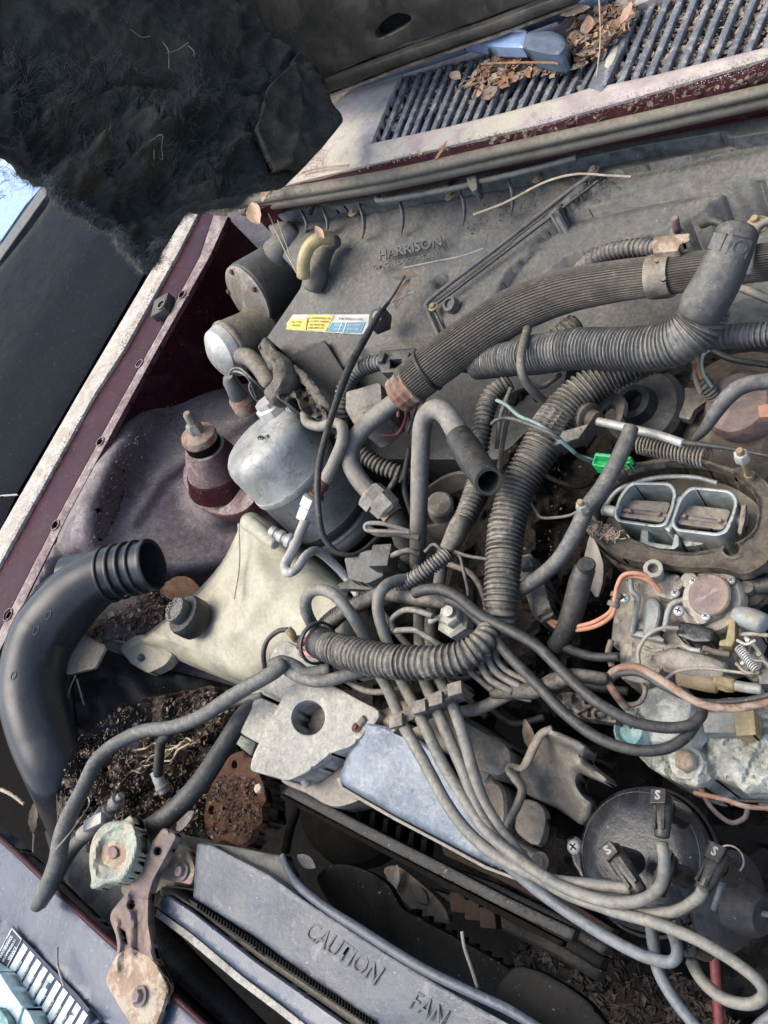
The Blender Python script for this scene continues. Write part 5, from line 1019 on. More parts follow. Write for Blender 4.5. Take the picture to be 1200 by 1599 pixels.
for (x, y, r) in ((977, 935, 8), (1055, 927, 7), (1061, 955, 8.5), (1083, 908, 6.5), (1142, 907, 6.5), (1103, 963, 7)): screw(x, y, -.6, r, MT['screwm'], cb_)
for (x, y) in ((1083, 911), (1142, 910), (1103, 966)): lathe('screw_ear', P(x, y, -1.7), Vector((-.1, -.1, 1)), [(.0055, 0), (.0055, .008), (.004, .009)], MT['carb_dirt'], cb_, segs=18)
plate('blue_pad', rnd([(1004, 992), (1006, 938), (1018, 930), (1031, 938), (1034, 956), (1026, 990), (1012, 994)], 8), MT['carb_blue'], cb_, h=-1.2, thick=1.4, bev=5, bevh=.4, step=5)
plate('blue_tray', rnd([(983, 985), (1002, 985), (1030, 992), (1038, 998), (1037, 1003), (1010, 997), (982, 991)], 2), MT['carb_blue'], cb_, h=-1.8, thick=1.4, bev=2, step=5)
tube('cast_rib', [(985, 905, -1.2), (987, 922, -1.2), (996, 934, -1.2), (993, 955, -1.4), (987, 988, -1.8)], [4, 4.5, 5, 5, 5], MT['carb_blue'], cb_)
tube('cast_rib', [(1074, 934, -1), (1052, 942, -1.1), (1044, 955, -1.2), (1038, 985, -1.6)], [5, 5, 5, 4.5], MT['carb_blue'], cb_)
plate('coil_block', rnd([(1056, 992), (1062, 970), (1090, 975), (1116, 983), (1112, 1003), (1085, 1003)], 4), MT['dist'], cb_, h=-.9, thick=2.5, bev=3, step=6)
plate('yellow_strip', rnd([(1140, 965), (1149, 955), (1148, 1000), (1143, 1010), (1123, 1008), (1124, 1000), (1134, 998)], 2), MT['yellow'], cb_, h=-.6, thick=1, bev=1.5, step=6)
tube('blue_nipple', [(1150, 960, -1), (1172, 966, -.8), (1192, 974, -.6)], [14, 18, 17], MT['carb_blue'], cb_, segs=10)
tube('solenoid_body', [(1046, 1030, -2), (1080, 1040, -1.6), (1105, 1046, -1.6), (1130, 1052, -1.6)], [20, 22, 21, 18], MT['carb_dirt'], cb_, segs=22, rough=.05)
tube('solenoid_end', [(1062, 1058, -1.8), (1100, 1064, -1.6), (1120, 1068, -1.6)], [13, 16, 15], MT['brass_dirty'], cb_, segs=16)
tube('fuel_nut', [(1118, 1062, -1.4), (1136, 1068, -1.4), (1147, 1070, -1.4)], [12, 13, 12], MT['yellow'], cb_, segs=6, step=8)
tube('fuel_stub', [(1146, 1070, -1.4), (1170, 1074, -1.2), (1190, 1076, -1)], 8.5, MT['carb_blue'], cb_)
tube('overflow_pipe', [(998, 1040, -.8), (998, 1015, -.4), (1012, 992, 0), (1034, 981, 0), (1060, 981, -.4)], 3.4, MT['carb_dirt'], cb_)
tube('thin_tube', [(1040, 1060, -1), (1060, 1048, 0), (1100, 1044, .2), (1170, 1052, 0)], 2.6, MT['carb_dirt'], cb_)
plate('linkage_plate', smooth([(1145, 1010), (1160, 1000), (1180, 1010), (1200, 1030), (1230, 1060), (1230, 1080), (1190, 1070), (1160, 1050), (1148, 1030)]), MT['bracket'], cb_, h=feat(-2.2, ('n', 8, .5)), thick=1, bev=2, step=6)
for q in ([(1165, 996, -1), (1180, 1010, -.6), (1195, 1035, -.4), (1210, 1060, -.4)], [(1150, 992, -1.4), (1172, 990, -1), (1200, 992, -1)], [(1160, 1010, -1), (1178, 1040, -.6), (1190, 1060, -.6)]): tube('linkage_rod', q, 3.4, MT['carb_dirt'], cb_)
plate('cable_block', rnd([(1183, 1045), (1215, 1042), (1215, 1070), (1186, 1068)], 2), MT['rubber_grey'], cb_, h=0, thick=1.5, bev=1.5)
tube('side_boss', [(1176, 884, -1.5), (1215, 880, -1)], 13, MT['steel_dirty'], cb_)
tube('vacuum_cap', [(1152, 915, -2), (1185, 915, -1.8), (1215, 912, -1.8)], 14, MT['rubber'], cb_)
lathe('vacuum_knob', P(1176, 932, -3), UP, [(.009, 0), (.009, .008), (.005, .012), (.004, .018)], MT['gasket'], cb_, segs=20)
# orange solenoid wires
ow = thing('orange_wires', 'pair of faded orange wires looping from a grey plug into the carburettor', 'wiring harness', P(960, 950, 0))
for q in ([(1032, 924, -.3), (1022, 912, .3), (1000, 901, .8), (978, 902, 1), (968, 918, 1), (962, 940, .8), (955, 962, .4), (930, 978, -.4), (898, 984, -1.4), (870, 980, -2), (853, 966, -2.4)], [(1028, 920, -.3), (1014, 902, .6), (994, 895, 1.2), (974, 898, 1.4), (964, 915, 1.3), (959, 940, .9), (950, 958, .4), (920, 974, -.6), (888, 978, -1.5), (862, 970, -2.2), (848, 972, -2.6)]): wire('orange_wire', q, 3.4, MT['orange_wire'], ow, segs=10)
lpx('wire_collar', (965, 925, .8), (957, 948, .6), [(8, 0), (10, .1), (10, .35), (7, .4), (7, .6), (10, .65), (10, .95), (7, 1)], MT['gasket'], ow, segs=18)
cn = thing('grey_plug', 'dusty grey two-pin plug lying beside the long sleeve and under the straight rubber hose', 'connector', P(840, 930, -3))
plate('plug_body', rnd([(812, 868), (830, 864), (842, 890), (855, 920), (866, 960), (846, 974), (832, 962), (822, 930), (806, 900)], 4), MT['rubber_tan'], cn, h=feat(-1.8, ('s', [(826, 915), (852, 912), (862, 950), (838, 966)], .6, 3), ('n', 8, .15)), thick=2.2, bev=3, step=5)
plate('plug_latch', rnd([(808, 872), (828, 868), (834, 884), (812, 890)], 2), MT['conduit_pale'], cn, h=-.8, thick=.6, bev=1.5, step=5)
fp = thing('rubber_tee', 'upright black rubber tube with a capped top standing left of the carburettor body', 'hose', P(890, 980, -4))
tube('thick_tube', [(914, 886, .8), (906, 910, .4), (896, 950, -.6), (884, 985, -1.6), (868, 1010, -2.4)], [17, 18, 18, 17, 15], MT['rubber'], fp, segs=24)
lpx('tube_cap', (914, 890, .6), (917, 880, 1.6), [(13, 0), (14, .3), (14, .8), (11, 1)], MT['rubber'], fp, segs=22)
tube('side_tube', [(872, 1006, -2.4), (900, 1018, -2), (930, 1026, -1.8), (966, 1026, -1.8)], 7.5, MT['rubber'], fp)
leaf('olive_leaf', 930, 886, -2.5, 1.1, 96, 34, MT['leaf_grey'], 'long pale olive leaf poking out from under the carburettor rim')
for k, q in enumerate([[(826, 782, .8), (835, 795, .6), (845, 808, .4), (870, 808, .6), (892, 804, 1), (906, 796, 1.4)]]): wire('root_wire', q, 2.5, MT['rubber_tan'], label='frayed root-wrapped wire running to the left stud of the carburettor', cat='wire')
scatter('stud_litter', [(915, 815), (945, 818), (985, 838), (960, 846), (925, 838)], .7, 90, [MT['straw'], MT['leaf_tan']], 5, 5, 14, .95, label='pale root fibres caught on the rim beside the left stud', cat='litter')
# ------------------------------------------------------------------ thermostat housing / manifold at right
mf = thing('manifold', 'corroded grey-white aluminium manifold front with one rusty bolt at the right edge', 'manifold', P(1110, 1180, -10))
plate('casting', rnd([(965, 1120), (985, 1105), (1040, 1095), (1090, 1100), (1130, 1090), (1230, 1085), (1230, 1240), (1165, 1240), (1148, 1224), (1120, 1216), (1106, 1230), (1088, 1231), (1058, 1222), (1016, 1200), (992, 1176), (972, 1150)], 6), MT['corroded'], mf, h=feat(-5.5, ('s', smooth([(1050, 1160), (1075, 1150), (1095, 1165), (1112, 1215), (1090, 1228), (1060, 1218)]), .7, 5), ('s', [(1110, 1150), (1230, 1140), (1230, 1230), (1160, 1236), (1130, 1200)], .8, 8), ('n', 20, .6), ('n', 6, .25), ('r', [(1098, 1150), (1108, 1200)], 5, -.4), ('r', [(1190, 1160), (1160, 1225)], 5, -.3)), thick=7, bev=7, step=5)
lathe('bolt_seat', P(1074, 1192, -4.9), UP, [(.0105, 0), (.0105, .003), (.0085, .0035)], MT['corroded'], mf, segs=24)
lathe('rusty_bolt', P(1074, 1191, -4.7), UP, [(.0072, 0), (.0072, .006), (.0062, .0085), (.004, .0098), (0, .010)], MT['rust_tan'], mf, segs=6, sharp=60)
lathe('outlet_dome', P(1042, 1118, -4), Vector((-.3, .1, 1)), [(.020, -.02), (.022, 0), (.0205, .007), (.014, .013), (.006, .0155), (0, .016)], MT['corroded'], mf, segs=36)
lathe('temperature_sensor', P(993, 1142, -3.4), Vector((-.35, -.1, 1)), [(.010, -.006), (.0115, 0), (.0115, .008), (.009, .0095), (.008, .006), (0, .006)], MT['teal'], mf, segs=28)
for q in ([(985, 1136, -2.4), (980, 1124, -1.6), (968, 1118, -1.4)], [(992, 1136, -2.4), (990, 1122, -1.5), (996, 1108, -1)]): wire('sensor_lead', q, 3, MT['rubber_tan'], mf)
plate('oxide_block', rnd([(1096, 1112), (1148, 1108), (1150, 1145), (1100, 1145)], 3), MT['carb_blue'], mf, h=-3.4, thick=2.5, bev=3, step=6)
plate('yellow_block', rnd([(1145, 1108), (1178, 1106), (1182, 1148), (1150, 1150)], 3), MT['yellow'], mf, h=-3.0, thick=2.5, bev=3, step=6)
# brown cables over the manifold
for k, (q, m, lb) in enumerate([([(948, 1062, 0), (960, 1048, .6), (982, 1041, 1), (1006, 1046, 1.2), (1040, 1066, 1.4), (1080, 1092, 1.4), (1120, 1105, 1.2), (1165, 1104, 1), (1230, 1090, 1)], 'copper_rust', 'copper-brown cable sagging over the manifold, the lower of a pair'), ([(950, 1064, -.2), (968, 1052, .8), (1000, 1052, 1), (1040, 1074, 1.2), (1075, 1090, 1), (1110, 1097, .8), (1165, 1094, .6), (1230, 1078, .6)], 'rubber', 'glossy black cable sagging over the manifold, the upper of a pair')]):
    tube('sagging_cable', q, 6.5 if k == 0 else 5.5, MT[m], label=lb, cat='cable', segs=14)
tube('curled_wire', [(952, 1066, -1), (962, 1088, -1), (980, 1100, -1), (1000, 1096, -1), (1008, 1080, -1), (1004, 1068, -1)], 4, MT['rubber_tan'], label='small curled tan wire hooked under the sagging cables', cat='wire')
tube('copper_stub', [(950, 1066, .2), (960, 1082, 0), (972, 1098, -.6), (980, 1106, -1)], 6, MT['copper_rust'], label='short copper-brown cable stub pointing down at the green-blue sensor', cat='cable')
tape_ = tube('taped_harness', [(770, 1083, .2), (800, 1080, .6), (835, 1078, .8), (870, 1064, 1), (905, 1056, 1), (948, 1060, .6)], [8, 12, 14, 14, 12, 9], MT['tape'], label='wiring bundle wrapped in shiny black tape reaching toward the carburettor', cat='wiring harness', rough=.15, segs=18)
for k, (q, lb) in enumerate([([(648, 926, 2.6), (665, 921, 2.8), (690, 921, 2.8), (718, 934, 2.8), (752, 962, 2.6), (800, 986, 2.4), (840, 1010, 2), (880, 1050, 1.8), (930, 1095, 1.6), (985, 1125, 1), (1035, 1136, .4), (1075, 1133, 0), (1095, 1118, -.4), (1096, 1100, -1)], 'long black hose running diagonally down right over the tape-wrapped harness, the upper of two'), ([(700, 936, 2), (728, 948, 2.2), (758, 978, 2.2), (790, 1018, 2), (840, 1070, 1.6), (880, 1112, 1.2), (930, 1150, .8), (985, 1170, .4), (1035, 1170, 0), (1070, 1152, -.4), (1088, 1128, -.8)], 'long black hose sagging lowest across the manifold, the lower of two')]):
    tube('vacuum_hose', q, 9, MT['rubber'], label=lb, cat='hose', group='black vacuum hoses', segs=18)
# copper frayed harness piece
plate('frayed_sheath', smooth([(870, 1085), (905, 1082), (940, 1100), (958, 1118), (962, 1128), (930, 1124), (905, 1120), (885, 1105)]), MT['rubber_tan'], None, h=feat(-2, ('n', 7, .9)), thick=1.2, bev=3, step=5, label='frayed grey cable sheath hanging below the tape-wrapped harness', cat='sheath')
# ------------------------------------------------------------------ arch of black conduit and its cables
ar = thing('arched_conduit', 'thick black split conduit bridging over the ignition leads from the grey bracket', 'conduit', P(640, 1020, 3))
tube('conduit', [(506, 1008, 1.6), (530, 1015, 2.2), (570, 1026, 2.8), (620, 1034, 3.2), (680, 1034, 3.2), (725, 1025, 3), (755, 1002, 2.6), (765, 982, 2)], [22, 24, 26, 26, 25, 24, 21, 17], MT['conduit'], ar, rib=(10, .15), segs=30)
tube('dark_collar', [(498, 1002, 1.5), (512, 1010, 1.8)], [25, 25], MT['rubber'], ar, segs=24)
lp_ = ring('zip_tie', P(497, 1004, 1.6), P(530, 1015, 2.2) - P(500, 1004, 1.6), .0165, .004, .0015, MT['rubber'], ar)
nt = [(q[0], q[1]) for q in [(735, 1035), (728, 1042), (720, 1038)]]
mh = [([(516, 1046, .5), (480, 1052, 1), (460, 1040, 1.4), (440, 1034, 1.6), (425, 1040, 1.6)], 11, 'rubber_grey', 'dusty grey cable bundle resting on the pale bracket beneath the arched conduit'),
      ([(570, 1048, -.6), (530, 1058, .4), (500, 1064, .8), (470, 1058, 1.2), (450, 1046, 1.6)], 10, 'conduit_pale', 'pale dusty cable curving under the left end of the arched conduit'),
      ([(540, 1062, -1), (570, 1078, -1), (600, 1080, -1), (630, 1070, -1)], 5, 'rubber_tan', 'thin tan wire curving between the bracket and the ignition leads'),
      ([(715, 1028, 1), (742, 1055, .6), (775, 1080, .2), (830, 1092, 0)], 5, 'conduit_pale', 'thin dusty wire leaving the right end of the arched conduit, lowest of the fan'),
      ([(765, 990, 1.4), (752, 1030, 1.6), (765, 1060, 1.4), (800, 1080, 1)], 6, 'rubber_tan', 'outermost of the curved wires bending round the right end of the arched conduit'),
      ([(772, 992, 1.2), (763, 1026, 1.4), (778, 1052, 1.2), (812, 1072, 1)], 6, 'conduit_pale', 'middle one of the curved wires bending round the right end of the arched conduit'),
      ([(780, 994, 1), (774, 1022, 1.2), (790, 1046, 1), (830, 1066, .8)], 5, 'rubber_tan', 'innermost of the curved wires bending round the right end of the arched conduit'),
      ([(722, 1112, -2), (750, 1106, -1.4), (775, 1094, -.8), (800, 1082, -.2)], 10, 'rubber_tan', 'ragged tan sheath piece between the lead clip and the tape-wrapped harness'),
      ([(614, 985, 1.2), (612, 968, 1.6), (632, 953, 1.8), (655, 955, 2), (676, 962, 2.2)], 5, 'conduit_pale', 'upper thin grey wire of the ring terminal near the pale hex bolt'),
      ([(612, 986, 1), (630, 984, 1.4), (650, 985, 1.6), (672, 998, 1.6), (690, 1010, 1)], 5, 'conduit_pale', 'lower thin grey wire passing below the pale hex bolt'),
      ([(515, 975, .6), (540, 954, .8), (570, 940, 1), (600, 928, 1), (650, 935, .8), (700, 940, .6)], 12, 'conduit', 'dark taped hose behind the two grey ignition arches'),
      ([(600, 850, .8), (588, 822, -1), (640, 830, -1.4)], 6, 'rubber_tan', 'bent tan tube end by the grey solenoid')]
for (q, r, m, lb) in mh[:-1]: tube('cable', q, r, MT[m], label=lb, cat='cable', segs=14, rough=.05)
tube('ribbed_loom', [(500, 985, 0), (520, 965, .6), (550, 948, .8), (588, 930, .8), (606, 925, .8)], 12, MT['conduit_pale'], rib=(5, .2), label='fine ribbed loom slanting up behind the first ignition arch', cat='conduit')
for k, (q, m, lb) in enumerate([([(466, 1010, .6), (478, 1000, 1), (493, 993, 1)], 'red', 'short dark red wire at the left mouth of the arched conduit'), ([(470, 1020, 1.2), (482, 1021, 1.4), (492, 1023, 1.4)], 'pink', 'short faded pink wire at the left mouth of the arched conduit')]): tube('battery_wire', q, 5, MT[m], label=lb, cat='wire', segs=12)
yt = thing('yellow_terminal', 'black wire loop ending in a yellow crimp terminal in front of the cream bottle', 'wire', P(430, 1010, 1))
tube('loop', [(414, 1044, 1), (412, 1020, 2), (418, 1000, 2.4), (434, 986, 2.6), (450, 983, 2.4)], 4, MT['rubber'], yt); tube('crimp', [(450, 983, 2.4), (456, 990, 2), (460, 998, 1.4)], [6.5, 7, 5], MT['yellow'], yt); tube('ring_lug', [(460, 998, 1.2), (470, 998, 1)], 6, MT['alu_dark'], yt)
tube('overflow_pipe', [(572, 822, -.4), (590, 832, -1), (625, 834, -1.8), (655, 840, -2.4)], [5, 6, 5, 5], MT['bracket'], label='bent dipstick handle loop sticking out beside the heater pipe', cat='dipstick')
tube('dip_loop', [(640, 830, -.8), (600, 818, .6), (574, 818, 1), (574, 828, .8), (604, 830, .2), (640, 832, -.8)], 3.6, MT['alu_dark'], label='flat loop handle of a dipstick left of the upright pipe', cat='dipstick')
# EGR solenoid
so = thing('solenoid', 'square grey solenoid with a plugged wire tucked behind the looping ignition leads', 'solenoid', P(590, 900, -5))
plate('solenoid_case', rnd([(538, 872), (578, 858), (594, 864), (600, 900), (575, 912), (545, 905)], 4), MT['plastic'], so, h=pl((538, 872, -.6), (594, 864, -.4), (560, 905, -1.2)), thick=5, bev=3, step=6)
lathe('round_base', P(600, 908, -5), Vector((-.1, -.1, 1)), [(.024, -.01), (.025, 0), (.024, .006), (.018, .010), (.0, .011)], MT['plastic2'], so, segs=32)
plate('mount_fin', rnd([(528, 912), (548, 904), (580, 912), (590, 922), (555, 920), (530, 920)], 2), MT['plastic2'], so, h=-2.5, thick=.6, bev=1.5, step=6)
box('plug', P(601, 872, -.2), Vector((.010, .002, 0)), Vector((-.002, .010, 0)), Vector((0, 0, .008)), MT['plastic2'], so)
tube('plug_wire', [(606, 872, 0), (622, 864, .4), (640, 860, .2), (655, 866, -.4)], 5, MT['conduit'], so)
lathe('plain_knob', P(690, 800, -6), P(686, 780, -3) - P(690, 800, -6), [(.012, 0), (.012, .022), (.010, .024), (0, .0245)], MT['bracket'], None, segs=26, label='dusty round-topped plug standing between the pipe and the middle loom', cat='plug')
ring('idler_pulley', P(700, 790, -8), Vector((-.2, .3, 1)), .034, .02, .004, MT['rubber_tan'], None, segs=40, label='curved tan rim of a pulley seen behind the rubber sleeve', cat='pulley')
hexb = thing('hex_bolt', 'large pale dusty hex bolt with ring terminal at the right of the grey wire loops', 'bolt', P(706, 965, 1))
lathe('bolt_base', P(708, 968, .5), UP, [(.014, -.01), (.014, 0), (.011, .003)], MT['galv'], hexb, segs=6); lathe('bolt_head', P(707, 962, 1.0), UP, [(.0095, -.002), (.0095, .004), (.008, .006), (.004, .007)], MT['galv'], hexb, segs=6); lathe('bolt_tip', P(705, 958, 1.6), UP, [(.004, 0), (.004, .005)], MT['galv'], hexb, segs=12)
tube('ring_terminal', [(672, 971, 1.2), (684, 965, 1.4), (696, 962, 1.4)], [5, 4, 6], MT['galv'], hexb)
# ------------------------------------------------------------------ ignition leads
IG = 'grey ignition leads crossing the bay'
def lead(pts, lb, m='wire_grey', r=9.5, g=IG): return tube('ignition_lead', pts, r, MT[m], label=lb, cat='ignition lead', group=g, segs=18, rough=.04, seed=len(lb))
lead([(510, 1005, -1), (494, 985, .4), (480, 958, 2.4), (478, 937, 3.4), (490, 922, 4), (512, 923, 4.2), (532, 938, 4), (552, 965, 3.2), (575, 1005, 1.2), (590, 1045, -.2), (608, 1080, .6), (632, 1135, 1.8), (660, 1185, 2), (700, 1258, 2), (740, 1308, 1.6), (790, 1345, 1.4), (850, 1372, 1.4), (930, 1382, 1.6), (985, 1388, 2)], 'grey ignition lead making the wide arch in front of the cream bottle')
lead([(640, 905, 1), (625, 906, 1.8), (604, 914, 2.8), (592, 932, 3), (592, 960, 2.4), (604, 1000, 1.2), (622, 1050, .2), (640, 1088, .8), (664, 1135, 1.8), (690, 1190, 2), (722, 1242, 2), (762, 1300, 1.8), (820, 1348, 1.8), (880, 1385, 2), (950, 1408, 2.4), (1000, 1406, 3), (1030, 1385, 4), (1038, 1350, 4.6), (1034, 1316, 4.8)], 'grey ignition lead hooking in a narrow arch, then climbing to the top boot')
lead([(653, 880, -6), (655, 940, -3), (656, 1000, -.8), (660, 1050, .2), (678, 1098, .8), (700, 1150, 1.6), (722, 1200, 1.8), (740, 1248, 1.8), (775, 1310, 1.6), (830, 1362, 1.4), (900, 1402, 1.4), (980, 1424, 1.8), (1050, 1424, 2.4), (1088, 1404, 3), (1098, 1390, 3.4)], 'grey ignition lead ending in the boot at the right of the distributor cap')
lead([(692, 860, -5), (686, 910, -3), (674, 960, -1.8), (672, 1010, -.8), (684, 1052, .2), (706, 1098, .8), (724, 1150, 1.6), (738, 1200, 1.8), (756, 1252, 1.6), (790, 1306, 1.2), (850, 1372, .6), (940, 1416, 1.6), (1020, 1440, 2.6), (1090, 1468, 3.2), (1150, 1504, 3.2), (1186, 1534, 3), (1192, 1556, 2.6), (1168, 1568, 2.2), (1128, 1558, 1.8), (1096, 1530, 1.2), (1080, 1502, .6)], 'grey ignition lead making the big loop near the lower right corner')
lead([(790, 1348, 1), (850, 1398, .4), (920, 1446, .6), (990, 1486, 1.2), (1030, 1500, 1.8), (1052, 1500, 2.2), (1058, 1482, 2), (1048, 1450, 1), (1030, 1420, 0)], 'grey ignition lead turning back in a tight hook under the distributor cap', 'wire_dist')
lead([(1016, 1430, -.6), (1020, 1470, .4), (1030, 1520, 1), (1060, 1570, 1), (1110, 1630, 1)], 'grey ignition lead dropping from under the distributor cap to the bottom edge', 'wire_dist')
lead([(1160, 1640, 2), (1190, 1600, 2), (1240, 1565, 2)], 'short stretch of grey lead crossing the lower right corner of the photo', 'wire_dist', 10)
sp = thing('lead_clip', 'dirty translucent plastic separator clip holding the four grey leads', 'clip', P(660, 1100, 2.5))
plate('clip_bar', rnd([(606, 1128), (612, 1118), (700, 1070), (706, 1064), (722, 1064), (730, 1076), (722, 1086), (706, 1090), (630, 1132), (614, 1146)], 3), MT['rubber_tan'], sp, h=feat(2.0, ('n', 8, .2)), thick=1.2, bev=3, step=5)
for (x, y) in ((620, 1126), (656, 1104), (682, 1092), (712, 1076)): box('clip_jaw', P(x, y, 2.4), Vector((.0048, .0026, 0)), Vector((-.002, .004, 0)), Vector((0, 0, .002)), MT['rubber_tan'], sp)
# ------------------------------------------------------------------ pale bracket + alternator
br = thing('bracket', 'pale grey oxidised cast bracket with a large round hole left of the blue cover', 'bracket', P(480, 1150, -6))
plate('side_plate', rnd([(366, 1140), (396, 1065), (408, 1058), (430, 1012), (450, 1001), (498, 1030), (520, 1064), (470, 1058), (440, 1100), (407, 1162), (395, 1156)], 4), MT['galv'], br, h=feat(-1.6, ('n', 30, .15), ('s', [(366, 1140), (404, 1070), (442, 1098), (407, 1162)], .3, 3)), thick=3, bev=3, step=7, holes=[rnd([(404, 1082), (438, 1097), (437, 1102), (403, 1087)], 1)])
plate('face_plate', smooth([(448, 1078), (462, 1064), (478, 1056), (500, 1062), (530, 1075), (562, 1093), (592, 1110), (588, 1128), (568, 1148), (548, 1166), (520, 1176), (498, 1192), (480, 1206), (464, 1214), (448, 1219), (430, 1214), (400, 1206), (392, 1200), (396, 1180), (410, 1150), (430, 1112)], 3), MT['galv'], br, h=feat(-.6, ('n', 40, .12)), thick=2.4, bev=3, bevh=.2, step=7, holes=[circ(482, 1121, 26, 30, 27)])
plate('lower_plate', smooth([(440, 1216), (470, 1206), (510, 1184), (548, 1166), (590, 1160), (600, 1210), (570, 1244), (548, 1256), (518, 1260), (480, 1240), (452, 1228)], 3), MT['alu_dark'], br, h=-3.4, thick=2.5, bev=4, step=7)
lathe('shaft_end', P(482, 1121, -3.2), UP, [(.022, -.01), (.022, 0), (.016, .002), (.007, .003), (.006, .001)], MT['rubber_tan'], br, segs=32)
hexbolt(407, 1232, -2.6, 8, MT['rust_tan'], br, washer=False); hexbolt(556, 1136, -.4, 5, MT['rust'], br)
plate('pale_tag', rnd([(366, 1158), (372, 1146), (400, 1160), (392, 1180)], 2), MT['cap_green'], br, h=-3.4, thick=.5, bev=1)
tube('bracket_post', [(480, 1226, -2.4), (470, 1208, -1.6)], 7, MT['galv'], br)
al = thing('pump_reservoir', 'rounded brown-grey metal tank behind the ignition leads, above the blue cover', 'tank', P(700, 1160, -7))
plate('tank', smooth([(575, 1122), (600, 1108), (640, 1092), (690, 1100), (740, 1130), (790, 1160), (802, 1180), (796, 1205), (770, 1215), (720, 1190), (660, 1160), (600, 1140)], 4), MT['steel_dirty'], al, h=feat(-1.2, ('n', 30, .2)), thick=6, bev=14, bevh=1.2, step=7)
plate('lower_tank', smooth([(700, 1190), (760, 1210), (790, 1230), (794, 1280), (782, 1310), (750, 1290), (720, 1240)], 4), MT['bracket'], al, h=-3.2, thick=5, bev=8, bevh=.8, step=7)
lathe('tank_boss', P(757, 1212, -1.9), Vector((-.2, .2, 1)), [(.007, 0), (.006, .004), (.004, .0045)], MT['bracket'], al, segs=20)
cv = thing('metal_cover', 'blue-grey sheet metal cover mottled with pale water stains under the ignition leads', 'cover', P(650, 1220, -5))
plate('cover_top', rnd([(568, 1125), (600, 1132), (640, 1144), (672, 1165), (706, 1210), (742, 1270), (788, 1336), (806, 1366), (760, 1350), (690, 1312), (620, 1275), (563, 1242), (536, 1226), (530, 1212), (546, 1170)], 8), MT['cover'], cv, h=feat(pl((568, 1125, -.4), (735, 1205, -.9), (560, 1240, -2)), ('n', 60, .2)), thick=3.2, bev=6, bevh=.6, step=8)
plate('cover_edge', [(531, 1214), (536, 1228), (563, 1244), (620, 1277), (690, 1314), (760, 1352), (812, 1372), (812, 1377), (758, 1357), (688, 1319), (618, 1282), (560, 1249), (532, 1233), (526, 1216)], MT['alu_dark'], cv, h=-2.6, thick=2.2, bev=1.5, step=8)
tube('corner_post', [(571, 1122, -.6), (563, 1132, -.6)], 7, MT['rubber_tan'], cv)
# formed tan bracket
tb = thing('formed_bracket', 'curled tan-grey pressed steel bracket with a forked end beside the distributor', 'bracket', P(860, 1220, -5))
plate('web', smooth([(838, 1150), (856, 1138), (880, 1146), (915, 1164), (912, 1182), (925, 1196), (948, 1214), (944, 1222), (920, 1212), (904, 1210), (902, 1226), (914, 1244), (926, 1254), (924, 1275), (910, 1288), (890, 1276), (868, 1262), (842, 1250), (824, 1240), (812, 1215), (812, 1196), (826, 1180)], 3), MT['bracket'], tb, h=feat(pl((840, 1150, -.5), (945, 1215, -2), (820, 1240, -3.5)), ('n', 30, .3), ('r', [(835, 1165), (860, 1210), (880, 1270)], 34, -1.0), ('r', [(856, 1142), (916, 1170)], 16, .8), ('r', [(905, 1190), (945, 1218)], 12, .6)), thick=1.8, bev=8, bevh=.8, step=5, sharp=60)
tube('rolled_edge', [(862, 1138, .2), (846, 1146, .2), (834, 1166, -.2), (824, 1188, -.6), (814, 1200, -.8), (800, 1197, -.6), (795, 1203, -.4), (804, 1214, -.4), (816, 1232, -.8), (808, 1258, -1.2), (796, 1282, -1.4), (792, 1300, -1.4), (806, 1318, -1.6), (826, 1330, -1.8), (850, 1342, -2)], [6, 7, 8, 8, 6, 6, 7, 10, 10, 10, 9, 9, 10, 12, 12], MT['steel_dirty'], tb, segs=16, flat=.7)
plate('lower_web', smooth([(816, 1250), (838, 1252), (852, 1270), (850, 1300), (838, 1320), (808, 1300), (806, 1276)]), MT['bracket'], tb, h=-4, thick=.8, bev=3, step=7)
hexbolt(817, 1334, -.4, 9, MT['rust_tan'], tb, washer=False); hexbolt(843, 1346, -1, 10, MT['steel_dirty'], tb)
leaf('torn_leaf', 828, 1150, -3, 1.2, 46, 22, MT['leaf_dull'], 'ragged grey-brown leaf standing behind the curled tan bracket', tilt=.5)
# ------------------------------------------------------------------ DISTRIBUTOR
di = thing('distributor', 'round glossy black distributor cap with four lead boots each stamped with an S', 'distributor', P(1020, 1350, -12))
dc = P(1014, 1342, -4.6); da = Vector((-.1, .02, 1)).normalized(); k = .0415
lathe('cap_rim', dc, da, [(k * .9, -.03), (k * 1.0, -.012), (k * 1.06, -.006), (k * 1.07, 0), (k * 1.03, .002), (k * 1.0, -.001)], MT['dist'], di, segs=64)
lathe('cap_dome', dc, da, [(k * 1.0, -.012), (k * 1.0, .006), (k * .95, .014), (k * .84, .019), (k * .6, .021), (k * .3, .022), (0, .022)], MT['dist'], di, segs=64, sharp=60)
lathe('cap_step', dc, da, [(k * .97, .010), (k * .99, .012), (k * .90, .0165), (k * .86, .0165)], MT['dist'], di, segs=64)
lathe('body', dc - da * .03, -da, [(k * .85, 0), (k * .8, .02), (k * .6, .03)], MT['dist'], di, segs=48)
for (x, y) in ((898, 1323), (1120, 1240)): pass
screw(898, 1323, -4, 11, MT['screwm'], di)
plate('cap_ear', rnd([(884, 1310), (900, 1304), (914, 1316), (924, 1350), (926, 1378), (912, 1376), (896, 1350)], 4), MT['dist'], di, h=-5, thick=1.2, bev=2, step=6)
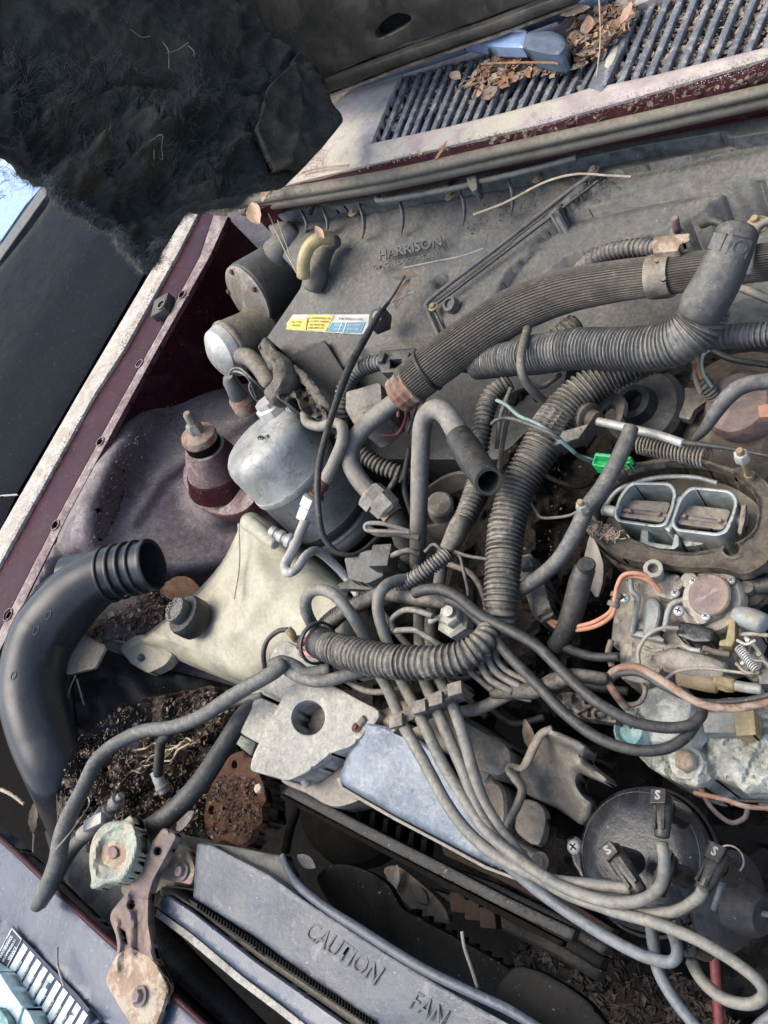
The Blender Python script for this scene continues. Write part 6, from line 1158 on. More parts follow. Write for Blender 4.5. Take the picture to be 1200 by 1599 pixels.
for (x, y, xx, yy, rr_) in ((1036, 1246, 1034, 1306, 16), (956, 1328, 1000, 1392, 16), (1046, 1340, 1030, 1396, 14), (1124, 1334, 1096, 1390, 18), (1064, 1452, 1080, 1492, 15)):
    hh = 2.2 if y < 1440 else 1.0
    A = P(x, y, hh - .6); B = P(xx, yy, hh); d = (B - A).normalized(); sd = d.cross(da).normalized(); up_ = sd.cross(d); kk = sc(x, y, hh)
    L = (B - A).length; bo = tube('terminal_boot', [(x, y, hh - .6), (x + (xx - x) * .35, y + (yy - y) * .35, hh - .2), (x + (xx - x) * .75, y + (yy - y) * .75, hh), (xx, yy, hh)], [rr_ * .98, rr_ * 1.0, rr_ * .84, rr_ * .74], MT['boot'], di, segs=14, flat=.75)
    for sg in (-1, 1): box('boot_rib', (A + B) / 2 + up_ * .0046 + sd * sg * rr_ * kk * .42 + d * L * .1, d * L * .3, sd * .0007, up_ * .0012, MT['boot'], bo)
    lathe('terminal_tower', A - up_ * .022, da, [(rr_ * kk * 1.25, -.004), (rr_ * kk * 1.1, .012), (rr_ * kk * .95, .018)], MT['dist'], di, segs=24)
    fr_ = box('stamp_frame', A + up_ * .0058 + d * L * .1, d * rr_ * kk * .66, sd * rr_ * kk * .66, up_ * .0018, MT['boot'], bo)
    c_ = A + up_ * .0077 + d * L * .1; q = proj(c_); q2 = proj(c_ + d * .01); an = math.degrees(math.atan2(q2[1] - q[1], q2[0] - q[0])) - 90
    text('S', q[0], q[1], 0, 19, an, MT['leaf_grey'], bo, pf=plane_proj(c_, up_), ext=.03, name='stamp_letter', bold=.04)
lathe('vacuum_advance', P(1140, 1408, -5), P(1180, 1425, -4) - P(1130, 1404, -5), [(.020, -.012), (.028, -.004), (.029, .0), (.026, .003), (.016, .006), (.013, .02), (.010, .024)], MT['rubber'], di, segs=40)
tube('advance_pipe', [(1186, 1426, -3.8), (1215, 1430, -3.8)], 5, MT['rubber_grey'], di)
tube('spring_clip', [(1133, 1370, .2), (1124, 1390, .4), (1114, 1420, 0)], 4.5, MT['wire_dist'], di)
ring('thin_ring', P(1140, 1342, 0), UP, .007, .001, .0006, MT['alu_dark'], di)
for k_, (q, m, lb) in enumerate([([(1085, 1238, -5), (1130, 1248, -4.5), (1170, 1260, -4), (1230, 1262, -4)], 'copper_rust', 'upper copper-brown wire beneath the corroded manifold'), ([(1095, 1232, -6), (1112, 1262, -6), (1140, 1284, -6), (1162, 1278, -6), (1168, 1262, -6)], 'rust_purple', 'looped brown wire hanging in the dark beneath the corroded manifold'), ([(1112, 1420, -14), (1116, 1500, -14), (1126, 1640, -14)], 'red', 'dark red cable dropping into the shadow under the distributor')]): tube('loose_wire', q, 4 if k_ < 2 else 8, MT[m], label=lb, cat='wire', segs=10)
tube('ground_strap', [(1095, 1244, -7), (1150, 1250, -7), (1230, 1252, -7)], 3, MT['rubber'], label='thin black cable lying just under the manifold edge', cat='cable')
# ------------------------------------------------------------------ BELTS AND PULLEYS
bt = thing('drive_belt', 'flat black fan belt running diagonally from the pale bracket down right', 'belt', P(640, 1330, -8))
plate('belt_run', [(452, 1226), (560, 1282), (680, 1342), (800, 1404), (900, 1452), (893, 1470), (790, 1420), (672, 1360), (552, 1298), (440, 1238)], MT['belt'], bt, h=-4, thick=.9, bev=2, bevh=.1, step=12)
plate('inner_run', [(440, 1240), (560, 1303), (680, 1366), (800, 1428), (880, 1470), (876, 1478), (796, 1438), (676, 1374), (556, 1310), (438, 1246)], MT['deep'], bt, h=-5.2, thick=.8, bev=1.5, step=12)
for k_, (x, y, h, nm) in enumerate(((740, 1306, -4.4, 'brown-edged'), (745, 1322, -6.4, 'second'))):
    pass
pu = thing('pulley_stack', 'stack of dark grooved crank pulleys behind the fan belt', 'pulley', P(830, 1400, -12))
for k_, (dx, dy, h, m) in enumerate(((0, 0, -5, 'rust_dark'), (-8, 26, -7, 'belt'), (-14, 46, -9, 'fan'), (-18, 66, -11, 'belt'))):
    plate('pulley_edge', [(690 + dx, 1320 + dy), (780 + dx, 1352 + dy), (880 + dx, 1400 + dy), (960 + dx, 1450 + dy), (950 + dx, 1466 + dy), (870 + dx, 1420 + dy), (775 + dx, 1372 + dy), (694 + dx, 1336 + dy)], MT[m], pu, h=h, thick=1.2, bev=3, step=10)
# toothed hub pieces
for k_ in range(9):
    x = 650 + k_ * 18; y = 1432 + k_ * 11; box('hub_tooth', P(x, y, -7.6 + (k_ % 2) * .3), Vector((.003, .0015, 0)), Vector((-.0015, .005, 0)), Vector((0, 0, .004)), MT['deep'], pu)
for (x, y) in ((720, 1410), (742, 1422), (766, 1434)): box('hub_bolt', P(x, y, -7), Vector((.006, .002, 0)), Vector((-.003, .006, 0)), Vector((0, 0, .005)), MT['rust_dark'], pu)
ab = thing('alternator', 'dusty finned alternator body low under the pale bracket and belt', 'alternator', P(540, 1290, -16))
lathe('alternator_case', P(560, 1262, -12), Vector((.3, .25, 1)), [(.045, -.03), (.05, -.01), (.05, .015), (.04, .022), (.02, .025), (0, .025)], MT['deep'], ab, segs=40)
for k_ in range(7): box('cooling_fin', P(548 + k_ * 20, 1262 + k_ * 11, -6.6), Vector((.002, .001, 0)), Vector((-.002, .007, 0)), Vector((0, 0, .006)), MT['deep'], ab)
tube('lower_rod', [(470, 1250, -14), (455, 1290, -15), (446, 1330, -16)], 7, MT['deep'], label='dark vertical rod in the shadow below the belt', cat='rod')
# ------------------------------------------------------------------ FAN + SHROUD
fa = thing('cooling_fan', 'black plastic engine fan with broad blades behind the shroud', 'fan', P(700, 1480, -10))
plate('fan_blade', smooth([(497, 1380), (503, 1360), (520, 1350), (545, 1350), (580, 1362), (608, 1382), (628, 1416), (660, 1436), (720, 1468), (790, 1508), (860, 1560), (860, 1620), (760, 1610), (640, 1520), (540, 1440)], 4), MT['fan'], fa, h=feat(pl((500, 1370, -5.5), (800, 1510, -5), (640, 1520, -8)), ('s', [(590, 1360), (900, 1540), (900, 1640), (640, 1540), (600, 1420)], -.5, 8)), thick=.6, bev=4, bevh=.2, step=9)
plate('fan_blade', smooth([(800, 1512), (830, 1512), (860, 1524), (905, 1552), (935, 1582), (960, 1640), (800, 1640), (770, 1560)], 4), MT['fan'], fa, h=-4.4, thick=.6, bev=4, bevh=.2, step=9)
plate('fan_blade', smooth([(600, 1362), (620, 1352), (650, 1372), (690, 1410), (700, 1440), (660, 1432), (636, 1412)], 4), MT['leaf_dull'], fa, h=-10, thick=.6, bev=3, step=8)
tube('fan_wire', [(722, 1455, -3), (726, 1480, -3), (738, 1516, -3.4), (746, 1542, -3.6)], 3, MT['alu_dark'], label='thin bright wire leaning against the fan blade', cat='wire')
sh = thing('fan_shroud', 'black plastic fan shroud painted with sky blue, embossed with CAUTION FAN along the radiator', 'shroud', P(520, 1480, -4))
shh = pl((310, 1320, -.6), (700, 1520, -.6), (400, 1480, -1.2))
plate('shroud_top', rnd([(308, 1316), (330, 1318), (420, 1364), (470, 1400), (530, 1440), (613, 1494), (700, 1545), (800, 1600), (900, 1660), (740, 1690), (590, 1602), (500, 1540), (400, 1464), (302, 1402)], 5), MT['shroud'], sh, h=feat(shh, ('n', 70, .2), ('n', 14, .05)), thick=2.5, bev=5, bevh=.3, step=9)
plate('shroud_wall', smooth([(312, 1315), (360, 1320), (430, 1334), (441, 1336), (452, 1362), (480, 1398), (530, 1436), (500, 1432), (420, 1372), (330, 1330)], 3), MT['plastic2'], sh, h=feat(-1.6, ('n', 20, .2)), thick=1.2, bev=4, step=8)
tube('shroud_lip', [(441, 1336, -.8), (452, 1362, -.3), (472, 1388, .2), (510, 1418, .4), (560, 1450, .4), (613, 1484, .4), (667, 1516, .4), (733, 1548, .4), (800, 1580, .3), (860, 1618, .2)], [5, 6, 7, 7, 8, 8, 8, 8, 8, 8], MT['shroud'], sh, segs=16, flat=.7)
text('CAUTION', 534, 1488, shh(534, 1488) + .10, 46, 35, MT['shroud_letter'], sh, ext=.02, xs=.66, bold=-.0)
text('FAN', 668, 1578, shh(668, 1578) + .22, 46, 33, MT['shroud_letter'], sh, ext=.03, xs=.72, bold=0)
leaf('grey_leaf', 480, 1345, -4, 2.2, 34, 20, MT['leaf_grey'], 'crumpled pale leaf on the dark edge behind the shroud lip', tilt=.3)
# ------------------------------------------------------------------ RADIATOR
ra = thing('radiator', 'dirty radiator top tank with long blue-grey metal rails in front of the fan shroud', 'radiator', P(300, 1440, -8))
plate('upper_rail', [(252, 1384), (266, 1388), (300, 1412), (400, 1480), (500, 1548), (590, 1610), (560, 1616), (470, 1556), (380, 1494), (290, 1428), (250, 1396)], MT['bracket'], ra, h=-1.8, thick=3, bev=4, bevh=.3, step=10)
plate('bright_rail', rnd([(248, 1404), (262, 1396), (300, 1420), (400, 1499), (470, 1548), (560, 1612), (530, 1640), (440, 1566), (380, 1522), (300, 1456), (246, 1418)], 4), MT['panel_blue'], ra, h=-.9, thick=.6, bev=4, bevh=.4, step=9)
plate('pale_edge', [(246, 1420), (300, 1458), (380, 1525), (440, 1570), (520, 1632), (508, 1640), (430, 1578), (370, 1533), (292, 1468), (242, 1430)], MT['galv'], ra, h=-1.3, thick=2.5, bev=2, step=10)
plate('core_gap', [(296, 1404), (400, 1470), (500, 1538), (590, 1600), (584, 1606), (490, 1546), (390, 1478), (300, 1414)], MT['black'], ra, h=-1.2, thick=1, bev=0, step=30)
mb = MB()
for k_ in range(60):
    x = 310 + k_ * 4.6; y = 1414 + k_ * 3.12; c = P(x, y, -1.0); mb.add(box_vf(c, Vector((.0005, .0003, 0)), Vector((-.0008, .0018, 0)), UP * .001, .1))
mk('core_fins', mb.v, mb.f, MT['deep'], ra, kind='stuff')
tube('lower_hose', [(238, 1452, -9), (262, 1490, -8), (300, 1530, -7.5), (350, 1580, -7), (420, 1650, -7)], 30, MT['belt'], ra, rib=(4, .03), segs=28)
plate('tank_end', smooth([(190, 1392), (200, 1370), (240, 1320), (262, 1300), (290, 1312), (308, 1350), (300, 1384), (262, 1384), (240, 1400), (212, 1412)], 3), MT['steel_dirty'], ra, h=feat(-3.2, ('n', 20, .3)), thick=5, bev=6, step=7)
plate('side_tank', smooth([(70, 1300), (110, 1285), (150, 1290), (190, 1330), (215, 1400), (180, 1450), (150, 1440), (110, 1390)], 3), MT['plastic2'], ra, h=feat(-7, ('n', 20, .3)), thick=6, bev=6, step=9)
plate('ear_plate', rnd([(278, 1316), (296, 1330), (306, 1356), (300, 1382), (250, 1372)], 6), MT['rust_tan'], ra, h=-1.4, thick=.6, bev=2, step=7)
hexbolt(284, 1361, -1.2, 9, MT['rust_purple'], ra)
tube('filler_neck', [(206, 1352, -4), (192, 1342, -1)], [30, 30], MT['steel_dirty'], ra, segs=28)
rb = thing('mount_bracket', 'long rusty purple steel bracket bolted across the radiator to the front panel', 'bracket', P(230, 1440, -1))
rbh = feat(pl((260, 1295, 1), (180, 1440, .6), (220, 1580, 0)), ('r', [(210, 1400), (218, 1440), (216, 1490)], 12, -.45), ('r', [(180, 1436), (188, 1470), (182, 1515)], 9, .35), ('r', [(232, 1410), (236, 1490), (258, 1540)], 9, .4), ('n', 30, .1))
plate('strap', rnd([(256, 1291), (278, 1304), (262, 1335), (240, 1375), (233, 1400), (232, 1440), (240, 1490), (250, 1512), (264, 1540), (252, 1580), (240, 1610), (205, 1600), (166, 1534), (172, 1512), (184, 1484), (182, 1462), (172, 1436), (174, 1424), (196, 1396), (220, 1350), (238, 1315)], 7), MT['rust_purple'], rb, h=rbh, thick=.6, bev=4, bevh=.3, step=5, holes=[circ(247, 1329, 6, 14), circ(205, 1413, 6, 14, 7), rnd([(186, 1449), (196, 1456), (199, 1474), (190, 1466)], 1)])
plate('rust_foot', rnd([(184, 1490), (205, 1478), (236, 1496), (250, 1512), (265, 1540), (253, 1580), (241, 1611), (204, 1601), (165, 1534), (172, 1512)], 6), MT['rust_tan'], rb, h=lambda x, y: rbh(x, y) + .12, thick=.3, bev=3, bevh=.1, step=5)
hexbolt(218, 1556, .45, 10, MT['rust_purple'], rb)
rc = plate('filler_cap', smooth([(205, 1274), (212, 1288), (218, 1310), (217, 1336), (208, 1360), (196, 1374), (186, 1380), (166, 1381), (152, 1388), (142, 1386), (143, 1372), (140, 1352), (141, 1326), (148, 1304), (162, 1288), (178, 1282), (192, 1281)], 4), MT['cap_green'], ra, label='mossy grey-green eared cap with a worn centre rivet', h=feat(2.0, ('r', smooth([(205, 1290), (210, 1325), (190, 1368), (150, 1368), (150, 1320), (175, 1292)]), 9, .35), ('b', 177, 1334, 28, -.4), ('n', 8, .06)), thick=1.1, bev=5, bevh=.45, step=4, edge=4)
plate('cap_skirt', circ(186, 1333, 29, 40, 38), MT['cap_green'], rc, h=1.2, thick=1.2, bev=3, step=8)
plate('cap_centre', circ(177, 1334, 24, 30, 31), MT['rust_tan'], rc, h=feat(1.78, ('n', 6, .08)), thick=.3, bev=3, step=5)
plate('rivet', circ(176, 1331, 8, 20, 10), MT['rust_purple'], rc, h=2.1, thick=.4, bev=3, bevh=.2, step=4, edge=3)
# hoses bottom left
tube('overflow_hose', [(445, 1036, 2.2), (427, 1050, 2.4), (392, 1070, 2), (354, 1093, 1.4), (313, 1120, 1), (267, 1136, .8), (223, 1142, .8), (179, 1163, 1.2), (150, 1190, 1.6), (130, 1232, 2), (108, 1275, 2.4), (96, 1310, 2.4), (90, 1345, 2.4), (78, 1378, 2), (64, 1404, 1.4), (58, 1413, 1)], [11, 12, 12, 12, 11.5, 11, 11, 11, 11.5, 12, 13, 13.5, 14, 14, 13, 11], MT['rubber_grey'], label='long grey-black hose snaking from the pale bracket over the front panel edge', cat='hose', segs=22, rough=.02)
hk = thing('return_hose', 'short hose with a worm clamp hooking back behind the mossy radiator cap', 'hose', P(120, 1310, -1))
tube('hose', [(62, 1412, .6), (80, 1384, .4), (98, 1350, -.4), (116, 1322, -1), (136, 1302, -1)], [11, 11, 11, 11, 11], MT['rubber_grey'], hk)
tube('clamp', [(130, 1304, -1), (150, 1288, -.6), (165, 1268, -.4)], [12, 14, 13], MT['alu_dark'], hk, rough=.1); box('clamp_screw', P(148, 1284, .8), Vector((.009, .007, 0)), Vector((-.003, .004, 0)), Vector((0, 0, .003)), MT['alu'], hk)
lpx('drain_cock', (165, 1272, -.6), (190, 1242, 0), [(11, 0), (12, .3), (8, .32), (8, .5), (11, .52), (11, .8), (6, .82), (6, 1)], MT['alu_dark'], hk, segs=12)
tube('radiator_hose', [(400, 1094, -1.8), (378, 1120, -1.4), (350, 1165, -1), (320, 1212, -.6), (288, 1250, -.4), (258, 1278, -.6), (232, 1296, -1)], [10, 14, 15, 16, 16, 17, 17], MT['rubber'], label='thick black hose slanting from the pale bracket down to the mossy radiator cap', cat='hose', segs=24)
tube('dusty_hose', [(410, 1086, -1.4), (392, 1092, -1.6), (360, 1098, -2), (340, 1110, -2.6)], [6, 8, 8, 6], MT['rubber_grey'], label='short dusty hose end squeezed between the two long hoses', cat='hose')
tf = thing('tee_fitting', 'thin black hose dropping to a small corroded clamp in the leaf litter', 'hose', P(250, 1220, -8))
tube('thin_hose', [(264, 1146, -3), (252, 1160, -4), (249, 1185, -5), (247, 1210, -6)], 8, MT['rubber'], tf); tube('fitting', [(245, 1206, -6), (250, 1222, -6.4), (258, 1236, -7)], [10, 9, 10], MT['carb_blue'], tf); ring('clamp_ring', P(254, 1228, -6.6), P(258, 1236, -7) - P(247, 1210, -6), .0065, .003, .001, MT['alu_dark'], tf)
# label on the front panel
lb = thing('service_label', 'white and navy service record label with slanted rows on the front panel', 'label', P(60, 1540, 0))
plate('label_base', [(20, 1445), (36, 1466), (120, 1552), (170, 1612), (90, 1640), (-60, 1590), (-40, 1540), (5, 1512)], MT['ink'], lb, h=-.72, thick=.1, bev=0, step=30)
dx, dy = -.50, .865
def cell(x, y, w_, L, m, h=-.64, name='blank_row'):
    a = (x, y); b = (x + w_ * .68, y + w_ * .76); c = (b[0] + dx * L, b[1] + dy * L); d = (a[0] + dx * L, a[1] + dy * L); return plate(name, [a, b, c, d], MT[m], lb, h=h, thick=.06, bev=0, step=30)
words = ['OIL CHANGE', 'MILEAGE', 'LUBRICATION', 'PCV VALVE', 'AIR CLEANER', 'TYPE', 'OIL FILTER', 'FUEL FILTER', 'BATTERY', 'PLUGS']
for i, wd in enumerate(words):
    x = 37 + i * 10.4; y = 1473 + i * 11.6; L = 62 + (i > 1) * 8
    cell(x, y, 10, L, 'label_white')
    if i: text(wd, x - 3 - L * .25, y - 2.8 + L * .433, -.55, 4.6, -60, MT['label_white'], lb, ext=.004, bold=.01)
for q in (strip((19, 1450), (-8, 1500), 1.4), strip((34, 1467), (4, 1524), 1.4), strip((19, 1450), (34, 1467), 1.4)): plate('frame_line', q, MT['label_white'], lb, h=-.62, thick=.05, bev=0)
for i, (wd, z) in enumerate((('MAINTENANCE', 6), ('RECOMMENDED AT', 4.4), ('SERVICE', 6.5))): text(wd, 9 + i * 5.5, 1480 + i * 4.5, -.6, z, -60, MT['label_white'], lb, ext=.004, bold=.015)
hl_ = thing('headlamp_trim', 'pale blue-white plastic trim pieces in the lower left corner of the photo', 'trim', P(20, 1570, 1))
plate('trim_plate', [(-60, 1478), (0, 1518), (20, 1550), (37, 1572), (24, 1610), (-60, 1640)], MT['pale_blue'], hl_, h=1.2, thick=1.5, bev=3, step=14)
plate('trim_plate', [(39, 1571), (48, 1584), (60, 1612), (50, 1640), (18, 1640), (30, 1600)], MT['pale_blue'], hl_, h=1.0, thick=1.5, bev=3, step=14)
plate('trim_plate', [(-60, 1560), (0, 1575), (12, 1590), (24, 1640), (-60, 1640)], MT['teal'], hl_, h=2.0, thick=1, bev=3, step=14)
# ------------------------------------------------------------------ LITTER
L3 = [MT['leaf_dull'], MT['leaf_brown'], MT['soil'], MT['straw'], MT['leaf_grey']]
scatter('tray_litter', [(95, 1230), (110, 1160), (190, 1105), (330, 1078), (400, 1100), (380, 1300), (280, 1320), (160, 1310), (90, 1280)], lambda x, y: infh(x, y) + 2.0 + 1.6 * noise.noise(Vector((x / 22, y / 22, 0))), 4200, L3[:3] + [MT['leaf_dull'], MT['leaf_grey']], 21, 2, 9, .3, chunk=.5, label='rotting leaves and crumbs covering the battery tray', cat='leaf litter')
scatter('rust_flakes', [(330, 1210), (400, 1215), (410, 1270), (385, 1310), (330, 1300)], lambda x, y: RH(x, y) + .1, 600, [MT['rust'], MT['soil'], MT['leaf_dull']], 22, 3, 9, .05, chunk=.6, label='rust flakes lying on the orange perforated plate', cat='rust flakes')
scatter('fender_crumbs', [(130, 985), (170, 960), (250, 915), (285, 930), (300, 945), (240, 985), (200, 1000), (160, 1005)], lambda x, y: infh(x, y) + .1, 520, L3, 23, 3, 14, .45, chunk=.3, label='twigs and crumbs scattered behind the duct mouth', cat='leaf litter')
scatter('tower_crumbs', [(150, 790), (215, 650), (300, 610), (240, 700), (200, 800), (140, 850)], lambda x, y: infh(x, y) + .1, 420, [MT['soil'], MT['leaf_dull']], 24, 2, 7, .1, chunk=.7, label='dark crumbs along the back of the strut tower', cat='dirt')
scatter('cowl_litter', [(600, 205), (640, 110), (760, 75), (900, 45), (985, 0), (1230, -60), (1230, 75), (940, 132), (800, 170)], CWH - 1.0, 5200, [MT['leaf_dull'], MT['leaf_tan'], MT['straw'], MT['leaf_grey'], MT['leaf_dull']], 25, 4, 15, .45, label='dry petals and stalks caught beneath the cowl louvres', cat='leaf litter')
scatter('wiper_litter', [(720, 130), (770, 90), (860, 85), (900, 50), (880, 30), (960, -10), (1000, 20), (960, 70), (900, 110), (820, 120), (760, 150)], CWH + .3, 700, [MT['leaf_brown'], MT['leaf_tan'], MT['straw'], MT['copper_rust'], MT['leaf_dull']], 26, 6, 30, .35, label='heap of brown petals and straw piled round the wiper head', cat='leaf litter')
scatter('housing_crumbs', [(680, 345), (720, 335), (790, 300), (930, 275), (980, 290), (900, 330), (800, 350), (720, 370)], lambda x, y: hvh(x, y) + 1.0, 420, [MT['soil'], MT['leaf_dull']], 27, 2, 6, .1, chunk=.7, label='dark crumbs strewn on the heater housing', cat='dirt')
scatter('edge_crumbs', [(760, 210), (880, 188), (1100, 130), (1230, 100), (1230, 118), (1100, 145), (880, 206), (770, 225)], 7.0, 160, [MT['leaf_dull'], MT['soil']], 28, 4, 14, .5, label='dark leaf scraps in the gutter along the maroon cowl edge', cat='leaf litter')
rootm = MB()
for k_ in range(46):
    q = random.Random(k_); x, y = 300 - 190 * (k_ % 12) / 12 + q.uniform(-8, 8), 1155 + 95 * (k_ % 12) / 12 + q.uniform(-6, 6)
    pts = [(x, y, -9 + q.uniform(-1, 1.5))]
    for j in range(4): x -= q.uniform(6, 20); y += q.uniform(-4, 14); pts.append((x, y, -9 + q.uniform(-1.5, 1.8)))
    rootm.add(tube_vf(pts, q.uniform(.8, 1.8), segs=5, rough=.3))
mk('root_tangle', rootm.v, rootm.f, MT['straw'], None, sharp=0, label='pale tangled roots stretched over the battery tray litter', cat='roots', kind='stuff')
for k_, (x, y, h, a, L, W, m, lb, kw) in enumerate([
    (57, 1277, -6, 1.2, 46, 26, 'leaf_dull', 'grey-brown dead leaf left of the hoses by the front panel', {}),
    (110, 1250, -8, 1.5, 44, 16, 'leaf_brown', 'narrow orange-brown leaf just behind the long snaking hose', {}),
    (190, 1200, -9.5, .5, 60, 30, 'leaf_dull', 'broad dark rotten leaf in the middle of the battery tray', {}),
    (292, 1282, -8, .2, 44, 24, 'leaf_grey', 'crumpled grey leaf beside the end of the thick slanting hose', {'tilt': .1}),
    (275, 1275, -8, 2.2, 36, 18, 'leaf_grey', 'small pale leaf touching the upper end of the rusty purple bracket', {}),
    (400, 335, 8, 1.4, 34, 30, 'leaf_tan', 'tan leaf hanging at the left end of the cowl seal', {'tilt': .5}),
    (420, 300, 9, .3, 36, 22, 'leaf_tan', 'pale dry leaf resting on the left end of the cowl seal', {'tilt': .3}),
    (632, 432, 1.6, 2.5, 42, 22, 'leaf_dull', 'squarish brown seed scrap on the heater housing', {'curl': .05}),
    (630, 460, .8, .5, 50, 26, 'leaf_dull', 'folded brown leaf lying above the cable clip on the housing', {'curl': .05}),
    (712, 120, 8, 1.8, 26, 18, 'copper_rust', 'curled rust-red petal among the upper louvre slats', {}),
    (690, 237, 7.8, .3, 34, 9, 'leaf_brown', 'narrow brown leaf on the maroon cowl edge', {}),
    (656, 238, 7.8, 1.6, 14, 8, 'leaf_tan', 'tiny pale leaf beside the narrow brown one on the cowl edge', {}),
    (920, 45, 9.5, .9, 34, 26, 'copper_rust', 'cupped red-brown petal on top of the wiper head heap', {'curl': .8}),
    (980, 25, 9.5, .2, 28, 22, 'leaf_tan', 'pale husk standing on the cowl divider', {'curl': .8, 'tilt': .5}),
    (900, 22, 9, 2.6, 44, 26, 'leaf_tan', 'wrinkled tan leaf beyond the wiper head', {'curl': .4}),
    (850, 32, 9, 2.9, 50, 24, 'leaf_tan', 'wide crinkled leaf between the wiper arm and the linkage tube', {'curl': .2}),
    (668, 543, -14, 0, 20, 12, 'leaf_brown', 'small leaf low behind the ferrule', {}),
    (618, 1372, -9.5, .8, 40, 26, 'leaf_grey', 'dim yellowish leaf deep behind the fan blade', {}),
    (655, 1395, -9.8, 2, 40, 22, 'leaf_dull', 'dim folded leaf deep beside the fan belt', {})]): leaf('dry_leaf', x, y, h, a, L, W, MT[m], lb, **kw)
for k_, (q, m, lb, r) in enumerate([
    ([(740, 335, 3.4), (790, 316, 4.2), (850, 285, 5), (900, 272, 5.4), (950, 274, 5.2), (986, 276, 5)], 'straw', 'long pale stalk arching over the heater housing flange', 2.6),
    ([(632, 418, 3), (680, 408, 3.6), (720, 400, 3.6), (755, 388, 3.4)], 'straw', 'thin straight stalk on the housing under the embossed words', 1.6),
    ([(596, 480, 1.6), (620, 468, 1.8), (648, 455, 2)], 'bracket', 'short brown twig beside the cable clip', 2),
    ([(420, 334, 7), (440, 380, 5), (463, 425, 3)], 'straw', 'thin stalk leaning from the cowl corner onto the blower neck', 1.8),
    ([(434, 344, 7), (450, 390, 5), (464, 428, 3.2)], 'straw', 'second thin stalk just right of the first at the cowl corner', 1.4),
    ([(936, 0, 10), (938, 60, 9.4), (932, 120, 8)], 'leaf_tan', 'long pink stalk crossing the cowl from the top edge', 2),
    ([(752, 100, 8.6), (800, 98, 9), (860, 98, 9), (872, 100, 9)], 'leaf_brown', 'brown stalk lying below the wiper head', 2.4),
    ([(470, 270, 7.6), (500, 262, 7.6), (545, 258, 7.6)], 'leaf_tan', 'pinkish stalk on the cowl by the hanging blanket corner', 2.2),
    ([(118, 1055, -3), (108, 1080, -4), (108, 1110, -5), (122, 1150, -7), (124, 1185, -8)], 'straw', 'stalk hanging down along the inner side of the black duct', 1.8),
    ([(120, 1060, -4), (134, 1110, -6), (150, 1160, -8), (158, 1200, -9)], 'straw', 'long twig leaning between the duct and the snaking hose', 2.2),
    ([(150, 1000, -8), (175, 1000, -8), (200, 1004, -8)], 'straw', 'pale twig pointing at the lug of the cream bottle', 2.2),
    ([(88, 1326, 4.2), (110, 1300, 4), (128, 1275, 2), (140, 1255, 0), (136, 1240, -1)], 'straw', 'twig hooked over the long hose near the radiator cap', 1.5),
    ([(54, 1300, -8), (53, 1330, -8.5), (55, 1350, -9)], 'straw', 'short thick straw upright in the gap by the front panel', 3),
    ([(0, 1232, -8), (20, 1242, -8), (38, 1256, -8.4)], 'straw', 'knotted dry stem at the left edge below the duct', 4),
    ([(90, 1480, 0), (90, 1502, .1), (94, 1520, .2), (100, 1540, .3)], 'leaf_grey', 'chalky root scrap stuck on the front panel by the label', 2.6)]):
    tube('dry_stalk', q, r * .7, MT[m], label=lb, cat='stalk', segs=6, rough=.2)

scatter('oxide_crust', [(560, 258), (700, 224), (850, 186), (1000, 142), (1235, 72), (1235, 96), (1000, 158), (850, 199), (700, 235), (560, 268)], CWH + .05, 1500, [MT['crust']], 31, 2, 6, 0, body, chunk=1.0)
scatter('rail_crust', [(305, 345), (278, 398), (196, 540), (46, 800), (0, 880), (0, 868), (38, 800), (186, 540), (268, 396), (300, 335)], .02, 900, [MT['crust'], MT['white_oxide']], 32, 2, 6, 0, body, chunk=1.0)
WB = [([(560, 900, -6), (600, 960, -5), (640, 1010, -5), (700, 1060, -5), (760, 1120, -6)], 6, 'tape', 'black wire deep below the ignition arches'),
 ([(700, 880, -3), (740, 900, -3.5), (760, 950, -4), (750, 1000, -4)], 5, 'rubber_tan', 'tan wire in the dark hollow left of the long sleeve'),
 ([(640, 700, -5), (632, 760, -6), (650, 820, -6.5)], 5, 'rubber', 'thin black wire hanging behind the suction pipe'),
 ([(620, 745, -5), (600, 790, -5.5), (630, 840, -6)], 5, 'conduit', 'dusty wire in the gap right of the silver canister'),
 ([(820, 700, -3), (850, 740, -3.5), (900, 760, -4), (930, 750, -4)], 4, 'grease', 'oily wire lying on the dark intake beside the green plug'),
 ([(836, 1000, -4), (870, 1040, -4.5), (920, 1070, -4.5), (980, 1080, -5)], 7, 'rubber', 'black hose in the shadow left of the carburettor body'),
 ([(760, 1100, -5), (800, 1130, -5), (850, 1120, -5)], 6, 'rubber', 'short black hose behind the torn leaf'),
 ([(905, 1180, -6), (935, 1190, -6), (960, 1200, -6)], 9, 'belt', 'stubby black fitting right of the curled tan bracket'),
 ([(1100, 540, -1), (1140, 560, -1.5), (1200, 570, -1.5)], 5, 'rubber', 'thin black wire below the short ribbed sleeve at the right edge'),
 ([(1168, 430, 5), (1180, 360, 5.6), (1215, 340, 5.6)], 7, 'alu_dark', 'dull metal pipe behind the clipped elbow at the right edge'),
 ([(1098, 350, 2), (1112, 345, 3), (1130, 350, 3)], 7, 'plastic2', 'small dark tab beside the top of the clipped elbow'),
 ([(690, 1050, -4), (720, 1060, -4), (760, 1050, -4), (800, 1060, -4)], 5, 'rubber', 'black wire passing beneath the arched conduit on the right'),
 ([(980, 620, -4), (1000, 590, -3), (1040, 575, -3)], 6, 'rubber', 'black hose emerging behind the round dark cap at the rear')]
for q, r, m, lb in WB: tube('loose_wire', q, r, MT[m], label=lb, cat='wire', segs=10, rough=.05)
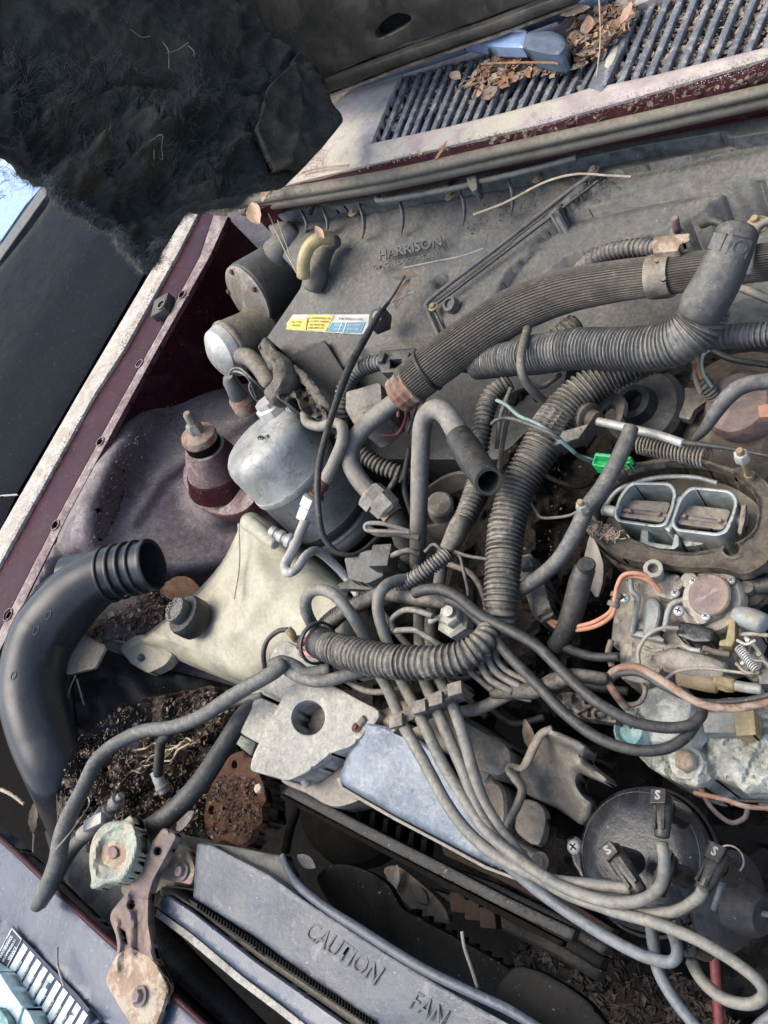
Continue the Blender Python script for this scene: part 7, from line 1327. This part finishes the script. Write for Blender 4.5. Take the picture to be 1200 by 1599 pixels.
rf = thing('pipe_fitting', 'tarnished brass fitting behind the clipped elbow at the right edge', 'fitting', P(1185, 350, 5))
hexbolt(1182, 352, 5.4, 12, MT['brass_dirty'], rf, stud=.5)

for q, r, m in [([(1152, 1000, 0), (1166, 1006, .4), (1180, 1000, .4)], 2.6, 'alu'), ([(1164, 1016, .2), (1176, 1030, .4), (1196, 1034, .4), (1206, 1050, .2)], 2.4, 'alu_dark'), ([(1150, 1036, 0), (1166, 1050, .2), (1186, 1050, .2)], 3, 'steel_dirty'), ([(1100, 1012, -1), (1118, 1018, -.8), (1140, 1022, -.8)], 5, 'gasket'), ([(1068, 1008, -1.2), (1080, 1014, -1), (1094, 1016, -1)], 4, 'carb'), ([(1005, 1010, -1.2), (1020, 1016, -1), (1036, 1014, -1)], 3, 'alu_dark'), ([(955, 1000, -2), (950, 1020, -2.2), (956, 1040, -2.4)], 5, 'steel_dirty')]: tube('small_link', q, r, MT[m], cb_, segs=10)
for x, y, h, r, m in [(1168, 1000, .4, 4, 'alu'), (1186, 1022, .4, 4.5, 'steel_dirty'), (1160, 1036, .2, 3.5, 'alu'), (998, 1050, -1.2, 5, 'steel_dirty'), (1028, 1048, -1, 5, 'brass_dirty'), (1150, 932, -1.2, 4.5, 'alu')]: hexbolt(x, y, h, r, MT[m], cb_, name='link_nut', washer=False)
vs = []; c1 = P(1154, 1012, .2); c2 = P(1182, 1046, .4); a_ = (c2 - c1).normalized(); n_ = a_.orthogonal().normalized(); b_ = a_.cross(n_)
path = [c1 + (c2 - c1) * (i / 120) + (n_ * math.cos(i * .6) + b_ * math.sin(i * .6)) * .0026 for i in range(121)]; T, fr = frames(path); fs = []
for p_, (u, v) in zip(path, fr):
    for k in range(5): vs.append(p_ + (u * math.cos(k * 1.257) + v * math.sin(k * 1.257)) * .0005)
for i in range(120):
    for k in range(5): fs.append((i * 5 + k, i * 5 + (k + 1) % 5, (i + 1) * 5 + (k + 1) % 5, (i + 1) * 5 + k))
mk('small_spring', vs, fs, MT['alu'], cb_, sharp=0)
